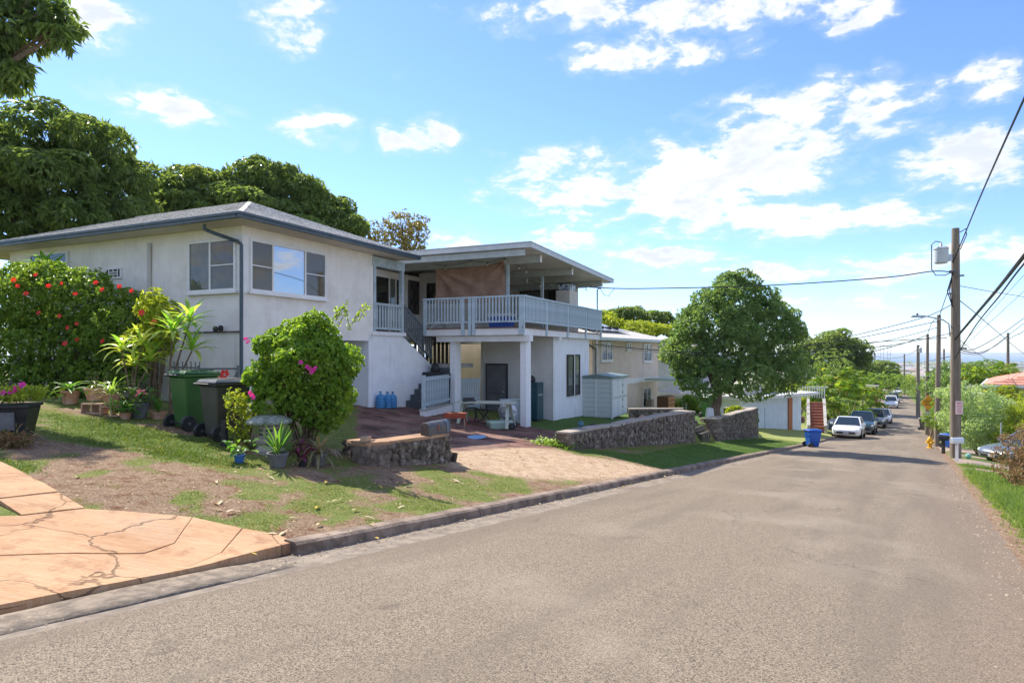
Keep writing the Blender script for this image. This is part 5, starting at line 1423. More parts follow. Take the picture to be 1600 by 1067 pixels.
def rosette(t_, c, n, meshes, tilt=(10, 75), s=(.8, 1.1), rr=random, golden=2.4):
    for i in range(n):
        u = i / n; el = R(tilt[1] + (tilt[0] - tilt[1]) * u + rr.uniform(-8, 8)); k = rr.uniform(*s)
        q = Matrix.Rotation(i * golden + rr.uniform(-.3, .3), 4, 'Z') @ Matrix.Rotation(-el, 4, 'Y')
        obj('leaf', rr.choice(meshes), t_, Vector(c) + Vector((0, 0, .05 * (1 - u))), q.to_euler(), (k, k, k))
def ti_plant(px, Y, heads, lb, seed, group='broad striped ti plants', meshes=None, tilt=(5, 80), n=17, s=(.8, 1.1)):
    rr = random.Random(seed); b = on_ground(px, Y); t_ = thing('ti_plant', b, 0, lb, 'plant')
    for (hx, hy) in heads:
        h = at(hx, hy, Y + rr.uniform(-.15, .15)) - b
        MB().tube([(rr.uniform(-.05, .05), 0, -.05), (h.x * .4, h.y * .4, h.z * .55), tuple(h)], [.022, .018, .014], 6).build('stem', twig_m, t_, smooth=True)
        rosette(t_, h, n, meshes or TI, tilt=tilt, s=s, rr=rr)
    return t_
ti_plant(205, 12.7, [(190, 548), (222, 540), (208, 572), (236, 565)], 'clump of yellow-striped ti plants in front of the hibiscus hedge', 1)
ti_plant(262, 12.4, [(296, 505), (300, 548), (270, 520)], 'tall green ti plant with arching leaves against the house wall', 2, meshes=[leaf_mesh('leaf', .58, .085, a, ti_m, hot=h) for a, h in ((.9, .25), (1.2, .5), (.6, .1))], n=19)
ti_plant(75, 16.6, [(68, 420), (84, 425)], 'dark green palm-like plant rising behind the hedge below the small window', 3, meshes=[leaf_mesh('leaf', .6, .09, a, ti_m, hot=.06) for a in (.9, 1.3)], n=14)
ti_plant(170, 15.8, [(165, 447)], 'single leafy top rising over the hedge below the vent block', 4, meshes=[leaf_mesh('leaf', .45, .08, a, ti_m, hot=.12) for a in (.9, 1.3)], n=12)

terra = mat('terracotta', (.42, .20, .11), (.52, .27, .16), 6, .85, bump=.2, c3=(.6, .42, .32), s3=3)
def pot(px, py, r, h, m, label, plant, seed=1, zup=0.0, Y=None, cat='potted plant'):
    p = G(px, py) if Y is None else on_ground(px, Y)
    p = p + Vector((0, 0, zup)); t_ = thing('potted_plant', p, 0, label, cat)
    MB().lathe([(r * .72, 0), (r * .98, h * .85), (r * 1.06, h * .86), (r * 1.06, h), (r * .92, h), (r * .88, h * .82)], 18).build('pot', m, t_)
    MB().lathe([(.001, h * .8), (r * .9, h * .82)], 12).build('soil', mat('potting_soil', (.03, .02, .015), rough=.95), t_)
    plant(t_, Vector((0, 0, h * .82)), random.Random(seed)); return t_
grn_m = leaf_mat('green_strap_leaf', (.04, .14, .02), (.25, .34, .10), trans=.5, rough=.4)
SP = [leaf_mesh('leaf', .5, .03, a, grn_m, hot=h) for a, h in ((1.6, .7), (2.0, .85), (1.2, .5))]
AL = [leaf_mesh('leaf', .42, .035, a, grn_m, hot=h) for a, h in ((.25, .25), (.5, .4), (.1, .15))]
FN = [leaf_mesh('leaf', .42, .10, a, grn_m, hot=h) for a, h in ((1.2, .12), (1.6, .3))]
SH = [leaf_mesh('leaf', .13, .06, a, grn_m, hot=h) for a, h in ((.8, .1), (.5, .35))]
BR = [leaf_mesh('leaf', .5, .04, a, leaf_mat('bromeliad_leaf', (.10, .11, .04), (.36, .25, .17), trans=.3), hot=h) for a, h in ((1.9, .3), (2.3, .7), (1.5, .5))]
def pl(meshes, n, tilt, s=(.8, 1.1)): return lambda t_, c, rr: rosette(t_, c, n, meshes, tilt=tilt, s=s, rr=rr)
def leafy(meshes, n, r, h, flowers=None):
    def f(t_, c, rr):
        for i in range(n):
            q = c + Vector((rr.uniform(-r, r), rr.uniform(-r, r), rr.uniform(0, h))); k = rr.uniform(.7, 1.3)
            obj('leaf', rr.choice(meshes), t_, q, (rr.uniform(-.4, .4), rr.uniform(-.9, .4), rr.uniform(0, 6.3)), (k, k, k))
        for i in range(5): MB().tube([c, c + Vector((rr.uniform(-r, r), rr.uniform(-r, r), h))], [.006, .004], 4).build('stem', twig_m, t_)
        if flowers:
            for i in range(flowers[1]): obj('flower', flowers[0], t_, c + Vector((rr.uniform(-r, r), -r * rr.uniform(.4, 1), h * rr.uniform(.6, 1.05))), (rr.uniform(.6, 1.3), 0, 0))
    return f
block_m = mat('hollow_block', (.46, .27, .18), (.55, .36, .25), 5, .9, bump=.4)
def hollow_block(px, py, rz, label, red=False):
    p = G(px, py); t_ = thing('hollow_block', p, rz, label, 'block')
    mb = MB(); mb.box(-.2, .2, -.09, .09, 0, .025); mb.box(-.2, .2, -.09, .09, .165, .19)
    for x in (-.2, -.0125, .175): mb.box(x, x + .025, -.09, .09, .0255, .1645)
    mb.build('shell', block_m, t_); return t_
hollow_block(177, 650, .2, 'orange-stained hollow concrete block under the spider plant pot')
hollow_block(148, 646, -.1, 'half-hidden pale hollow block left of the orange one')
pot(110, 631, .16, .26, terra, 'terracotta pot with a fern-like broad leaf plant in front of the hedge', pl(FN, 16, (15, 75)), 1)
pot(150, 641, .19, .22, terra, 'wide terracotta pot with dry stalks standing on the pale block', lambda t_, c, rr: [MB().tube([c, c + Vector((rr.uniform(-.2, .2), rr.uniform(-.1, .1), rr.uniform(.25, .42)))], [.006, .003], 4).build('stem', twig_m, t_) for i in range(9)] and rosette(t_, c, 5, SP, (30, 60), rr=rr), 2, zup=.19)
pot(175, 650, .15, .2, terra, 'spider plant with long pale arching leaves in a terracotta pot', pl(SP, 26, (15, 80), (.9, 1.3)), 3, zup=.2)
pot(217, 653, .17, .28, greypl, 'dark grey pot with a leafy plant and pink flowers', leafy(SH, 70, .22, .3, (FL_pink, 5)), 4)
tag(pot(196, 655, .1, .12, terra, 'small leafy green plant spilling over between the block and the grey pot', leafy(SH, 60, .18, .22), 5), None)
pot(247, 655, .15, .14, terra, 'low terracotta bowl with upright bright green leaves beside the green bin', pl(AL, 22, (35, 88), (.6, .9)), 6)
pot(250, 612, .2, .3, black, 'black pot behind the ti plants by the iron fence', leafy(SH, 50, .25, .25, (FL_pink, 4)), 7)
pot(228, 628, .2, .3, black, 'dark pot with a bushy plant under the yellow ti plants', leafy(SH, 80, .3, .35), 17)
pot(272, 650, .12, .1, terra, 'small bowl of bright green leaves close to the bin wheel', pl(AL, 14, (20, 80), (.5, .7)), 18)
pot(434, 729, .145, .2, greypl, 'grey pot with a spiky aloe in front of the stone lantern', pl(AL, 30, (25, 88), (.85, 1.15)), 8)
pot(498, 727, .12, .18, mat('faded_pot', (.14, .13, .12), rough=.8), 'dark pot with an arching reddish bromeliad under the round bush', pl(BR, 30, (5, 85), (.8, 1.1)), 9)
pot(374, 723, .075, .12, mat('blue_pot', (.04, .14, .42), rough=.4), 'small blue pot holding a yellow-green jade shrub', leafy(SH, 30, .15, .2), 10)
pot(473, 728, .07, .1, black, 'little black pot with a dark purple plant between aloe and bromeliad', leafy([leaf_mesh('leaf', .12, .05, .8, leaf_mat('purple_leaf', (.07, .015, .04), (.2, .04, .08), trans=.3))], 46, .12, .28), 11)
# jade-like shrub over the blue pot
bush('jade_shrub', on_ground(378, 10.35), [L3(375, 655, 10.1, .2, .2, .3), L3(366, 625, 10.1, .14, .2, .2), L3(388, 640, 10.3, .17, .2, .26), L3(374, 690, 10.1, .16, .2, .18)], 420, 'yellow-green small-leaved shrub between the dark bin and the stone lantern', 'shrub', yel_m, .05, .03, per=5, seed=21)
MB_ = thing('drain_pipe', on_ground(351, 10.25), 0, 'short upright black tube at the corner of the dark bin', 'pipe')
MB().lathe([(.055, 0), (.05, .42), (.04, .42), (.04, .4)], 14).build('tube', black, MB_); MB().lathe([(.07, 0), (.07, .03)], 14).build('foot', black, MB_)

# planter with bougainvillea at the left edge
p = at(18, 672, 8.9); p.z = gzf(p.x, p.y)
pt_ = thing('planter', p, .35, 'square black planter with magenta bougainvillea at the left edge', 'planter')
MB().taper((0, 0, 0), (.2, .2), (0, 0, .42), (.27, .27)).build('tub', black, pt_, bevel=.012)
MB().box(-.29, .29, -.29, .29, .421, .455).build('rim', black, pt_); MB().box(-.12, .12, -.285, -.24, .12, .36).build('saucer', greypl, pt_)
MB().bar((-.1, -.1, .4), (.02, -.05, .78), .03).build('stake', black, pt_)
rng = np.random.default_rng(77); n_ = 330; P0_ = np.stack([rng.normal(size=n_) * .22 + .05, rng.normal(size=n_) * .16, .5 + rng.random(n_) * .2], 1)
V, Fc, A_ = cluster_leaves(P0_, unit(rng.normal(size=(n_, 3)) + [0, 0, .6]), 5, .05, .032, rng, droop=.1); obj('foliage', np_mesh('foliage', V, Fc, yel_m, A_), pt_)
for i in range(7): obj('bract', FL_mag, pt_, (random.uniform(-.25, .3), -.2, random.uniform(.62, .76)), (1.0, 0, random.random()))
rk = on_ground(12, 8.3); rng = np.random.default_rng(70); n_ = 420; P0_ = np.stack([rng.normal(size=n_) * .13, rng.normal(size=n_) * .1, np.abs(rng.normal(size=n_)) * .08], 1)
V, Fc, A_ = cluster_leaves(P0_, unit(rng.normal(size=(n_, 3)) + [0, 0, .5]), 3, .09, .012, rng, droop=.2)
o = obj('dry_grass_clump', np_mesh('dry_grass_clump', V, Fc, dry_m, A_), None, rk); tag(o, 'tangled brown dead clump at the foot of the black planter', 'dead plant')

# ------------------------------------------------------------------ wheelie bins
def wheelie_bin(loc, rz, H, m, label, group=None, lidm=None):
    t_ = thing('wheelie_bin', loc, rz, label, 'bin', group)
    MB().taper((0, .02, .06), (.20, .22), (0, 0, H * .9), (.275, .31)).build('body', m, t_, bevel=.02)
    MB().box(-.30, .30, -.335, .335, H * .9, H * .945).build('rim', m, t_, bevel=.008)
    lid = MB(); lid.poly([(-.31, -.36, H * .95), (.31, -.36, H * .95), (.31, .36, H * .955), (-.31, .36, H * .955), (-.27, -.31, H * .985), (.27, -.31, H * .985), (.27, .31, H * 1.0), (-.27, .31, H * 1.0)],
                         [(0, 1, 5, 4), (1, 2, 6, 5), (2, 3, 7, 6), (3, 0, 4, 7), (4, 5, 6, 7), (3, 2, 1, 0)])
    lo = lid.build('lid', lidm or m, t_, bevel=.006)
    for x in (-.12, .12): MB().box(x - .05, x + .05, -.28, .28, H * .995, H * 1.012).build('lid_rib', lidm or m, lo)
    MB().tube([(-.24, .42, H * .93), (.24, .42, H * .93)], .016, 8).build('handle', black, t_)
    for x in (-.2, .2): MB().bar((x, .30, H * .9), (x, .42, H * .93), .03).build('bracket', m, t_)
    MB().tube([(-.3, .26, .13), (.3, .26, .13)], .014, 8).build('axle', black, t_)
    for x in (-.29, .29):
        w_ = MB().lathe([(.07, -.03), (.125, -.03), (.14, -.015), (.14, .015), (.125, .03), (.07, .03)], 22, M=Matrix.Translation((x, .26, .14)) @ Matrix.Rotation(R(90), 4, 'Y')).build('wheel', black, t_, smooth=True)
        hm = MB()
        for k in range(6):
            a = k * math.pi / 3; hm.bar((x, .26, .14), (x, .26 + .08 * math.cos(a), .14 + .08 * math.sin(a)), .022, .022, up=(1, 0, 0))
        hm.lathe([(.03, -.034), (.03, .034)], 12, M=Matrix.Translation((x, .26, .14)) @ Matrix.Rotation(R(90), 4, 'Y')); hm.build('hub', greypl, w_)
    return t_
grn_p = mat('green_bin_plastic', (.032, .105, .02), (.042, .135, .03), 3, .42, c3=(.06, .12, .035), s3=2)
dk_p = mat('dark_bin_plastic', (.05, .048, .04), (.075, .07, .058), 3, .45)
blu_p = mat('blue_bin_plastic', (.01, .09, .42), (.015, .12, .5), 3, .35)
gb = on_ground(303, 11.6)
b1 = wheelie_bin((gb.x, gb.y, gb.z), 2.55, 1.06, grn_p, 'green wheelie bin beside the dark one in front of the house corner')
lg = MB()
for k in range(3): lg.bar((-.05, -.262 - .002, .66 - k * .045), (.05, -.262 - .002, .68 - k * .045), .028, .004)
for k in range(4): lg.bar((-.07 + k * .045, -.258, .50), (-.07 + k * .045, -.258, .53), .02, .004)
lg.build('moulded_mark', mat('pale_green_print', (.35, .5, .35), rough=.7), b1)
gb = on_ground(352, 11.0)
wheelie_bin((gb.x, gb.y, gb.z), 2.5, 1.03, dk_p, 'dark brown wheelie bin with a grey lid beside the round bush', lidm=mat('grey_lid_plastic', (.15, .15, .145), (.2, .2, .19), 4, .3))
gb = on_ground(1270, 32.2); sx_, sy_ = sn2xy(35.2, 4.1)
gb = Vector((float(sx_), float(sy_), 0)); gb = Vector(((1270 - 800) / 1000 * 31.6, 31.6, 0)); gb.z = float(zroad(xy2sn(gb.x, gb.y)[0])) + .02
gb.z -= .05; wheelie_bin(gb, R(95), .90, blu_p, 'bright blue wheelie bin standing in the gutter before the white car')
gb = at(1107, 650, 31.5); gb.z = gzf(gb.x, gb.y)
wheelie_bin(gb, .4, 1.1, grn_p, 'green bin in the shade left of the mango tree trunk')
tag(MB().taper((0, 0, 0), (.19, .16), (0, 0, .62), (.13, .12)).build('white_jug', mat('dull_white_plastic', (.55, .57, .6), rough=.5), None, loc=on_ground(1109, 28.2), bevel=.04), 'whitish plastic container leaning at the foot of the mango trunk', 'container')

# ------------------------------------------------------------------ stone lantern
c = on_ground(421, 10.1); sl_ = thing('stone_lantern', c, .3, 'weathered stone garden lantern half hidden by the round bush', 'lantern')
lm = mat('weathered_granite', (.32, .29, .24), (.44, .39, .32), 14, .95, bump=.6, bscale=35, c3=(.30, .33, .26), s3=9)
lm2 = mat('mossy_granite', (.20, .24, .20), (.40, .42, .37), 16, .95, bump=.8, bscale=40, c3=(.12, .15, .1), s3=7)
MB().lathe([(.24, 0), (.25, .07), (.2, .1), (.17, .16), (.22, .2), (.24, .25), (.24, .28)], 18).build('base', lm, sl_)
fb = MB(); fb.lathe([(.16, .28), (.165, .50)], 6); fb.build('fire_box', lm, sl_, bevel=.01)
for a in range(6):
    an = a * math.pi / 3 + math.pi / 6; M = Matrix.Rotation(an, 4, 'Z')
    for sx in (-.035, .035):
        for sz in (.35, .42): MB().box(.1395, .146, sx - .022, sx + .022, sz - .022, sz + .022, M=M).build('opening', dark, sl_)
MB().lathe([(.14, .50), (.3, .52), (.36, .545), (.37, .58), (.33, .62), (.2, .68), (.1, .70)], 18).build('roof', lm2, sl_)
sl_.scale = (.95, .95, .88)
MB().lathe([(.07, .70), (.085, .74), (.06, .77), (.09, .80), (.095, .84), (.055, .875), (.075, .91), (.07, .95), (.03, .99), (.008, 1.01)], 16).build('finial', lm, sl_, smooth=True)

# ------------------------------------------------------------------ iron fence and wire fence before the house
irn = mat('grey_iron', (.14, .15, .16), rough=.5)
p0 = at(266, 640, 13.6); p1 = at(312, 640, 13.0)
f = thing('iron_fence', (p0.x, p0.y, gzf(p0.x, p0.y)), math.atan2(p1.y - p0.y, p1.x - p0.x), 'grey iron railing between the tall ti plant and the green bin', 'fence')
L = (p1 - p0).xy.length
MB().box(0, L, -.015, .015, .86, .89).build('rail', irn, f); MB().box(0, L, -.015, .015, .15, .18).build('rail', irn, f)
pk = MB().box(-.009, .009, -.009, .009, .05, 1.0).mesh('bar', irn)
for i in range(8): obj('bar', pk, f, (i * L / 7, 0, 0))
p0 = at(310, 640, 13.0); p1 = at(372, 640, 13.3)
f = thing('wire_fence', (p0.x, p0.y, gzf(p0.x, p0.y)), math.atan2(p1.y - p0.y, p1.x - p0.x), 'rusty chain-link fence behind the two bins', 'fence'); L = (p1 - p0).xy.length
MB().tube([(0, 0, .98), (L, 0, .98)], .018, 8).build('rail', irn, f)
for x in (0, L): MB().tube([(x, 0, 0), (x, 0, 1.05)], .022, 8).build('post', irn, f)
mb = MB()
for i in range(22):
    mb.bar((i * L / 21, 0, .05), (min(L, i * L / 21 + .5), 0, .96), .005); mb.bar((i * L / 21, .004, .05), (max(0, i * L / 21 - .5), .004, .96), .005)
tag(mb.build('mesh_wire', irn, f), kind='stuff')
sc = thing('windmill', at(354, 590, 12.6), 0, 'small red flower ornament on a white stick behind the dark bin', 'garden ornament'); sc.name = 'garden_ornament'
sc.location.z = gzf(sc.location.x, sc.location.y); MB().tube([(0, 0, 0), (0, 0, .98)], .012, 6).build('stick', white, sc)
obj('flower', petals(6, .12, .08, .1, red_m), sc, (-.03, -.02, .98), (1.1, 0, 0)); obj('flower', petals(6, .1, .07, .1, org_m), sc, (-.14, 0, .95), (1.2, 0, 0))

# ------------------------------------------------------------------ odds and ends along the retaining wall
bl = at(900, 661, 17.6); x, y = sn2xy(15.9, 7.36)
tag(MB().lathe([(.02, .0), (.06, .02), (.085, .07), (.08, .12), (.05, .155), (.01, .165)], 18).build('float_ball', mat('teal_blue_glaze', (.03, .11, .16), rough=.3), None, smooth=True, loc=Vector(wp(14.9, 7.36, .51)[:2] + (wp(14.9, 7.36, .50)[3],))), 'dark blue glazed ball sitting on the end of the lava wall', 'ball')
rub = mat('pale_rubble', (.3, .27, .24), (.5, .46, .41), 5, .9, bump=.4)
for i, (s_, n_, r_, m, lb) in enumerate(((17.6, 7.7, .16, rub, 'grey rock among the clutter behind the lava wall nearest the blue ball'), (18.9, 7.8, .2, rub, 'pale rock lying behind the middle of the lava wall'), (20.8, 8.3, .22, terra, 'reddish upturned bowl behind the lava wall near the shed'), (21.5, 7.7, .18, rub, 'round grey boulder on the top of the lava wall near the shed'), (22.6, 8.6, .2, block_m, 'orange chunk of masonry beside the shed corner'), (17.9, 8.4, .16, black, 'black plastic lump lying on the turf behind the wall'))):
    x, y = (float(v) for v in sn2xy(s_, n_)); rr = random.Random(i); z = gzf(x, y)
    mb = MB(); mb.lathe([(r_ * .6, 0), (r_ * .95, r_ * .3), (r_, r_ * .6), (r_ * .7, r_ * 1.0), (r_ * .15, r_ * 1.15)], 8, rot=i)
    mb.v = [(a * (1 + rr.uniform(-.15, .15)), b * (1 + rr.uniform(-.15, .15)), c_ * (1 + rr.uniform(-.1, .1))) for a, b, c_ in mb.v]
    tag(mb.build('garden_rock', m, None, loc=(x, y, z + .12)), lb, 'rock')
for i, (px, py, lb) in enumerate(((855, 692, 'low grey-green succulent clump at the paving edge before the lava wall'), (868, 697, 'low tuft of weeds at the foot of the lava wall end'))):
    p = G(px, py); rng = np.random.default_rng(80 + i); n_ = 260; P0_ = np.stack([rng.normal(size=n_) * .22, rng.normal(size=n_) * .11, np.abs(rng.normal(size=n_)) * .05], 1)
    V, Fc, A_ = cluster_leaves(P0_, unit(rng.normal(size=(n_, 3)) + [0, 0, 1]), 4, .08, .035, rng); wt_ = thing('weed_clump', p, 0, lb, 'weeds'); obj('foliage', np_mesh('foliage', V, Fc, sage_m if i == 0 else hib_m, A_), wt_)
# fallen leaves on lawn, slab and gutter
fm_ = leaf_mat('fallen_leaf', (.32, .22, .10), (.60, .52, .34), hot=(.62, .42, .05), hot_at=.8, trans=.1, rough=.8)
FLM = [leaf_mesh('fallen_leaf', .13, .04, .5, fm_, seg=3, hot=h) for h in (.2, .7, .9, .5)]
rr = random.Random(9); spots = [(508, 838), (446, 833), (552, 798), (452, 812), (478, 848), (530, 783), (262, 849), (390, 868), (410, 846), (118, 748), (250, 738), (228, 705), (550, 800)]
for i in range(62): spots.append((rr.uniform(330, 760), rr.uniform(745, 850)) if i < 34 else (rr.uniform(520, 900), 0))
for i, (px, py) in enumerate(spots):
    if py == 0:
        s_ = rr.uniform(4.5, 15); n_ = 4.79 - abs(rr.gauss(0, .05)); x, y = (float(v) for v in sn2xy(s_, n_)); p = Vector((x, y, float(zroad(s_)) + .012))
    else:
        p = G(px, py) + Vector((0, 0, .022)); s_, n_ = xy2sn(p.x, p.y)
        if n_ < 4.8: p.z = float(zroad(s_)) + .03
    ci = rr.randrange(4); k_ = rr.uniform(.4, 1.1)
    o = obj('fallen_leaf', FLM[ci], None, p, (rr.uniform(-.2, .2), rr.uniform(-.3, .2), rr.uniform(0, 6.3)), (k_,) * 3)
    where = 'on the orange concrete corner' if poly_sd(Z_SLAB, p.x, p.y) > 0 else ('in the gutter below the kerb' if n_ < 4.85 else ('on the bare strip of lawn near the kerb' if n_ < 5.9 else ('on the lawn below the low rock wall' if s_ > 8 else 'on the lawn before the potted plants')))
    lb_ = '%s curled %s leaf lying %s' % ('small' if k_ < .75 else 'large', ('brown', 'straw-coloured', 'yellow', 'tan')[ci], where)
    tag(o, lb_, 'leaf', lb_.replace('leaf', 'leaves'))
# ------------------------------------------------------------------ the tan two-storey neighbour
RA = math.atan2(RY, RX)
n0 = at(925, 640, 33.0); nb_z = gzf(n0.x, n0.y)
nh = thing('house', (n0.x, n0.y, 0), RA, 'tan two-storey house with solar panels beyond the garden shed', 'house')
trimw = mat('white_trim', (.78, .78, .75), rough=.6)
MB().box(0, 9.9, 0, 8, -3.2, 2.26).build('wall', tanw, nh)
MB().box(-.03, 9.93, -.035, -.003, -.30, -.02).build('trim_band', trimw, nh)
MB().box(9.903, 9.935, -.03, 7.8, -.30, -.02).build('trim_band', trimw, nh)
def nwin(x0, x1, z0, z1, p_=None):
    o = window(x0, x1, z0, z1, front(0, nh), [(x0, (x0 + x1) / 2, 'louvre'), ((x0 + x1) / 2, x1, 'blind')], fr=.07, frm=trimw, blind_m=mat('green_grille', (.08, .16, .12), rough=.6)); return o
nwin(1.05, 2.5, 1.05, 2.1); nwin(4.5, 5.2, 1.65, 2.08); nwin(7.2, 8.6, .95, 2.08); nwin(7.1, 8.5, -1.85, -.62)
MB().box(7.35, 7.8, -.5, -.14, -1.8, -1.35).build('air_conditioner', mat('tan_metal', (.35, .27, .2), rough=.6), nh)
MB().tube([(-.6, -.1, 1.9), (.25, -.1, 1.7), (.3, -.1, 1.4), (.3, -.1, -2.6)], .06, 8).build('downpipe', greypl, nh)
nr = MB(); ez, rz_ = 2.28, 3.55
nr.poly([(-.7, -.75, ez), (10.9, -.75, ez), (10.9, 8.7, ez), (-.7, 8.7, ez), (3.2, 4, rz_), (7, 4, rz_), (-.7, -.75, ez - .14), (10.9, -.75, ez - .14), (10.9, 8.7, ez - .14), (-.7, 8.7, ez - .14)],
        [(0, 1, 5, 4), (1, 2, 5), (2, 3, 4, 5), (3, 0, 4), (0, 6, 7, 1), (1, 7, 8, 2), (2, 8, 9, 3), (3, 9, 6, 0), (9, 8, 7, 6)])
nro = nr.build('roof', mat('pale_shingle', (.42, .40, .36), (.55, .52, .47), 8, .95, bump=.4, bscale=20), nh)
MB().box(-.85, 11.0, -.88, -.755, ez - .15, ez).build('gutter', mat('pale_gutter', (.50, .58, .56), rough=.5), nh)
slope = (rz_ - ez) / 4.75
spm = mat('solar_panel_glass', (.30, .33, .38), (.36, .39, .44), 2, .18, spec=.8)
for i in range(5):
    for j in range(2):
        x0 = .9 + i * 1.05 + j * .5; y0 = .45 + j * 1.62
        if x0 > 6.4: continue
        p = [(x0, y0), (x0 + 1.0, y0), (x0 + 1.0, y0 + 1.55), (x0, y0 + 1.55)]; h = lambda y: ez + (y + .75) * slope
        m_b = MB(); m_b.poly([(x, y, h(y) + .12) for x, y in p] + [(x, y, h(y) + .155) for x, y in p], [(0, 1, 2, 3), (4, 5, 6, 7), (0, 1, 5, 4), (1, 2, 6, 5), (2, 3, 7, 6), (3, 0, 4, 7)])
        so = m_b.build('solar_panel', spm, nh)
        MB().box(x0 + .1, x0 + .15, y0 + .3, y0 + 1.2, h(y0 + .3), h(y0 + 1.2) + .08).build('bracket', black, so)
# things by the tan house: white cottage, awning, planks
wc = thing('cottage', at(1062, 630, 46), RA, 'pale cottage with low roof behind the mango tree', 'house')
wc.location.z = 0; wg = mat('pale_grey_wall', (.55, .57, .58), (.62, .64, .65), 2, .8)
MB().box(0, 8, 0, 6, -4.5, 1.2).build('wall', wg, wc)
MB().prism([(-.6, 1.2), (8.6, 1.2), (8.6, 1.35), (4, 2.6), (-.6, 1.35)], -.6, 6.6).build('roof', MATS['pale_shingle'], wc)
for x0 in (.6, 3.4, 5.8): window(x0, x0 + 1.4, -1.0, .3, front(0, wc), [(x0, x0 + .7, 'louvre'), (x0 + .7, x0 + 1.4, 'louvre')], frm=trimw)
aw2 = thing('awning', on_ground(1046, 38.5), RA, 'green-trimmed flat awning beside the tan house', 'awning')
az = at(1046, 594, 38.5).z - aw2.location.z
MB().box(-1.0, 2.2, -1.2, 1.2, az, az + .12).build('canopy', mat('pale_awning', (.45, .55, .48), rough=.6), aw2)
MB().box(-1.02, 2.22, -1.23, -1.203, az - .16, az + .1).build('valance', mat('green_valance', (.05, .14, .07), rough=.7), aw2)
for x in (-.9, 2.1): MB().box(x, x + .07, -1.15, -1.08, 0, az).build('post', white, aw2)
bx_ = on_ground(1040, 34); t_ = thing('wooden_crate', bx_, RA, 'orange wooden crate in the yard beside the tan house', 'crate')
MB().box(-.5, .5, -.3, .3, 0, .9).build('core', mat('dark_wood', (.10, .05, .025), rough=.8), t_)
pk = MB().box(-.52, .52, -.33, -.303, 0, .19).mesh('slat', mat('orange_wood', (.42, .18, .06), (.5, .24, .09), 5, .8))
for k in range(4): obj('slat', pk, t_, (0, 0, .03 + k * .22))
for i, (px, Y, h_, lb) in enumerate(((1046, 37.5, .9, 'leafy shrub in front of the green awning'), (1075, 36, 1.0, 'shrub left of the green bin'), (1145, 33, .7, 'low plants on the terrace right of the mango trunk'), (1170, 34, .5, 'small bright plants above the right end of the lava wall'))):
    b = on_ground(px, Y); bush('shrub', b, [(b.x, b.y, b.z + h_ * .5, h_ * .5, h_ * .4, h_ * .5), (b.x + h_ * .4, b.y, b.z + h_ * .3, h_ * .4, h_ * .4, h_ * .4)], 420, lb, 'shrub', hib_m if i % 2 else yel_m, .16, .07, per=5, seed=50 + i)

# ------------------------------------------------------------------ light blue garage house beyond the lava wall
gx, gy = 14.2, 39.9; gh = thing('garage', (gx, gy, 0), R(39.5), 'pale blue garage building with white roof beyond the mango tree', 'garage')
pbw = mat('pale_blue_siding', (.60, .70, .80), (.66, .76, .86), 2, .6); gz0 = gzf(gx, gy)
MB().box(0, 7.9, 0, 6, -5.5, -1.4).build('wall', pbw, gh)
dm = MB().box(0, 2.3, -.06, -.004, -5.0, -2.1)
for x0 in (.3, 2.95):
    d_ = MB().box(x0, x0 + 2.4, -.05, -.003, -5.2, -2.1).build('garage_door', pbw, gh)
    for k in range(14): MB().box(x0 + .05 + k * .168, x0 + .06 + k * .168, -.056, -.051, -5.2, -2.15).build('groove', MATS['joint_grey'], d_)
MB().box(6.0, 6.5, -.09, -.003, -5.3, -1.6).build('door', mat('rust_door', (.42, .15, .06), rough=.7), gh)
MB().box(-.5, 8.4, -1.0, 6.5, -1.4, -1.22).build('roof', mat('white_roof', (.62, .62, .60), (.7, .7, .68), 3, .7), gh)
MB().prism([(-.3, -1.21), (7, -1.21), (3.4, -.2)], .4, 6.2).build('gable_roof', MATS['pale_shingle'], gh)
sb_ = at(1266, 669, 46.5); st3 = thing('brick_stair', tuple(sb_), -.42, 'red brick staircase with white railings beside the pale blue garage', 'stairs')
brk = mat('red_brick_paint', (.25, .085, .05), (.33, .125, .08), 6, .85)
for i in range(9): MB().box(0, .9, i * .3, i * .3 + .33, -1.2, .19 * (i + 1)).build('step', brk, st3)
for x in (-.2, .9): MB().prism([(-.2, -1), (3.4, -1), (3.4, 2.0), (2.8, 1.95), (-.2, .25)], x, x + .2, axis='x').build('side_wall', mat('peeling_white', (.48, .46, .42), (.25, .22, .18), 3, .9, contrast=(.5, .6)), st3)
MB().box(-.9, 1.3, 3.45, 3.5, 2.8, 2.86).build('rail', white, st3)
for k in range(12): MB().box(-.85 + k * .17, -.79 + k * .17, 3.45, 3.5, 2.0, 2.8).build('baluster', white, st3)
hs_ = (*at(1243, 668, 45)[:2], 0); rb_ = thing('rock_bank', (hs_[0], hs_[1], gzf(hs_[0], hs_[1]) - .1), RA, 'dark red painted rock bank between the garage doors and the brick stairs', 'rock bank')
for k in range(8):
    rr = random.Random(k); mb = MB(); r_ = rr.uniform(.22, .38); mb.lathe([(r_ * .8, 0), (r_, r_ * .5), (r_ * .8, r_ * 1.1), (r_ * .2, r_ * 1.4)], 7, rot=k)
    mb.build('rock', mat('dark_red_rock', (.12, .05, .04), (.22, .09, .07), 5, .9, bump=.5), rb_, loc=(rr.uniform(-.2, .9), rr.uniform(-.2, .9), .25 * (k % 3)))


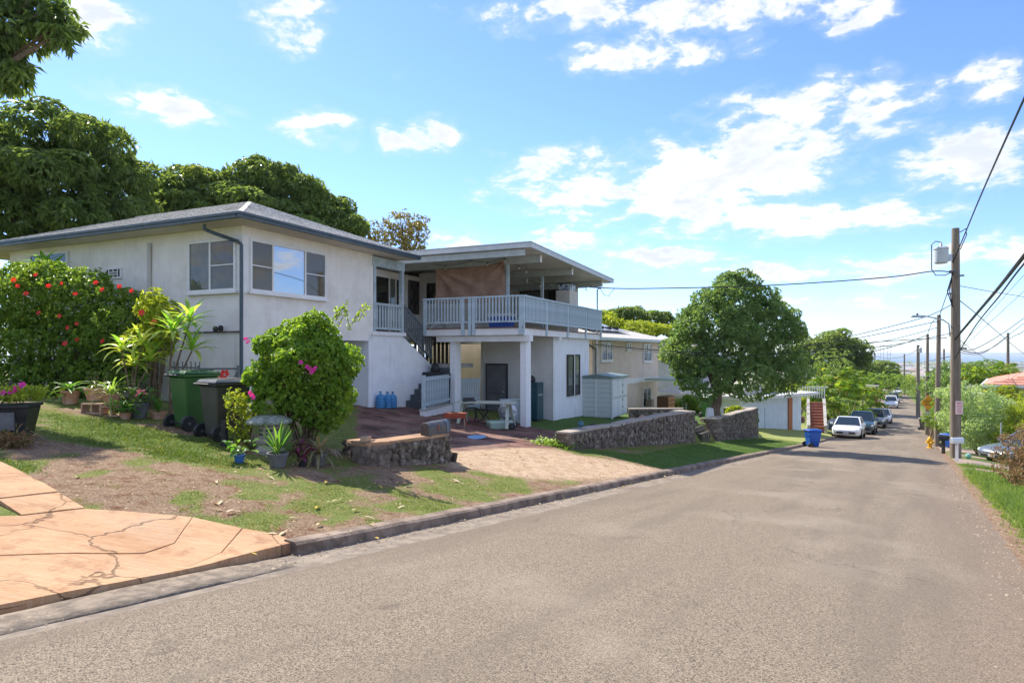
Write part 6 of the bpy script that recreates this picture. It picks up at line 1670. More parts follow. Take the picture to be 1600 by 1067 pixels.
# ------------------------------------------------------------------ palms
palm_m = leaf_mat('palm_leaflet', (.05, .15, .02), (.26, .36, .05), hot=(.5, .36, .06), hot_at=.93, trans=.42)
def palm_cluster(base, spots, label, seed, L=1.7, name='areca_palm', group=None, m=None):
    base = Vector(base); t_ = thing(name, base, 0, label, 'palm', group); rr = random.Random(seed); rng = np.random.default_rng(seed); PP, DD, LL, ST = [], [], [], MB()
    for (tx, ty, tz) in spots:
        top = Vector((tx, ty, tz)) - base
        ST.tube([(top.x * .5, top.y * .5, -.1), (top.x * .8, top.y * .8, top.z * .5), tuple(top)], [.06, .05, .04], 6)
        for k in range(9):
            az = rr.uniform(0, 6.28); up = rr.uniform(.5, 1.25); d = Vector((math.cos(az) * math.cos(up), math.sin(az) * math.cos(up), math.sin(up))); p = top.copy(); prev = [p.copy()]
            side = Vector((-math.sin(az), math.cos(az), 0))
            for s_ in range(12):
                p = p + d * L / 12; d = (d + Vector((0, 0, -.14))).normalized(); prev.append(p.copy())
                if s_ > 1:
                    for sg in (-1, 1):
                        PP += [tuple(p), tuple(p - d * L / 24)]; v_ = side * sg + d * .8 + Vector((0, 0, -.35)); DD += [tuple(v_)] * 2; LL += [L * .3 * math.sin(s_ / 12 * 2.6 + .25)] * 2
            ST.tube(prev[::3], [.014, .012, .008, .005, .004][:len(prev[::3])], 4, cap=False)
    P = np.array(PP); D = np.array(DD) + rng.normal(size=(len(P), 3)) * .12; Lg = np.array(LL)
    V, Fc, A_ = leaves(P, D, Lg, Lg * .10 + .01, rng, None, bend=.3); obj('frond', np_mesh('frond', V, Fc, m or palm_m, A_), t_); tag(ST.build('stem', mat('palm_stem', (.22, .22, .08), (.36, .32, .13), 5, .7), t_), kind='stuff'); return t_
rr = random.Random(31)
sp = []
for (px, py, Y) in ((1290, 606, 56), (1305, 596, 57), (1322, 602, 58), (1280, 620, 55), (1340, 612, 59), (1312, 618, 55), (1300, 630, 54), (1330, 628, 57), (1350, 622, 61), (1286, 640, 54)):
    sp.append(tuple(at(px, py, Y)))
b = at(1312, 668, 57); palm_cluster((b.x, b.y, gzf(b.x, b.y)), sp, 'big clump of yellow-green areca palms beside the brick stairs', 31, L=2.1)
b = at(1352, 650, 66); palm_cluster((b.x, b.y, gzf(b.x, b.y)), [tuple(at(px, py, 66)) for px, py in ((1348, 625), (1356, 632), (1344, 640), (1360, 622))], 'darker palm clump along the kerb behind the first palms', 32, L=2.0)
# shrub mass under and behind the palms
for (px, py, Y, r_, h_, m, lb, sd_) in ((1262, 585, 70, 4.0, 3.0, mango_m, 'dark tree behind the white garage roof', 60), (1335, 650, 60, 1.6, 1.1, hib_m, 'low green hedge under the palms by the kerb', 61), (1372, 598, 120, 5, 2.6, hib_m, 'roadside shrubs beyond the parked white car', 62),
                                    (1300, 650, 58, 1.6, 1.4, hib_m, 'dark shrub right of the brick stairs', 63), (1413, 596, 210, 6, 2.6, yel_m, 'yellow-green bush at the crest of the street', 64), (1250, 615, 62, 1.5, 1.2, yel_m, 'yellowish shrub above the garage roof', 66)):
    b = on_ground(px, Y); c_ = at(px, py, Y); bush('shrub', b, [(c_.x, c_.y, c_.z, r_, r_, h_), (c_.x + r_ * .6, c_.y + .4, c_.z - h_ * .3, r_ * .7, r_, h_ * .8), (c_.x - r_ * .5, c_.y, c_.z - h_ * .2, r_ * .7, r_, h_ * .8)], 700, lb, 'shrub', m, .3 * max(1, Y / 90), .12 * max(1, Y / 90), per=5, seed=sd_)
tree('rain_tree', on_ground(1300, 88), [L3(1268, 548, 88, 2.4, 3, 2.0), L3(1300, 535, 88, 2.6, 3, 2.0), L3(1325, 550, 88, 2.3, 3, 2.2), L3(1290, 565, 87, 3.2, 3, 2.2), L3(1338, 572, 88, 1.7, 2.4, 1.8), L3(1312, 580, 86, 2.6, 3, 1.6)],
     3200, 'large dark rounded tree behind the palms', 'tree', mango_m, leaf=.5, wd=.17, per=7, trunk_r=.35, seed=41)
tree('leafy_tree', on_ground(1378, 150), [L3(1362, 582, 150, 5, 4, 3), L3(1380, 588, 150, 4, 4, 2.6), L3(1348, 590, 148, 4, 4, 2.8), L3(1392, 595, 152, 2.5, 3, 1.5)],
     1500, 'rounded green tree left of the street crest', 'tree', mango_m, leaf=.8, wd=.28, per=6, trunk_r=.35, seed=42)
# brick gate pier in the hedge
gp_ = on_ground(1363, 105); t_ = thing('gate_pier', gp_, RA, 'red brick pier beside the parked white cars', 'pier'); MB().box(-1, 1, -.8, .8, 0, 3.2).build('pier', brk, t_); MB().box(-1.1, 1.1, -.9, .9, 3.21, 3.4).build('coping', concrete_o, t_)


# ------------------------------------------------------------------ vehicles
car_glass = mat('car_glass', (.02, .03, .035), rough=.06, spec=.9); tyre = mat('tyre_rubber', (.015, .015, .016), rough=.8); rim_m = mat('alloy_rim', (.35, .36, .37), rough=.3, metal=.8)
lens = mat('headlight_glass', (.62, .66, .7), rough=.08, spec=.9); chrome = mat('car_chrome', (.5, .5, .52), rough=.15, metal=1.0); redl = mat('tail_lens', (.4, .01, .01), rough=.2)
def car(loc, rz, L, Wd, H, paint, label, kind='sedan', group='cars parked along the kerb', pitch=0.0, plate=True):
    """front of the car towards local +x"""
    t_ = thing('parked_car', loc, rz, label, 'car', group); t_.rotation_euler = (0, pitch, rz)
    hw = Wd / 2; zb = {'sedan': .60, 'suv': .60, 'pickup': .60}[kind] * H; zl = .2 if kind == 'sedan' else .3
    nose = L / 2; hood = {'sedan': .66 * zb / .6 * .6, 'suv': .0, 'pickup': 0}[kind]
    # body sections: x, half width, bottom, shoulder height, deck height
    xs = [(-nose, .80, zl + .18, zb * .70, zb * .80), (-nose + .12, .93, zl + .02, zb * .84, zb * .94), (-nose * .72, 1.0, zl, zb * .90, zb), (-.1 * L, 1.0, zl, zb * .92, zb), (.20 * L, 1.0, zl, zb * .90, zb * .99),
          (.33 * L, .985, zl, zb * .84, zb * .93), (nose - .32, .95, zl, zb * .76, zb * .84), (nose - .1, .88, zl + .02, zb * .66, zb * .73), (nose, .74, zl + .12, zb * .52, zb * .60)]
    mb = MB(); ring = 10
    for (x, f, a, s_, d) in xs:
        w_ = hw * f; mb.v += [(x, -w_ * .9, a), (x, -w_, a + .14), (x, -w_, s_ - .02), (x, -w_ * .93, d - .015), (x, -w_ * .6, d + .02), (x, w_ * .6, d + .02), (x, w_ * .93, d - .015), (x, w_, s_ - .02), (x, w_, a + .14), (x, w_ * .9, a)]
    for i in range(len(xs) - 1):
        for j in range(ring): mb.f.append([i * ring + j, i * ring + (j + 1) % ring, (i + 1) * ring + (j + 1) % ring, (i + 1) * ring + j]); mb.mi.append(0)
    mb.f += [list(range(ring)), [(len(xs) - 1) * ring + j for j in reversed(range(ring))]]; mb.mi += [0, 0]
    body = mb.build('body', paint, t_, smooth=True)
    # cabin
    x0, x1 = {'sedan': (-.40 * L, .23 * L), 'suv': (-.485 * L, .24 * L), 'pickup': (-.12 * L, .23 * L)}[kind]
    r0, r1 = {'sedan': (-.22 * L, .06 * L), 'suv': (-.44 * L, .09 * L), 'pickup': (-.09 * L, .09 * L)}[kind]
    bw, tw = hw * .90, hw * .70; zt = H - .05
    cb = MB(); cb.poly([(x0, -bw, zb), (x1, -bw, zb), (x1, bw, zb), (x0, bw, zb), (r0, -tw, zt), (r1, -tw, zt), (r1, tw, zt), (r0, tw, zt)], [(0, 1, 5, 4), (1, 2, 6, 5), (2, 3, 7, 6), (3, 0, 4, 7), (4, 5, 6, 7)])
    cb.build('cabin', car_glass, t_)
    MB().taper(((r0 + r1) / 2, 0, zt + .002), ((r1 - r0) / 2 + .04, tw + .02), ((r0 + r1) / 2, 0, H), ((r1 - r0) / 2 - .12, tw - .1)).build('roof', paint, t_, bevel=.012)
    pl_ = MB()
    for sy in (-1, 1):
        pl_.bar((x1 - .01, sy * bw, zb), (r1, sy * tw, zt + .01), .07, .05); pl_.bar((x0 + .01, sy * bw, zb), (r0, sy * tw, zt + .01), .11, .06); xm = (x0 + x1) / 2 - .05
        pl_.bar((xm, sy * (bw + .004), zb), ((r0 + r1) / 2, sy * (tw + .008), zt + .01), .08, .03); pl_.bar((r0, sy * tw, zt), (r1, sy * tw, zt), .06, .05)
    pl_.build('pillar', paint, t_)
    if kind == 'pickup':
        MB().box(-nose + .15, x0 - .05, -hw * .82, hw * .82, zb + .022, zb + .03).build('bed', black, t_)
    for sy in (-1, 1):
        MB().taper((nose - .16, sy * hw * .70, zb * .62), (.13, hw * .17), (nose - .24, sy * hw * .72, zb * .74), (.11, hw * .19)).build('headlight', lens, t_, bevel=.01)
        MB().taper((-nose + .05, sy * hw * .76, zb * .66), (.06, hw * .12), (-nose + .1, sy * hw * .78, zb * .86), (.06, hw * .14)).build('tail_light', redl, t_)
        MB().taper((x1 - .12, sy * (hw + .09), zb + .02), (.06, .09), (x1 - .14, sy * (hw + .09), zb + .17), (.05, .1)).build('mirror', paint, t_, bevel=.015)
        for xx in (-.30 * L, .31 * L):
            M = Matrix.Translation((xx, sy * (hw - .10), .32)) @ Matrix.Rotation(R(90), 4, 'X')
            wh_ = MB().lathe([(.2, -.11), (.30, -.115), (.325, -.08), (.325, .08), (.30, .115), (.2, .11)], 22, M=M).build('wheel', tyre, t_, smooth=True)
            rm = MB(); M2 = Matrix.Translation((xx, sy * (hw - .10 + .112), .32)) @ Matrix.Rotation(R(90), 4, 'X'); rm.lathe([(.03, -.01), (.2, -.012), (.2, .012), (.03, .01)], 16, M=M2); rm.build('rim', rim_m, wh_)
            MB().lathe([(.001, -.02), (.37, -.02), (.37, .02), (.001, .02)], 20, M=Matrix.Translation((xx, sy * (hw - .012), .34)) @ Matrix.Rotation(R(90), 4, 'X')).build('wheel_arch', tyre, t_)
    fx = nose - .03
    MB().box(fx - .09, fx + .005, -hw * .52, hw * .52, zb * .575, zb * .64).build('grille', chrome if kind != 'sedan' else greypl, t_, bevel=.008)
    MB().box(fx - .06, fx + .045, -hw * .62, hw * .62, zl + .12, zl + .24).build('air_intake', black, t_, bevel=.01)
    MB().box(fx + .046, fx + .056, -.16, .16, zl + .13, zl + .23).build('number_plate', mat('plate_face', (.55, .58, .6), rough=.5), t_)
    MB().bar((x1 - .04, -.5, zb + .03), (x1 - .10, .1, zb + .06), .02).build('wiper', black, t_)
    return t_
P_white = mat('white_car_paint', (.80, .81, .82), rough=.25, coat=.6); P_silver = mat('silver_car_paint', (.48, .50, .52), rough=.28, metal=.4, coat=.5); P_dark = mat('dark_blue_paint', (.03, .05, .07), rough=.25, coat=.7)
P_teal = mat('dark_teal_paint', (.03, .07, .09), rough=.25, coat=.7); P_grey = mat('grey_blue_paint_car', (.13, .155, .18), rough=.3, metal=.3, coat=.5); P_black = mat('black_car_paint', (.012, .012, .014), rough=.25, coat=.7)
def kerb_car(s, n, *a, **k):
    x, y = (float(v) for v in sn2xy(s, n)); sl = float(zroad(s + 1) - zroad(s - 1)) / 2
    dx_, dy_ = [float(v) for v in (np.array(sn2xy(s + 1, n)) - np.array(sn2xy(s - 1, n)))]
    return car((x, y, float(zroad(s)) + .03), math.atan2(dy_, dx_) + math.pi, *a, pitch=math.atan(sl) * -1 * -1, **k)
def car_fit(s, n, a, k): return kerb_car(s, n, *a, **k)
kerb_car(51.0, 4.15, 4.8, 1.83, 1.46, P_white, 'white sedan at the head of the row of parked cars', kind='sedan')
kerb_car(58.8, 3.8, 5.0, 1.9, 1.78, P_teal, 'dark teal pickup truck parked directly behind the white sedan', kind='pickup')
kerb_car(70, 3.5, 4.7, 1.85, 1.72, P_grey, 'grey SUV parked between the dark truck and a silver car', kind='suv')
kerb_car(79, 3.2, 4.6, 1.8, 1.5, P_silver, 'silver hatchback parked at the end of the first group', kind='sedan')
kerb_car(122, 3.0, 4.9, 1.95, 1.85, P_white, 'white SUV first in the second group of parked cars', kind='suv')
kerb_car(131, 3.0, 5.0, 1.9, 1.8, P_white, 'white pickup second in the far group of parked cars', kind='pickup')
kerb_car(143, 2.6, 4.8, 1.9, 1.85, P_dark, 'dark van third in the far group by the brick pier', kind='suv')
kerb_car(156, 2.8, 4.8, 1.85, 1.6, P_silver, 'pale car last in the far group below the crest', kind='sedan')
kerb_car(196, 1.0, 4.7, 1.85, 1.5, P_white, 'white car standing near the crest of the street', kind='sedan')
x, y = (float(v) for v in sn2xy(215, 8)); car((x, y, gzf(x, y) + .6), RA + 1.2, 4.7, 1.9, 1.8, P_black, 'black car parked on the bank near the crest', kind='suv', group='cars parked off the road')
x, y = (float(v) for v in sn2xy(196, -6.5)); car((x, y, float(zroad(196)) + .2), RA + 2.6, 4.7, 1.9, 1.6, P_black, 'black car off the right side of the road near the crest', kind='sedan', group='cars parked off the road')
gc = at(1567, 722, 26.8); car((gc.x + 2.5, gc.y + 1.2, gc.z - .25), math.atan2(-.12, -.99), 4.6, 1.8, 1.42, P_grey, 'grey-blue car nosing out of the driveway behind the dry hedge', kind='sedan', group='cars parked off the road')
# tarpaulined small dark car behind white sedan
bx2 = on_ground(1300, 52.5); bx2 = Vector((*[float(v) for v in sn2xy(56.5, 5.6)], 0)); bx2.z = gzf(bx2.x, bx2.y)
tag(MB().taper((0, 0, 0), (.5, .8), (0, 0, .9), (.4, .7)).build('covered_motorbike', mat('navy_cover', (.03, .05, .09), rough=.7), None, loc=bx2, rot=(0, 0, RA + 1.57), bevel=.12), 'low navy covered shape on the verge left of the white sedan', 'cover')

# ------------------------------------------------------------------ utility poles
pole_m = mat('pole_wood', (.17, .135, .10), (.29, .24, .185), 4, .95, bump=.6, bscale=14, stretch=(4, 4, .25), c3=(.12, .095, .07), s3=2)
def pole(px, basepy, toppy, Y, r, label, lean=0.0, group='utility poles along the street'):
    p = at(px, basepy, Y); g_ = gzf(p.x, p.y); z0 = min(p.z, g_) if Y < 200 else g_; H = at(px, toppy, Y).z - z0
    t_ = thing('utility_pole', (p.x, p.y, z0), 0, label, 'pole', group)
    MB().tube([(0, 0, -.4), (lean * .5, 0, H * .5), (lean, 0, H)], [r * 1.12, r * .95, r * .75], 14).build('pole', pole_m, t_, smooth=True)
    return t_, H
POLES = {}
pl1, H1 = pole(1493, 719, 357, 27.3, .19, 'large wooden utility pole with a transformer and a pink notice')
tm = mat('transformer_grey', (.48, .52, .54), (.56, .6, .62), 4, .5)
zt = at(1468, 410, 27.3).z - pl1.location.z
MB().lathe([(.2, 0), (.25, .03), (.26, .1), (.27, .58), (.29, .60), (.29, .66), (.22, .71), (.05, .73)], 20, (-.62, .0, zt - .05)).build('transformer', tm, pl1, smooth=True)
MB().bar((-.4, 0, zt + .2), (-.1, 0, zt + .2), .06, .3).build('bracket', steel, pl1)
MB().lathe([(.03, .73), (.06, .76), (.04, .79), (.06, .82), (.03, .86), (.03, .92)], 10, (-.62, 0, zt - .05)).build('insulator', steel, pl1)
MB().tube([(-.62, 0, zt + .85), (-.85, 0, zt + .9), (-1.02, 0, zt + .75), (-1.02, 0, zt - .3), (-.85, 0, zt - .55), (-.45, 0, zt - .55), (-.1, 0, zt - .4)], .02, 6).build('jumper_wire', wire_m, pl1)
MB().tube([(.05, -.2, H1 - .2), (.3, -.2, H1 - .05), (.4, -.1, H1 - .3), (.2, 0, H1 - .9)], .02, 6).build('jumper_wire', wire_m, pl1)
for (z_, x_) in ((zt - .6, .1), (at(1493, 425, 27.3).z - pl1.location.z, -.2), (at(1493, 460, 27.3).z - pl1.location.z, -.3), (at(1493, 545, 27.3).z - pl1.location.z, .2)):
    MB().bar((x_ - .2, -.2, z_), (x_ + .12, -.2, z_ + .02), .05, .07).build('clamp', greypl, pl1)
for i in range(3): MB().tube([(-.16 - .03 * i, -.1, at(1490, 425, 27.3).z - pl1.location.z), (-.42 + .1 * i, -.1, at(1490, 455, 27.3).z - pl1.location.z), (-.2, -.1, at(1490, 480, 27.3).z - pl1.location.z)], .02, 5).build('jumper_wire', wire_m, pl1)
ns = thing('notice', Vector(pl1.location) + Vector((0, -.225, at(1493, 636, 27.3).z - pl1.location.z)), 0, 'small pink and white NO PARKING sign nailed to the large utility pole', 'sign')
MB().box(-.15, .15, -.012, 0, -.28, .28).build('plate', mat('pink_sign', (.75, .55, .55), rough=.5), ns)
def text(body, size, m, parent, loc, rot=(R(90), 0, 0), ext=.002):
    cu = bpy.data.curves.new('lettering', 'FONT'); cu.body = body; cu.size = size; cu.align_x = 'CENTER'; cu.align_y = 'CENTER'; cu.extrude = ext
    cu.materials.append(m); o_ = bpy.data.objects.new('lettering', cu); COL.objects.link(o_)
    dg = bpy.context.evaluated_depsgraph_get(); me = bpy.data.meshes.new_from_object(o_.evaluated_get(dg)); bpy.data.objects.remove(o_); me.name = 'lettering'
    me.materials.clear(); me.materials.append(m); return obj('lettering', me, parent, loc, rot)
sign_red = mat('sign_red', (.5, .02, .02), rough=.5)
text('NO', .12, sign_red, ns, (0, -.015, .18)); text('PARKING', .065, sign_red, ns, (0, -.015, .05)); text('ANY', .08, sign_red, ns, (0, -.015, -.07)); text('TIME', .08, sign_red, ns, (0, -.015, -.18))
# street lamp on the pole
lp = thing('street_lamp', Vector(pl1.location) + Vector((-.1, .2, at(1486, 515, 27.5).z - pl1.location.z)), 0, 'cobra-head street lamp on a bracket arm from the large utility pole', 'street lamp')
MB().tube([(0, 0, -.3), (-.05, 0, .25), (-.3, 0, .42), (-.9, .0, .55), (-1.2, 0, .6)], .028, 8).build('arm', steel, lp, smooth=True)
MB().taper((-1.45, 0, .52), (.3, .08), (-1.42, 0, .62), (.22, .06)).build('lamp_head', steel, lp, bevel=.02); MB().lathe([(.04, .62), (.04, .69), (.02, .7)], 10, (-1.4, 0, 0)).build('photocell', black, lp)
for (px, b_, t__, Y, r, lb, ln) in ((1464, 685, 492, 38.5, .14, 'leaning wooden pole just left of the transformer pole', .12), (1448, 670, 522, 52, .13, 'thin pole carrying the yellow diamond sign', .08), (1434.5, 648, 539, 82, .22, 'pole with metal fittings at its top, beyond the diamond sign', 0.0),
                                (1413, 610, 553, 160, .2, 'thin dark pole at the crest of the street', 0), (1367, 600, 552, 175, .2, 'thin dark pole left of the street above the far cars', 0), (1575, 610, 520, 60, .14, 'pole standing behind the red-roofed house on the right', 0), (1475, 600, 545, 120, .2, 'short far pole showing between the two nearest poles', 0)):
    POLES[px] = pole(px, b_, t__, Y, r, lb, ln)
pf_, Hf = POLES[1434.5]
MB().lathe([(.12, -.9), (.2, -.85), (.2, -.3), (.08, -.2)], 10, (.1, -.3, Hf - .1)).build('transformer', steel, pf_)
pf_, Hf = POLES[1448]
ds = thing('road_sign', Vector(pf_.location) + Vector((.0, -.2, at(1448, 629, 52).z - pf_.location.z)), 0, 'yellow diamond warning sign reading DEAD END on the thin pole', 'sign')
MB().poly([(-.62, -.012, 0), (0, -.012, -.62), (.62, -.012, 0), (0, -.012, .62), (-.62, 0, 0), (0, 0, -.62), (.62, 0, 0), (0, 0, .62)], [(0, 1, 2, 3), (4, 5, 6, 7), (0, 1, 5, 4), (1, 2, 6, 5), (2, 3, 7, 6), (3, 0, 4, 7)]).build('plate', mat('sign_yellow', (.85, .38, .01), rough=.45), ds)
text('DEAD', .26, black, ds, (0, -.016, .12)); text('END', .26, black, ds, (0, -.016, -.14))
MB().box(-.3, .3, -.014, 0, -1.0, -.72).build('lower_plate', mat('pale_sign', (.6, .62, .7), rough=.5), ds)

# ------------------------------------------------------------------ wires
def wire(pts, r, label, sag=0.0, name='power_line'):
    P = [at(*p) for p in pts]; out_p = []
    for i in range(len(P) - 1):
        k = 10
        for j in range(k + (1 if i == len(P) - 2 else 0)):
            u = j / k
            # Catmull-Rom
            a, b, c_, d_ = P[max(i - 1, 0)], P[i], P[i + 1], P[min(i + 2, len(P) - 1)]
            q = .5 * ((2 * b) + (c_ - a) * u + (2 * a - 5 * b + 4 * c_ - d_) * u * u + (3 * b - a - 3 * c_ + d_) * u ** 3) if len(P) > 2 else b.lerp(c_, u) - Vector((0, 0, sag * 4 * u * (1 - u)))
            out_p.append(q)
    o = out_p[0]; w_ = MB().tube([p - o for p in out_p], r, 5).build(name, wire_m, None, loc=o); return tag(w_, label, 'cable')
def wire2(p, q, sag, r, label): return wire([p, q], r, label, sag)
wire([(1489, 410, 27.1), (1505, 372, 25.5), (1535, 300, 19.5), (1600, 155, 12.2), (1760, -190, 7.5), (2100, -900, 4.6)], .022, 'thick cable climbing from the transformer pole to the upper right corner')
wire([(1492, 530, 27.1), (1520, 497, 24), (1560, 450, 18.5), (1600, 400, 14.5), (1800, 150, 8.5)], .045, 'heavy cable bundle rising right from the middle of the large pole')
wire([(1492, 560, 27.1), (1525, 508, 23), (1562, 462, 17.5), (1600, 412, 14), (1800, 175, 8.2)], .02, 'cable just beneath the heavy bundle right of the large pole')
wire([(921, 449, 27.6), (1000, 451, 27.4), (1200, 446, 27.2), (1380, 434, 27.2), (1458, 424, 27.2), (1489, 426, 27.2)], .024, 'service line from the deck roof mast across to the transformer pole')
wire([(1495, 446, 27.3), (1545, 455, 32), (1600, 464, 38), (1750, 490, 50)], .016, 'line running right from the upper part of the large pole')
wire([(1487, 476, 27.3), (1440, 497, 27.6), (1330, 525, 29), (1250, 541, 31), (1180, 548, 33)], .016, 'upper drop line from the large pole down towards the mango tree')
wire([(1464, 502, 38.3), (1400, 516, 38.4), (1330, 530, 38.5), (1245, 543, 39)], .022, 'second drop line from the leaning pole towards the left')
wire([(1448, 524, 51.8), (1400, 540, 52), (1330, 556, 52), (1250, 566, 52)], .03, 'drop line from the diamond sign pole towards the garage')
wire([(1464, 512, 38.3), (1380, 533, 38), (1260, 547, 34), (1120, 551, 28.8), (1040, 548, 27), (925, 538, 28)], .018, 'telephone line crossing in front of the mango tree')
wire([(1489, 520, 27.2), (1380, 541, 27.2), (1240, 551, 26.5), (1120, 556, 27), (1050, 552, 27.5), (930, 541, 32)], .014, 'lower telephone line crossing the mango tree')
wire([(1448, 526, 51.8), (1456, 505, 45), (1465, 497, 38.4)], .02, 'short span between the diamond sign pole and the leaning pole')
wire([(1464, 505, 38.4), (1476, 470, 33), (1490, 430, 27.2)], .02, 'span rising from the leaning pole to the transformer pole')
wire([(1494, 545, 27.3), (1530, 551, 38), (1556, 540, 50), (1575, 525, 60)], .026, 'drooping line from the large pole to the right rear pole')
wire([(1494, 540, 27.3), (1520, 546, 30), (1560, 525, 33), (1600, 497, 34), (1700, 420, 36)], .018, 'sagging line curving up to the right edge')
wire([(1575, 530, 60), (1590, 522, 55), (1600, 517, 52), (1700, 450, 40)], .026, 'line from the right rear pole to the right edge')
wire([(1494, 549, 27.3), (1535, 552, 33), (1580, 520, 34), (1600, 505, 34), (1700, 425, 35)], .014, 'thin sagging line nearest the heavy cable bundle')
wire([(1500, 470, 27.4), (1525, 490, 33), (1560, 520, 42), (1600, 553, 55), (1700, 630, 80)], .02, 'line descending from the large pole to the lower right')
wire([(1496, 555, 27.3), (1470, 560, 40), (1448, 565, 52), (1434, 568, 82)], .02, 'low line linking the street poles downhill')
wire([(1497, 545, 27.3), (1600, 430, 24), (1700, 330, 20)], .008, 'fine wire fanning up from the large pole')
wire([(1497, 550, 27.3), (1600, 455, 24), (1700, 370, 20)], .008, 'second fine wire fanning up from the large pole')
wire([(1498, 530, 27.5), (1540, 560, 40), (1600, 590, 60), (1660, 610, 80)], .012, 'thin line descending right behind the bushes')
wire([(1434, 545, 82), (1424, 552, 110), (1413, 556, 160)], .03, 'far span between the pole with fittings and the crest pole')
wire([(1340, 537, 150), (1400, 532, 150), (1480, 528, 150)], .09, 'far cable with spacers crossing above the sea')
wire([(1367, 556, 175), (1390, 560, 170), (1413, 557, 160)], .05, 'far span between the two thin poles at the crest')

# ------------------------------------------------------------------ right-hand verge: mailboxes, hydrant, bins, bushes
mp_ = at(1495, 722, 24.8); mp_.z = gzf(mp_.x, mp_.y)
t_ = thing('mailbox', mp_, .5, 'silver mailbox on a white post in front of the large pole', 'mailbox')
MB().box(-.04, .04, -.04, .04, -.1, .72).build('post', white, t_)
mbx = mailbox_body(t_, .48, .18, .22, None, Matrix.Translation((0, 0, .73)) @ Matrix.Rotation(R(70), 4, 'Z')); mbx.build('box', mat('silver_mailbox', (.62, .65, .7), rough=.3, metal=.3), t_, bevel=.006)
mailbox_body(t_, .012, .185, .225, None, Matrix.Translation((0, 0, .73)) @ Matrix.Rotation(R(70), 4, 'Z') @ Matrix.Translation((0, -.247, 0))).build('door', steel, t_)
mp_ = at(1474, 702, 31); mp_.z = gzf(mp_.x, mp_.y)
t_ = thing('mailbox', mp_, .3, 'black mailbox on a thick black post left of the large pole', 'mailbox')
MB().box(-.055, .055, -.055, .055, -.1, .66).build('post', black, t_); mailbox_body(t_, .5, .28, .22, None, Matrix.Translation((0, 0, .67)) @ Matrix.Rotation(R(60), 4, 'Z')).build('box', black, t_, bevel=.006)
MB().box(-.2, .2, -.12, .12, .64, .668).build('shelf', black, t_)
mp_ = at(1482, 694, 37); mp_.z = gzf(mp_.x, mp_.y); wheelie_bin(mp_, .3, .8, blu_p, 'blue wheelie bin partly hidden behind the black mailbox')
hy = at(1453, 692, 36); hy.z = gzf(hy.x, hy.y); t_ = thing('fire_hydrant', hy, 0, 'yellow fire hydrant on the right verge beside the driveway', 'hydrant'); ym = mat('hydrant_yellow', (.75, .40, .02), (.8, .46, .03), 5, .5)
MB().lathe([(.17, 0), (.17, .04), (.1, .06), (.1, .42), (.13, .44), (.13, .5), (.1, .58), (.05, .64), (.03, .68)], 16).build('barrel', ym, t_, smooth=True)
for s_ in (-1, 1): MB().lathe([(.055, 0), (.055, .1), (.07, .11), (.07, .14)], 10, M=Matrix.Translation((s_ * .08, 0, .36)) @ Matrix.Rotation(R(90) * s_, 4, 'Y')).build('outlet', ym, t_)
MB().lathe([(.075, 0), (.075, .1), (.09, .14)], 12, M=Matrix.Translation((0, -.08, .34)) @ Matrix.Rotation(R(90), 4, 'X')).build('outlet', ym, t_)
mp_ = at(1444, 660, 58); mp_.z = gzf(mp_.x, mp_.y); wheelie_bin(mp_, .3, 1.1, dk_p, 'dark bin beside the foot of the thin sign pole')
gb_ = at(1513, 712, 27.6); gb_.z = gzf(gb_.x, gb_.y) + .12
tag(MB().lathe([(.02, -.12), (.09, -.08), (.12, 0), (.09, .08), (.02, .12)], 16).build('glass_float', mat('pale_teal_glass', (.25, .5, .42), rough=.1), None, smooth=True, loc=gb_), 'pale green glass ball lying under the silvery bush', 'ball')
def rbush(spec, n, label, m, leaf, wd, seed, name='bush', cat='bush', per=5, inner=.25):
    pts = [L3(*s_) for s_ in spec]; b = Vector(pts[0][:3]); b.z = gzf(b.x, b.y); return bush(name, b, pts, n, label, cat, m, leaf, wd, per=per, seed=seed, inner=inner)
rbush([(1530, 632, 33, 1.15, 1.1, .95), (1495, 622, 33, .7, .9, .8), (1560, 640, 33.5, 1.1, 1.1, .8), (1515, 665, 32.5, 1.0, 1, .8), (1550, 675, 33, 1.1, 1, .7), (1485, 655, 33.5, .6, .8, .7), (1578, 660, 34, .8, .9, .7), (1530, 690, 32.5, 1.1, .9, .5)], 4600, 'big silvery green bush behind the large utility pole', sage_m, .12, .06, 91)
rbush([(1500, 585, 52, 2.0, 1.6, 1.0), (1530, 582, 52, 2.2, 1.6, 1.1), (1550, 592, 52, 1.5, 1.6, 1.0), (1478, 600, 50, 1.4, 1.4, 1.0)], 1900, 'bright green trees behind the silvery bush', mango2_m, .22, .1, 92, name='leafy_tree', cat='tree', per=6)
rbush([(1590, 655, 32, .9, .9, .7), (1600, 680, 31, .9, .9, .7), (1615, 640, 33, 1, 1, .9), (1572, 690, 31, .6, .7, .4)], 1500, 'yellow and orange croton shrub at the right edge above the car', yel_m, .15, .06, 93)
rbush([(1453, 655, 45, .55, .6, .6), (1470, 640, 44, .7, .7, .9), (1478, 665, 38, .5, .5, .5)], 700, 'small green shrub between the thin poles', hib_m, .13, .06, 94)
rbush([(1448, 612, 90, 2.2, 2, 1.6), (1462, 606, 85, 2.2, 2, 1.6), (1430, 600, 140, 3, 3, 1.6)], 900, 'green shrubs along the right side of the street further down', mango_m, .3, .12, 95)
b = at(1535, 600, 48); palm_cluster((b.x, b.y, gzf(b.x, b.y)), [tuple(at(px, py, 48)) for px, py in ((1525, 596), (1545, 592), (1560, 590))], 'young palms with arching fronds left of the red roof', 33, L=2.0)
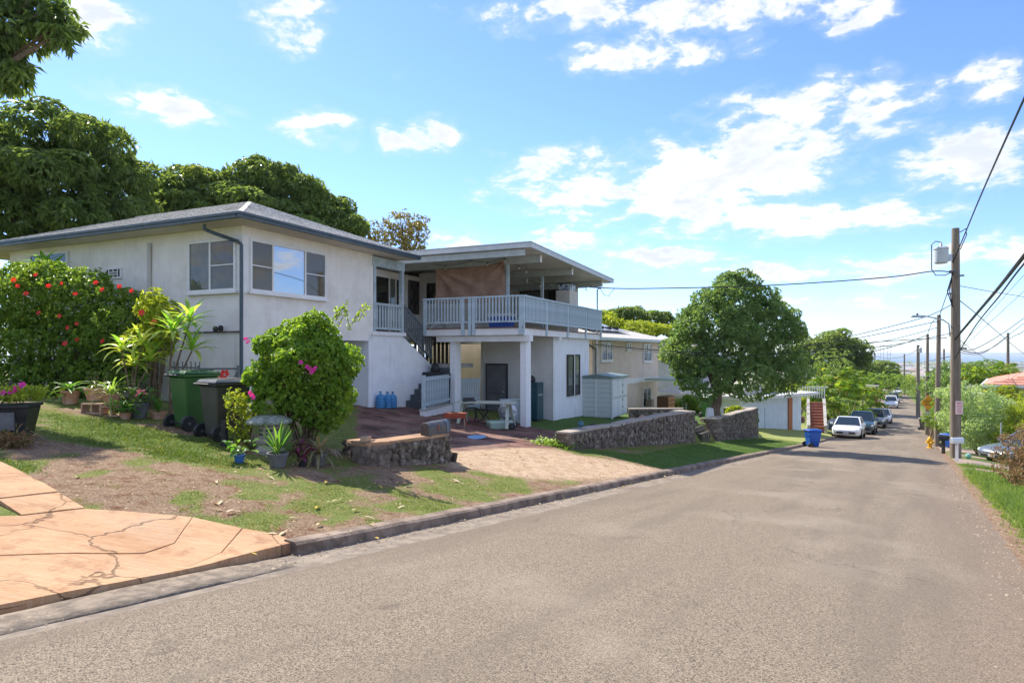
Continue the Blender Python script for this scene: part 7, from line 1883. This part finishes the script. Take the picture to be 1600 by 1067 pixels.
# dry creeper over a chain-link fence
df = rbush([(1585, 712, 16.8, .36, .5, .42), (1608, 705, 16.2, .5, .5, .5), (1570, 735, 16.6, .22, .4, .30), (1600, 745, 15.6, .42, .5, .32), (1640, 700, 15.5, .7, .6, .6), (1578, 690, 17.4, .22, .3, .2)], 1700, 'dry brown creeper smothering a wire fence at the right edge', dry_m, .07, .03, 96, name='dry_hedge', cat='hedge', inner=.6, per=4)
fp = on_ground(1580, 16.3); fp = on_ground(1640, 15.2); f = thing('wire_fence', fp, RA, 'short chain-link fence inside the dry brown creeper', 'fence')
MB().tube([(-1.4, 0, .95), (1.4, 0, .95)], .02, 6).build('rail', steel, f)
for x in (-1.4, 0, 1.4): MB().tube([(x, 0, -.1), (x, 0, 1.05)], .025, 8).build('post', steel, f)
mb = MB()
for i in range(36): x = -1.4 + i * .078; mb.bar((x, 0, 0), (min(1.4, x + .45), 0, .93), .005); mb.bar((x, .004, 0), (max(-1.4, x - .45), .004, .93), .005)
tag(mb.build('mesh_wire', steel, f), kind='stuff')
mp_ = on_ground(1564, 29); tag(MB().tube([(0, 0, 0), (0, 0, 1.75)], .03, 8).build('fence_post', steel, None, loc=mp_), 'plain grey metal post standing in the silvery bush', 'post')
# red-roofed house at the right edge
rh0 = at(1562, 640, 38); rh = thing('house', (rh0.x, rh0.y, 0), RA - .1, 'cream house with a salmon tiled roof at the right edge', 'house')
ez = at(1550, 604, 37).z; rz2 = ez + 1.15
MB().box(0, 12, -8, 0, ez - 4, ez - .05).build('wall', mat('cream_wall_far', (.52, .50, .44), (.6, .58, .52), 2, .8), rh)
rc = [(-.8, .8), (12.8, .8), (12.8, -8.8), (-.8, -8.8)]
rfm = MB(); rfm.poly([(x, y, ez + .1) for x, y in rc] + [(4, -4, rz2 + .1), (8.5, -4, rz2 + .1)] + [(x, y, ez) for x, y in rc], [(0, 1, 5, 4), (1, 2, 5), (2, 3, 4, 5), (3, 0, 4), (0, 6, 7, 1), (1, 7, 8, 2), (2, 8, 9, 3), (3, 9, 6, 0), (9, 8, 7, 6)])
rfo = rfm.build('roof', mat('salmon_tile', (.50, .20, .13), (.62, .30, .21), 5, .85, bump=.3), rh)
for i in range(9):
    u0 = i / 9; w0 = 4.8 * u0; hh = (rz2 - ez) * u0
    MB().bar((-.8 + w0, .8 - w0, ez + .12 + hh), (-.8 + w0, -8.8 + w0, ez + .12 + hh), .06, .03).build('tile_course', MATS['salmon_tile'], rfo)
MB().box(-.9, 12.9, .8, .9, ez - .06, ez + .08).build('gutter', white, rh); MB().box(-.92, -.8, -8.9, .9, ez - .06, ez + .08).build('gutter', white, rh)
for y0 in (-2.6, -6): window(y0, y0 + 1.6, ez - 1.9, ez - .6, side(0, rh), [(y0, y0 + .8, 'louvre'), (y0 + .8, y0 + 1.6, 'louvre')], frm=trimw)
MB().box(-.2, -.05, -.2, -.05, ez - 4, ez - .06).build('post', white, rh)
# creeper shrubs below that house
rbush([(1592, 628, 36, .9, .8, .5), (1572, 615, 37, .7, .8, .4)], 500, 'yellow-green shrub under the salmon roof eave', yel_m, .16, .07, 97)

# ------------------------------------------------------------------ neighbourhood and town far below
rr = random.Random(99)
cube = {}
wall_cols = [(.62, .58, .50), (.70, .68, .64), (.48, .44, .40), (.60, .50, .38), (.75, .74, .72), (.40, .36, .33)]
roof_cols = [(.42, .40, .38), (.52, .50, .48), (.34, .24, .20), (.62, .62, .60), (.30, .30, .30), (.46, .34, .28)]
WM = [mat('far_wall_%s' % n_, c_, rough=.9) for n_, c_ in zip(('cream', 'white', 'taupe', 'tan', 'bright', 'brown'), wall_cols)]
RM = [mat('far_roof_%s' % n_, c_, rough=.9) for n_, c_ in zip(('grey', 'pale', 'brown', 'white', 'slate', 'clay'), roof_cols)]
wdark = mat('far_window', (.08, .09, .10), rough=.4)
protos = []
for k in range(6):
    hip = k in (0, 2, 4, 5)
    wl = MB().box(-.5, .5, -.5, .5, -.4, 1 if not hip else .72).mesh('wall', WM[k])
    rfb = MB()
    if hip: rfb.poly([(-.56, -.56, .7), (.56, -.56, .7), (.56, .56, .7), (-.56, .56, .7), (-.25, 0, 1.05), (.25, 0, 1.05)], [(0, 1, 5, 4), (1, 2, 5), (2, 3, 4, 5), (3, 0, 4)])
    else: rfb.box(-.52, .52, -.52, .52, 1.003, 1.05)
    wn_ = MB()
    for i in range(5): wn_.box(-.42 + i * .18, -.32 + i * .18, -.506, -.501, .25, .5)
    for i in range(3): wn_.box(-.506, -.501, -.35 + i * .28, -.2 + i * .28, .25, .5)
    protos.append((wl, rfb.mesh('roof', RM[k]), wn_.mesh('window_band', wdark)))
kinds = ['cream', 'white', 'taupe', 'tan', 'bright white', 'brown']
def ground_far(x, y):
    return float(np.interp(math.hypot(x, y), [0, 100, 180, 240, 300, 420, 600, 900, 1200, 5000], [-1.0, -9.5, -11.6, -13.5, -17, -27, -42, -56, -59, -59.8]))
placed = 0
for i in range(260):
    far = i >= 40
    Y = rr.uniform(230, 700) if not far else 1000 / rr.uniform(.30, 1.25)
    px = rr.uniform(1335, 1600) if rr.random() < .9 else rr.uniform(1600, 1750)
    x = (px - 800) / 1000 * Y; k = rr.randrange(6)
    if not far: w_, d_, h_ = rr.uniform(9, 15), rr.uniform(8, 12), rr.uniform(4, 6.5)
    else: w_, d_, h_ = rr.uniform(14, 60) * (1 + Y / 3500), rr.uniform(15, 40), rr.choice([5, 6, 8, 9, 12]) * (1 + Y / 4500)
    side_ = 'left of the large pole' if px < 1480 else ('between the two right-hand poles' if px < 1570 else 'near the right edge')
    dist_ = 'at the foot of the hill' if Y < 1500 else ('in the middle of the plain' if Y < 2300 else 'close to the shore')
    shp = ('long' if w_ > 45 else 'narrow' if w_ < 28 else 'wide') + (' tall' if h_ > 11 else ' low')
    lb_ = '%s hillside house below the street crest, %s' % (kinds[k], side_) if not far else '%s %s building %s, %s' % (shp, kinds[k], dist_, side_)
    t_ = thing('far_house' if not far else 'far_building', (x, Y, ground_far(x, Y) + .2), rr.uniform(-.5, .5), lb_, 'house' if not far else 'building', 'alike: ' + lb_)
    for nm, me in zip(('wall', 'roof', 'window_band'), protos[k]):
        if nm == 'window_band' and Y > 1500: continue
        obj(nm, me, t_, None, None, (w_, d_, h_))
# trees of the town: one mass
rng = np.random.default_rng(5); n_ = 5200
Yf = 1000 / rng.uniform(.26, 3.2, n_); pxf = rng.uniform(1300, 1720, n_); Xf = (pxf - 800) / 1000 * Yf
Zf = np.interp(np.hypot(Xf, Yf), [0, 100, 180, 240, 300, 420, 600, 900, 1200, 5000], [-1.0, -9.5, -11.6, -13.5, -17, -27, -42, -56, -59, -59.8])
k = Yf > 300; Xf, Yf, Zf = Xf[k], Yf[k], Zf[k]; sz = 1.6 + rng.random(len(Xf)) * 2.0 + Yf / 900
C_ = np.stack([Xf, Yf, Zf + sz * .9], 1); per = 14
PP = np.repeat(C_, per, 0) + unit(rng.normal(size=(len(C_) * per, 3))) * np.repeat(sz, per)[:, None] * np.array([1.1, 1.1, .8])
V, Fc, A_ = leaves(PP, rng.normal(size=PP.shape), np.repeat(sz, per) * 1.1, np.repeat(sz, per) * .8, rng)
tag(obj('town_trees', np_mesh('town_trees', V, Fc, mango_m, A_)), 'scattered trees between the houses of the far town', 'trees', kind='stuff')
# two harbour cranes / masts
for (px, t0_, lb) in ((1378, 540, 'left one of two lattice masts far out by the harbour'), (1389, 541, 'right one of two lattice masts far out by the harbour')):
    p = at(px, 590, 3300); p.z = -60; H = at(px, t0_, 3300).z + 60; t_ = thing('lattice_mast', p, 0, lb, 'mast', 'harbour masts')
    mm = mat('mast_grey', (.3, .33, .36), rough=.8); mb = MB()
    for sx in (-1, 1): mb.bar((sx * 9, 0, 0), (sx * 6, 0, H), 1.6)
    mb.build('leg', mm, t_)
    MB().bar((-16, 0, H), (16, 0, H), 2.5).build('boom', mm, t_); MB().bar((-9, 0, H * .55), (9, 0, H * .55), 2.5).build('cross_beam', mm, t_)
for (px, t0_, w_, lb) in ((1500, 548, 9, 'pale round tower far out on the plain'), (1443, 552, 4, 'thin far chimney left of the large pole')):
    p = at(px, 590, 3000); p.z = -60; H = at(px, t0_ + 12, 3000).z + 60; t_ = thing('far_tower', p, 0, lb, 'tower')
    MB().lathe([(w_, 0), (w_ * .8, H), (w_ * .3, H * 1.06)], 10).build('shaft', WM[1], t_); MB().lathe([(w_ * 1.02, H * .8), (w_ * 1.02, H * .86)], 10).build('band', WM[3], t_)

# ------------------------------------------------------------------ the air: sea haze
hz = bpy.data.materials.new('sea_haze'); hz.use_nodes = True; t = NT(hz.node_tree)
pv = t.n('ShaderNodeVolumePrincipled'); pv.inputs['Color'].default_value = (.86, .93, 1.0, 1); pv.inputs['Density'].default_value = HAZE; pv.inputs['Anisotropy'].default_value = .2
oo = t.n('ShaderNodeOutputMaterial'); t.l(pv.outputs[0], oo.inputs['Volume'])
tag(MB().box(-9500, 12000, -420, 14000, -112, 14).build('haze', hz), kind='stuff')
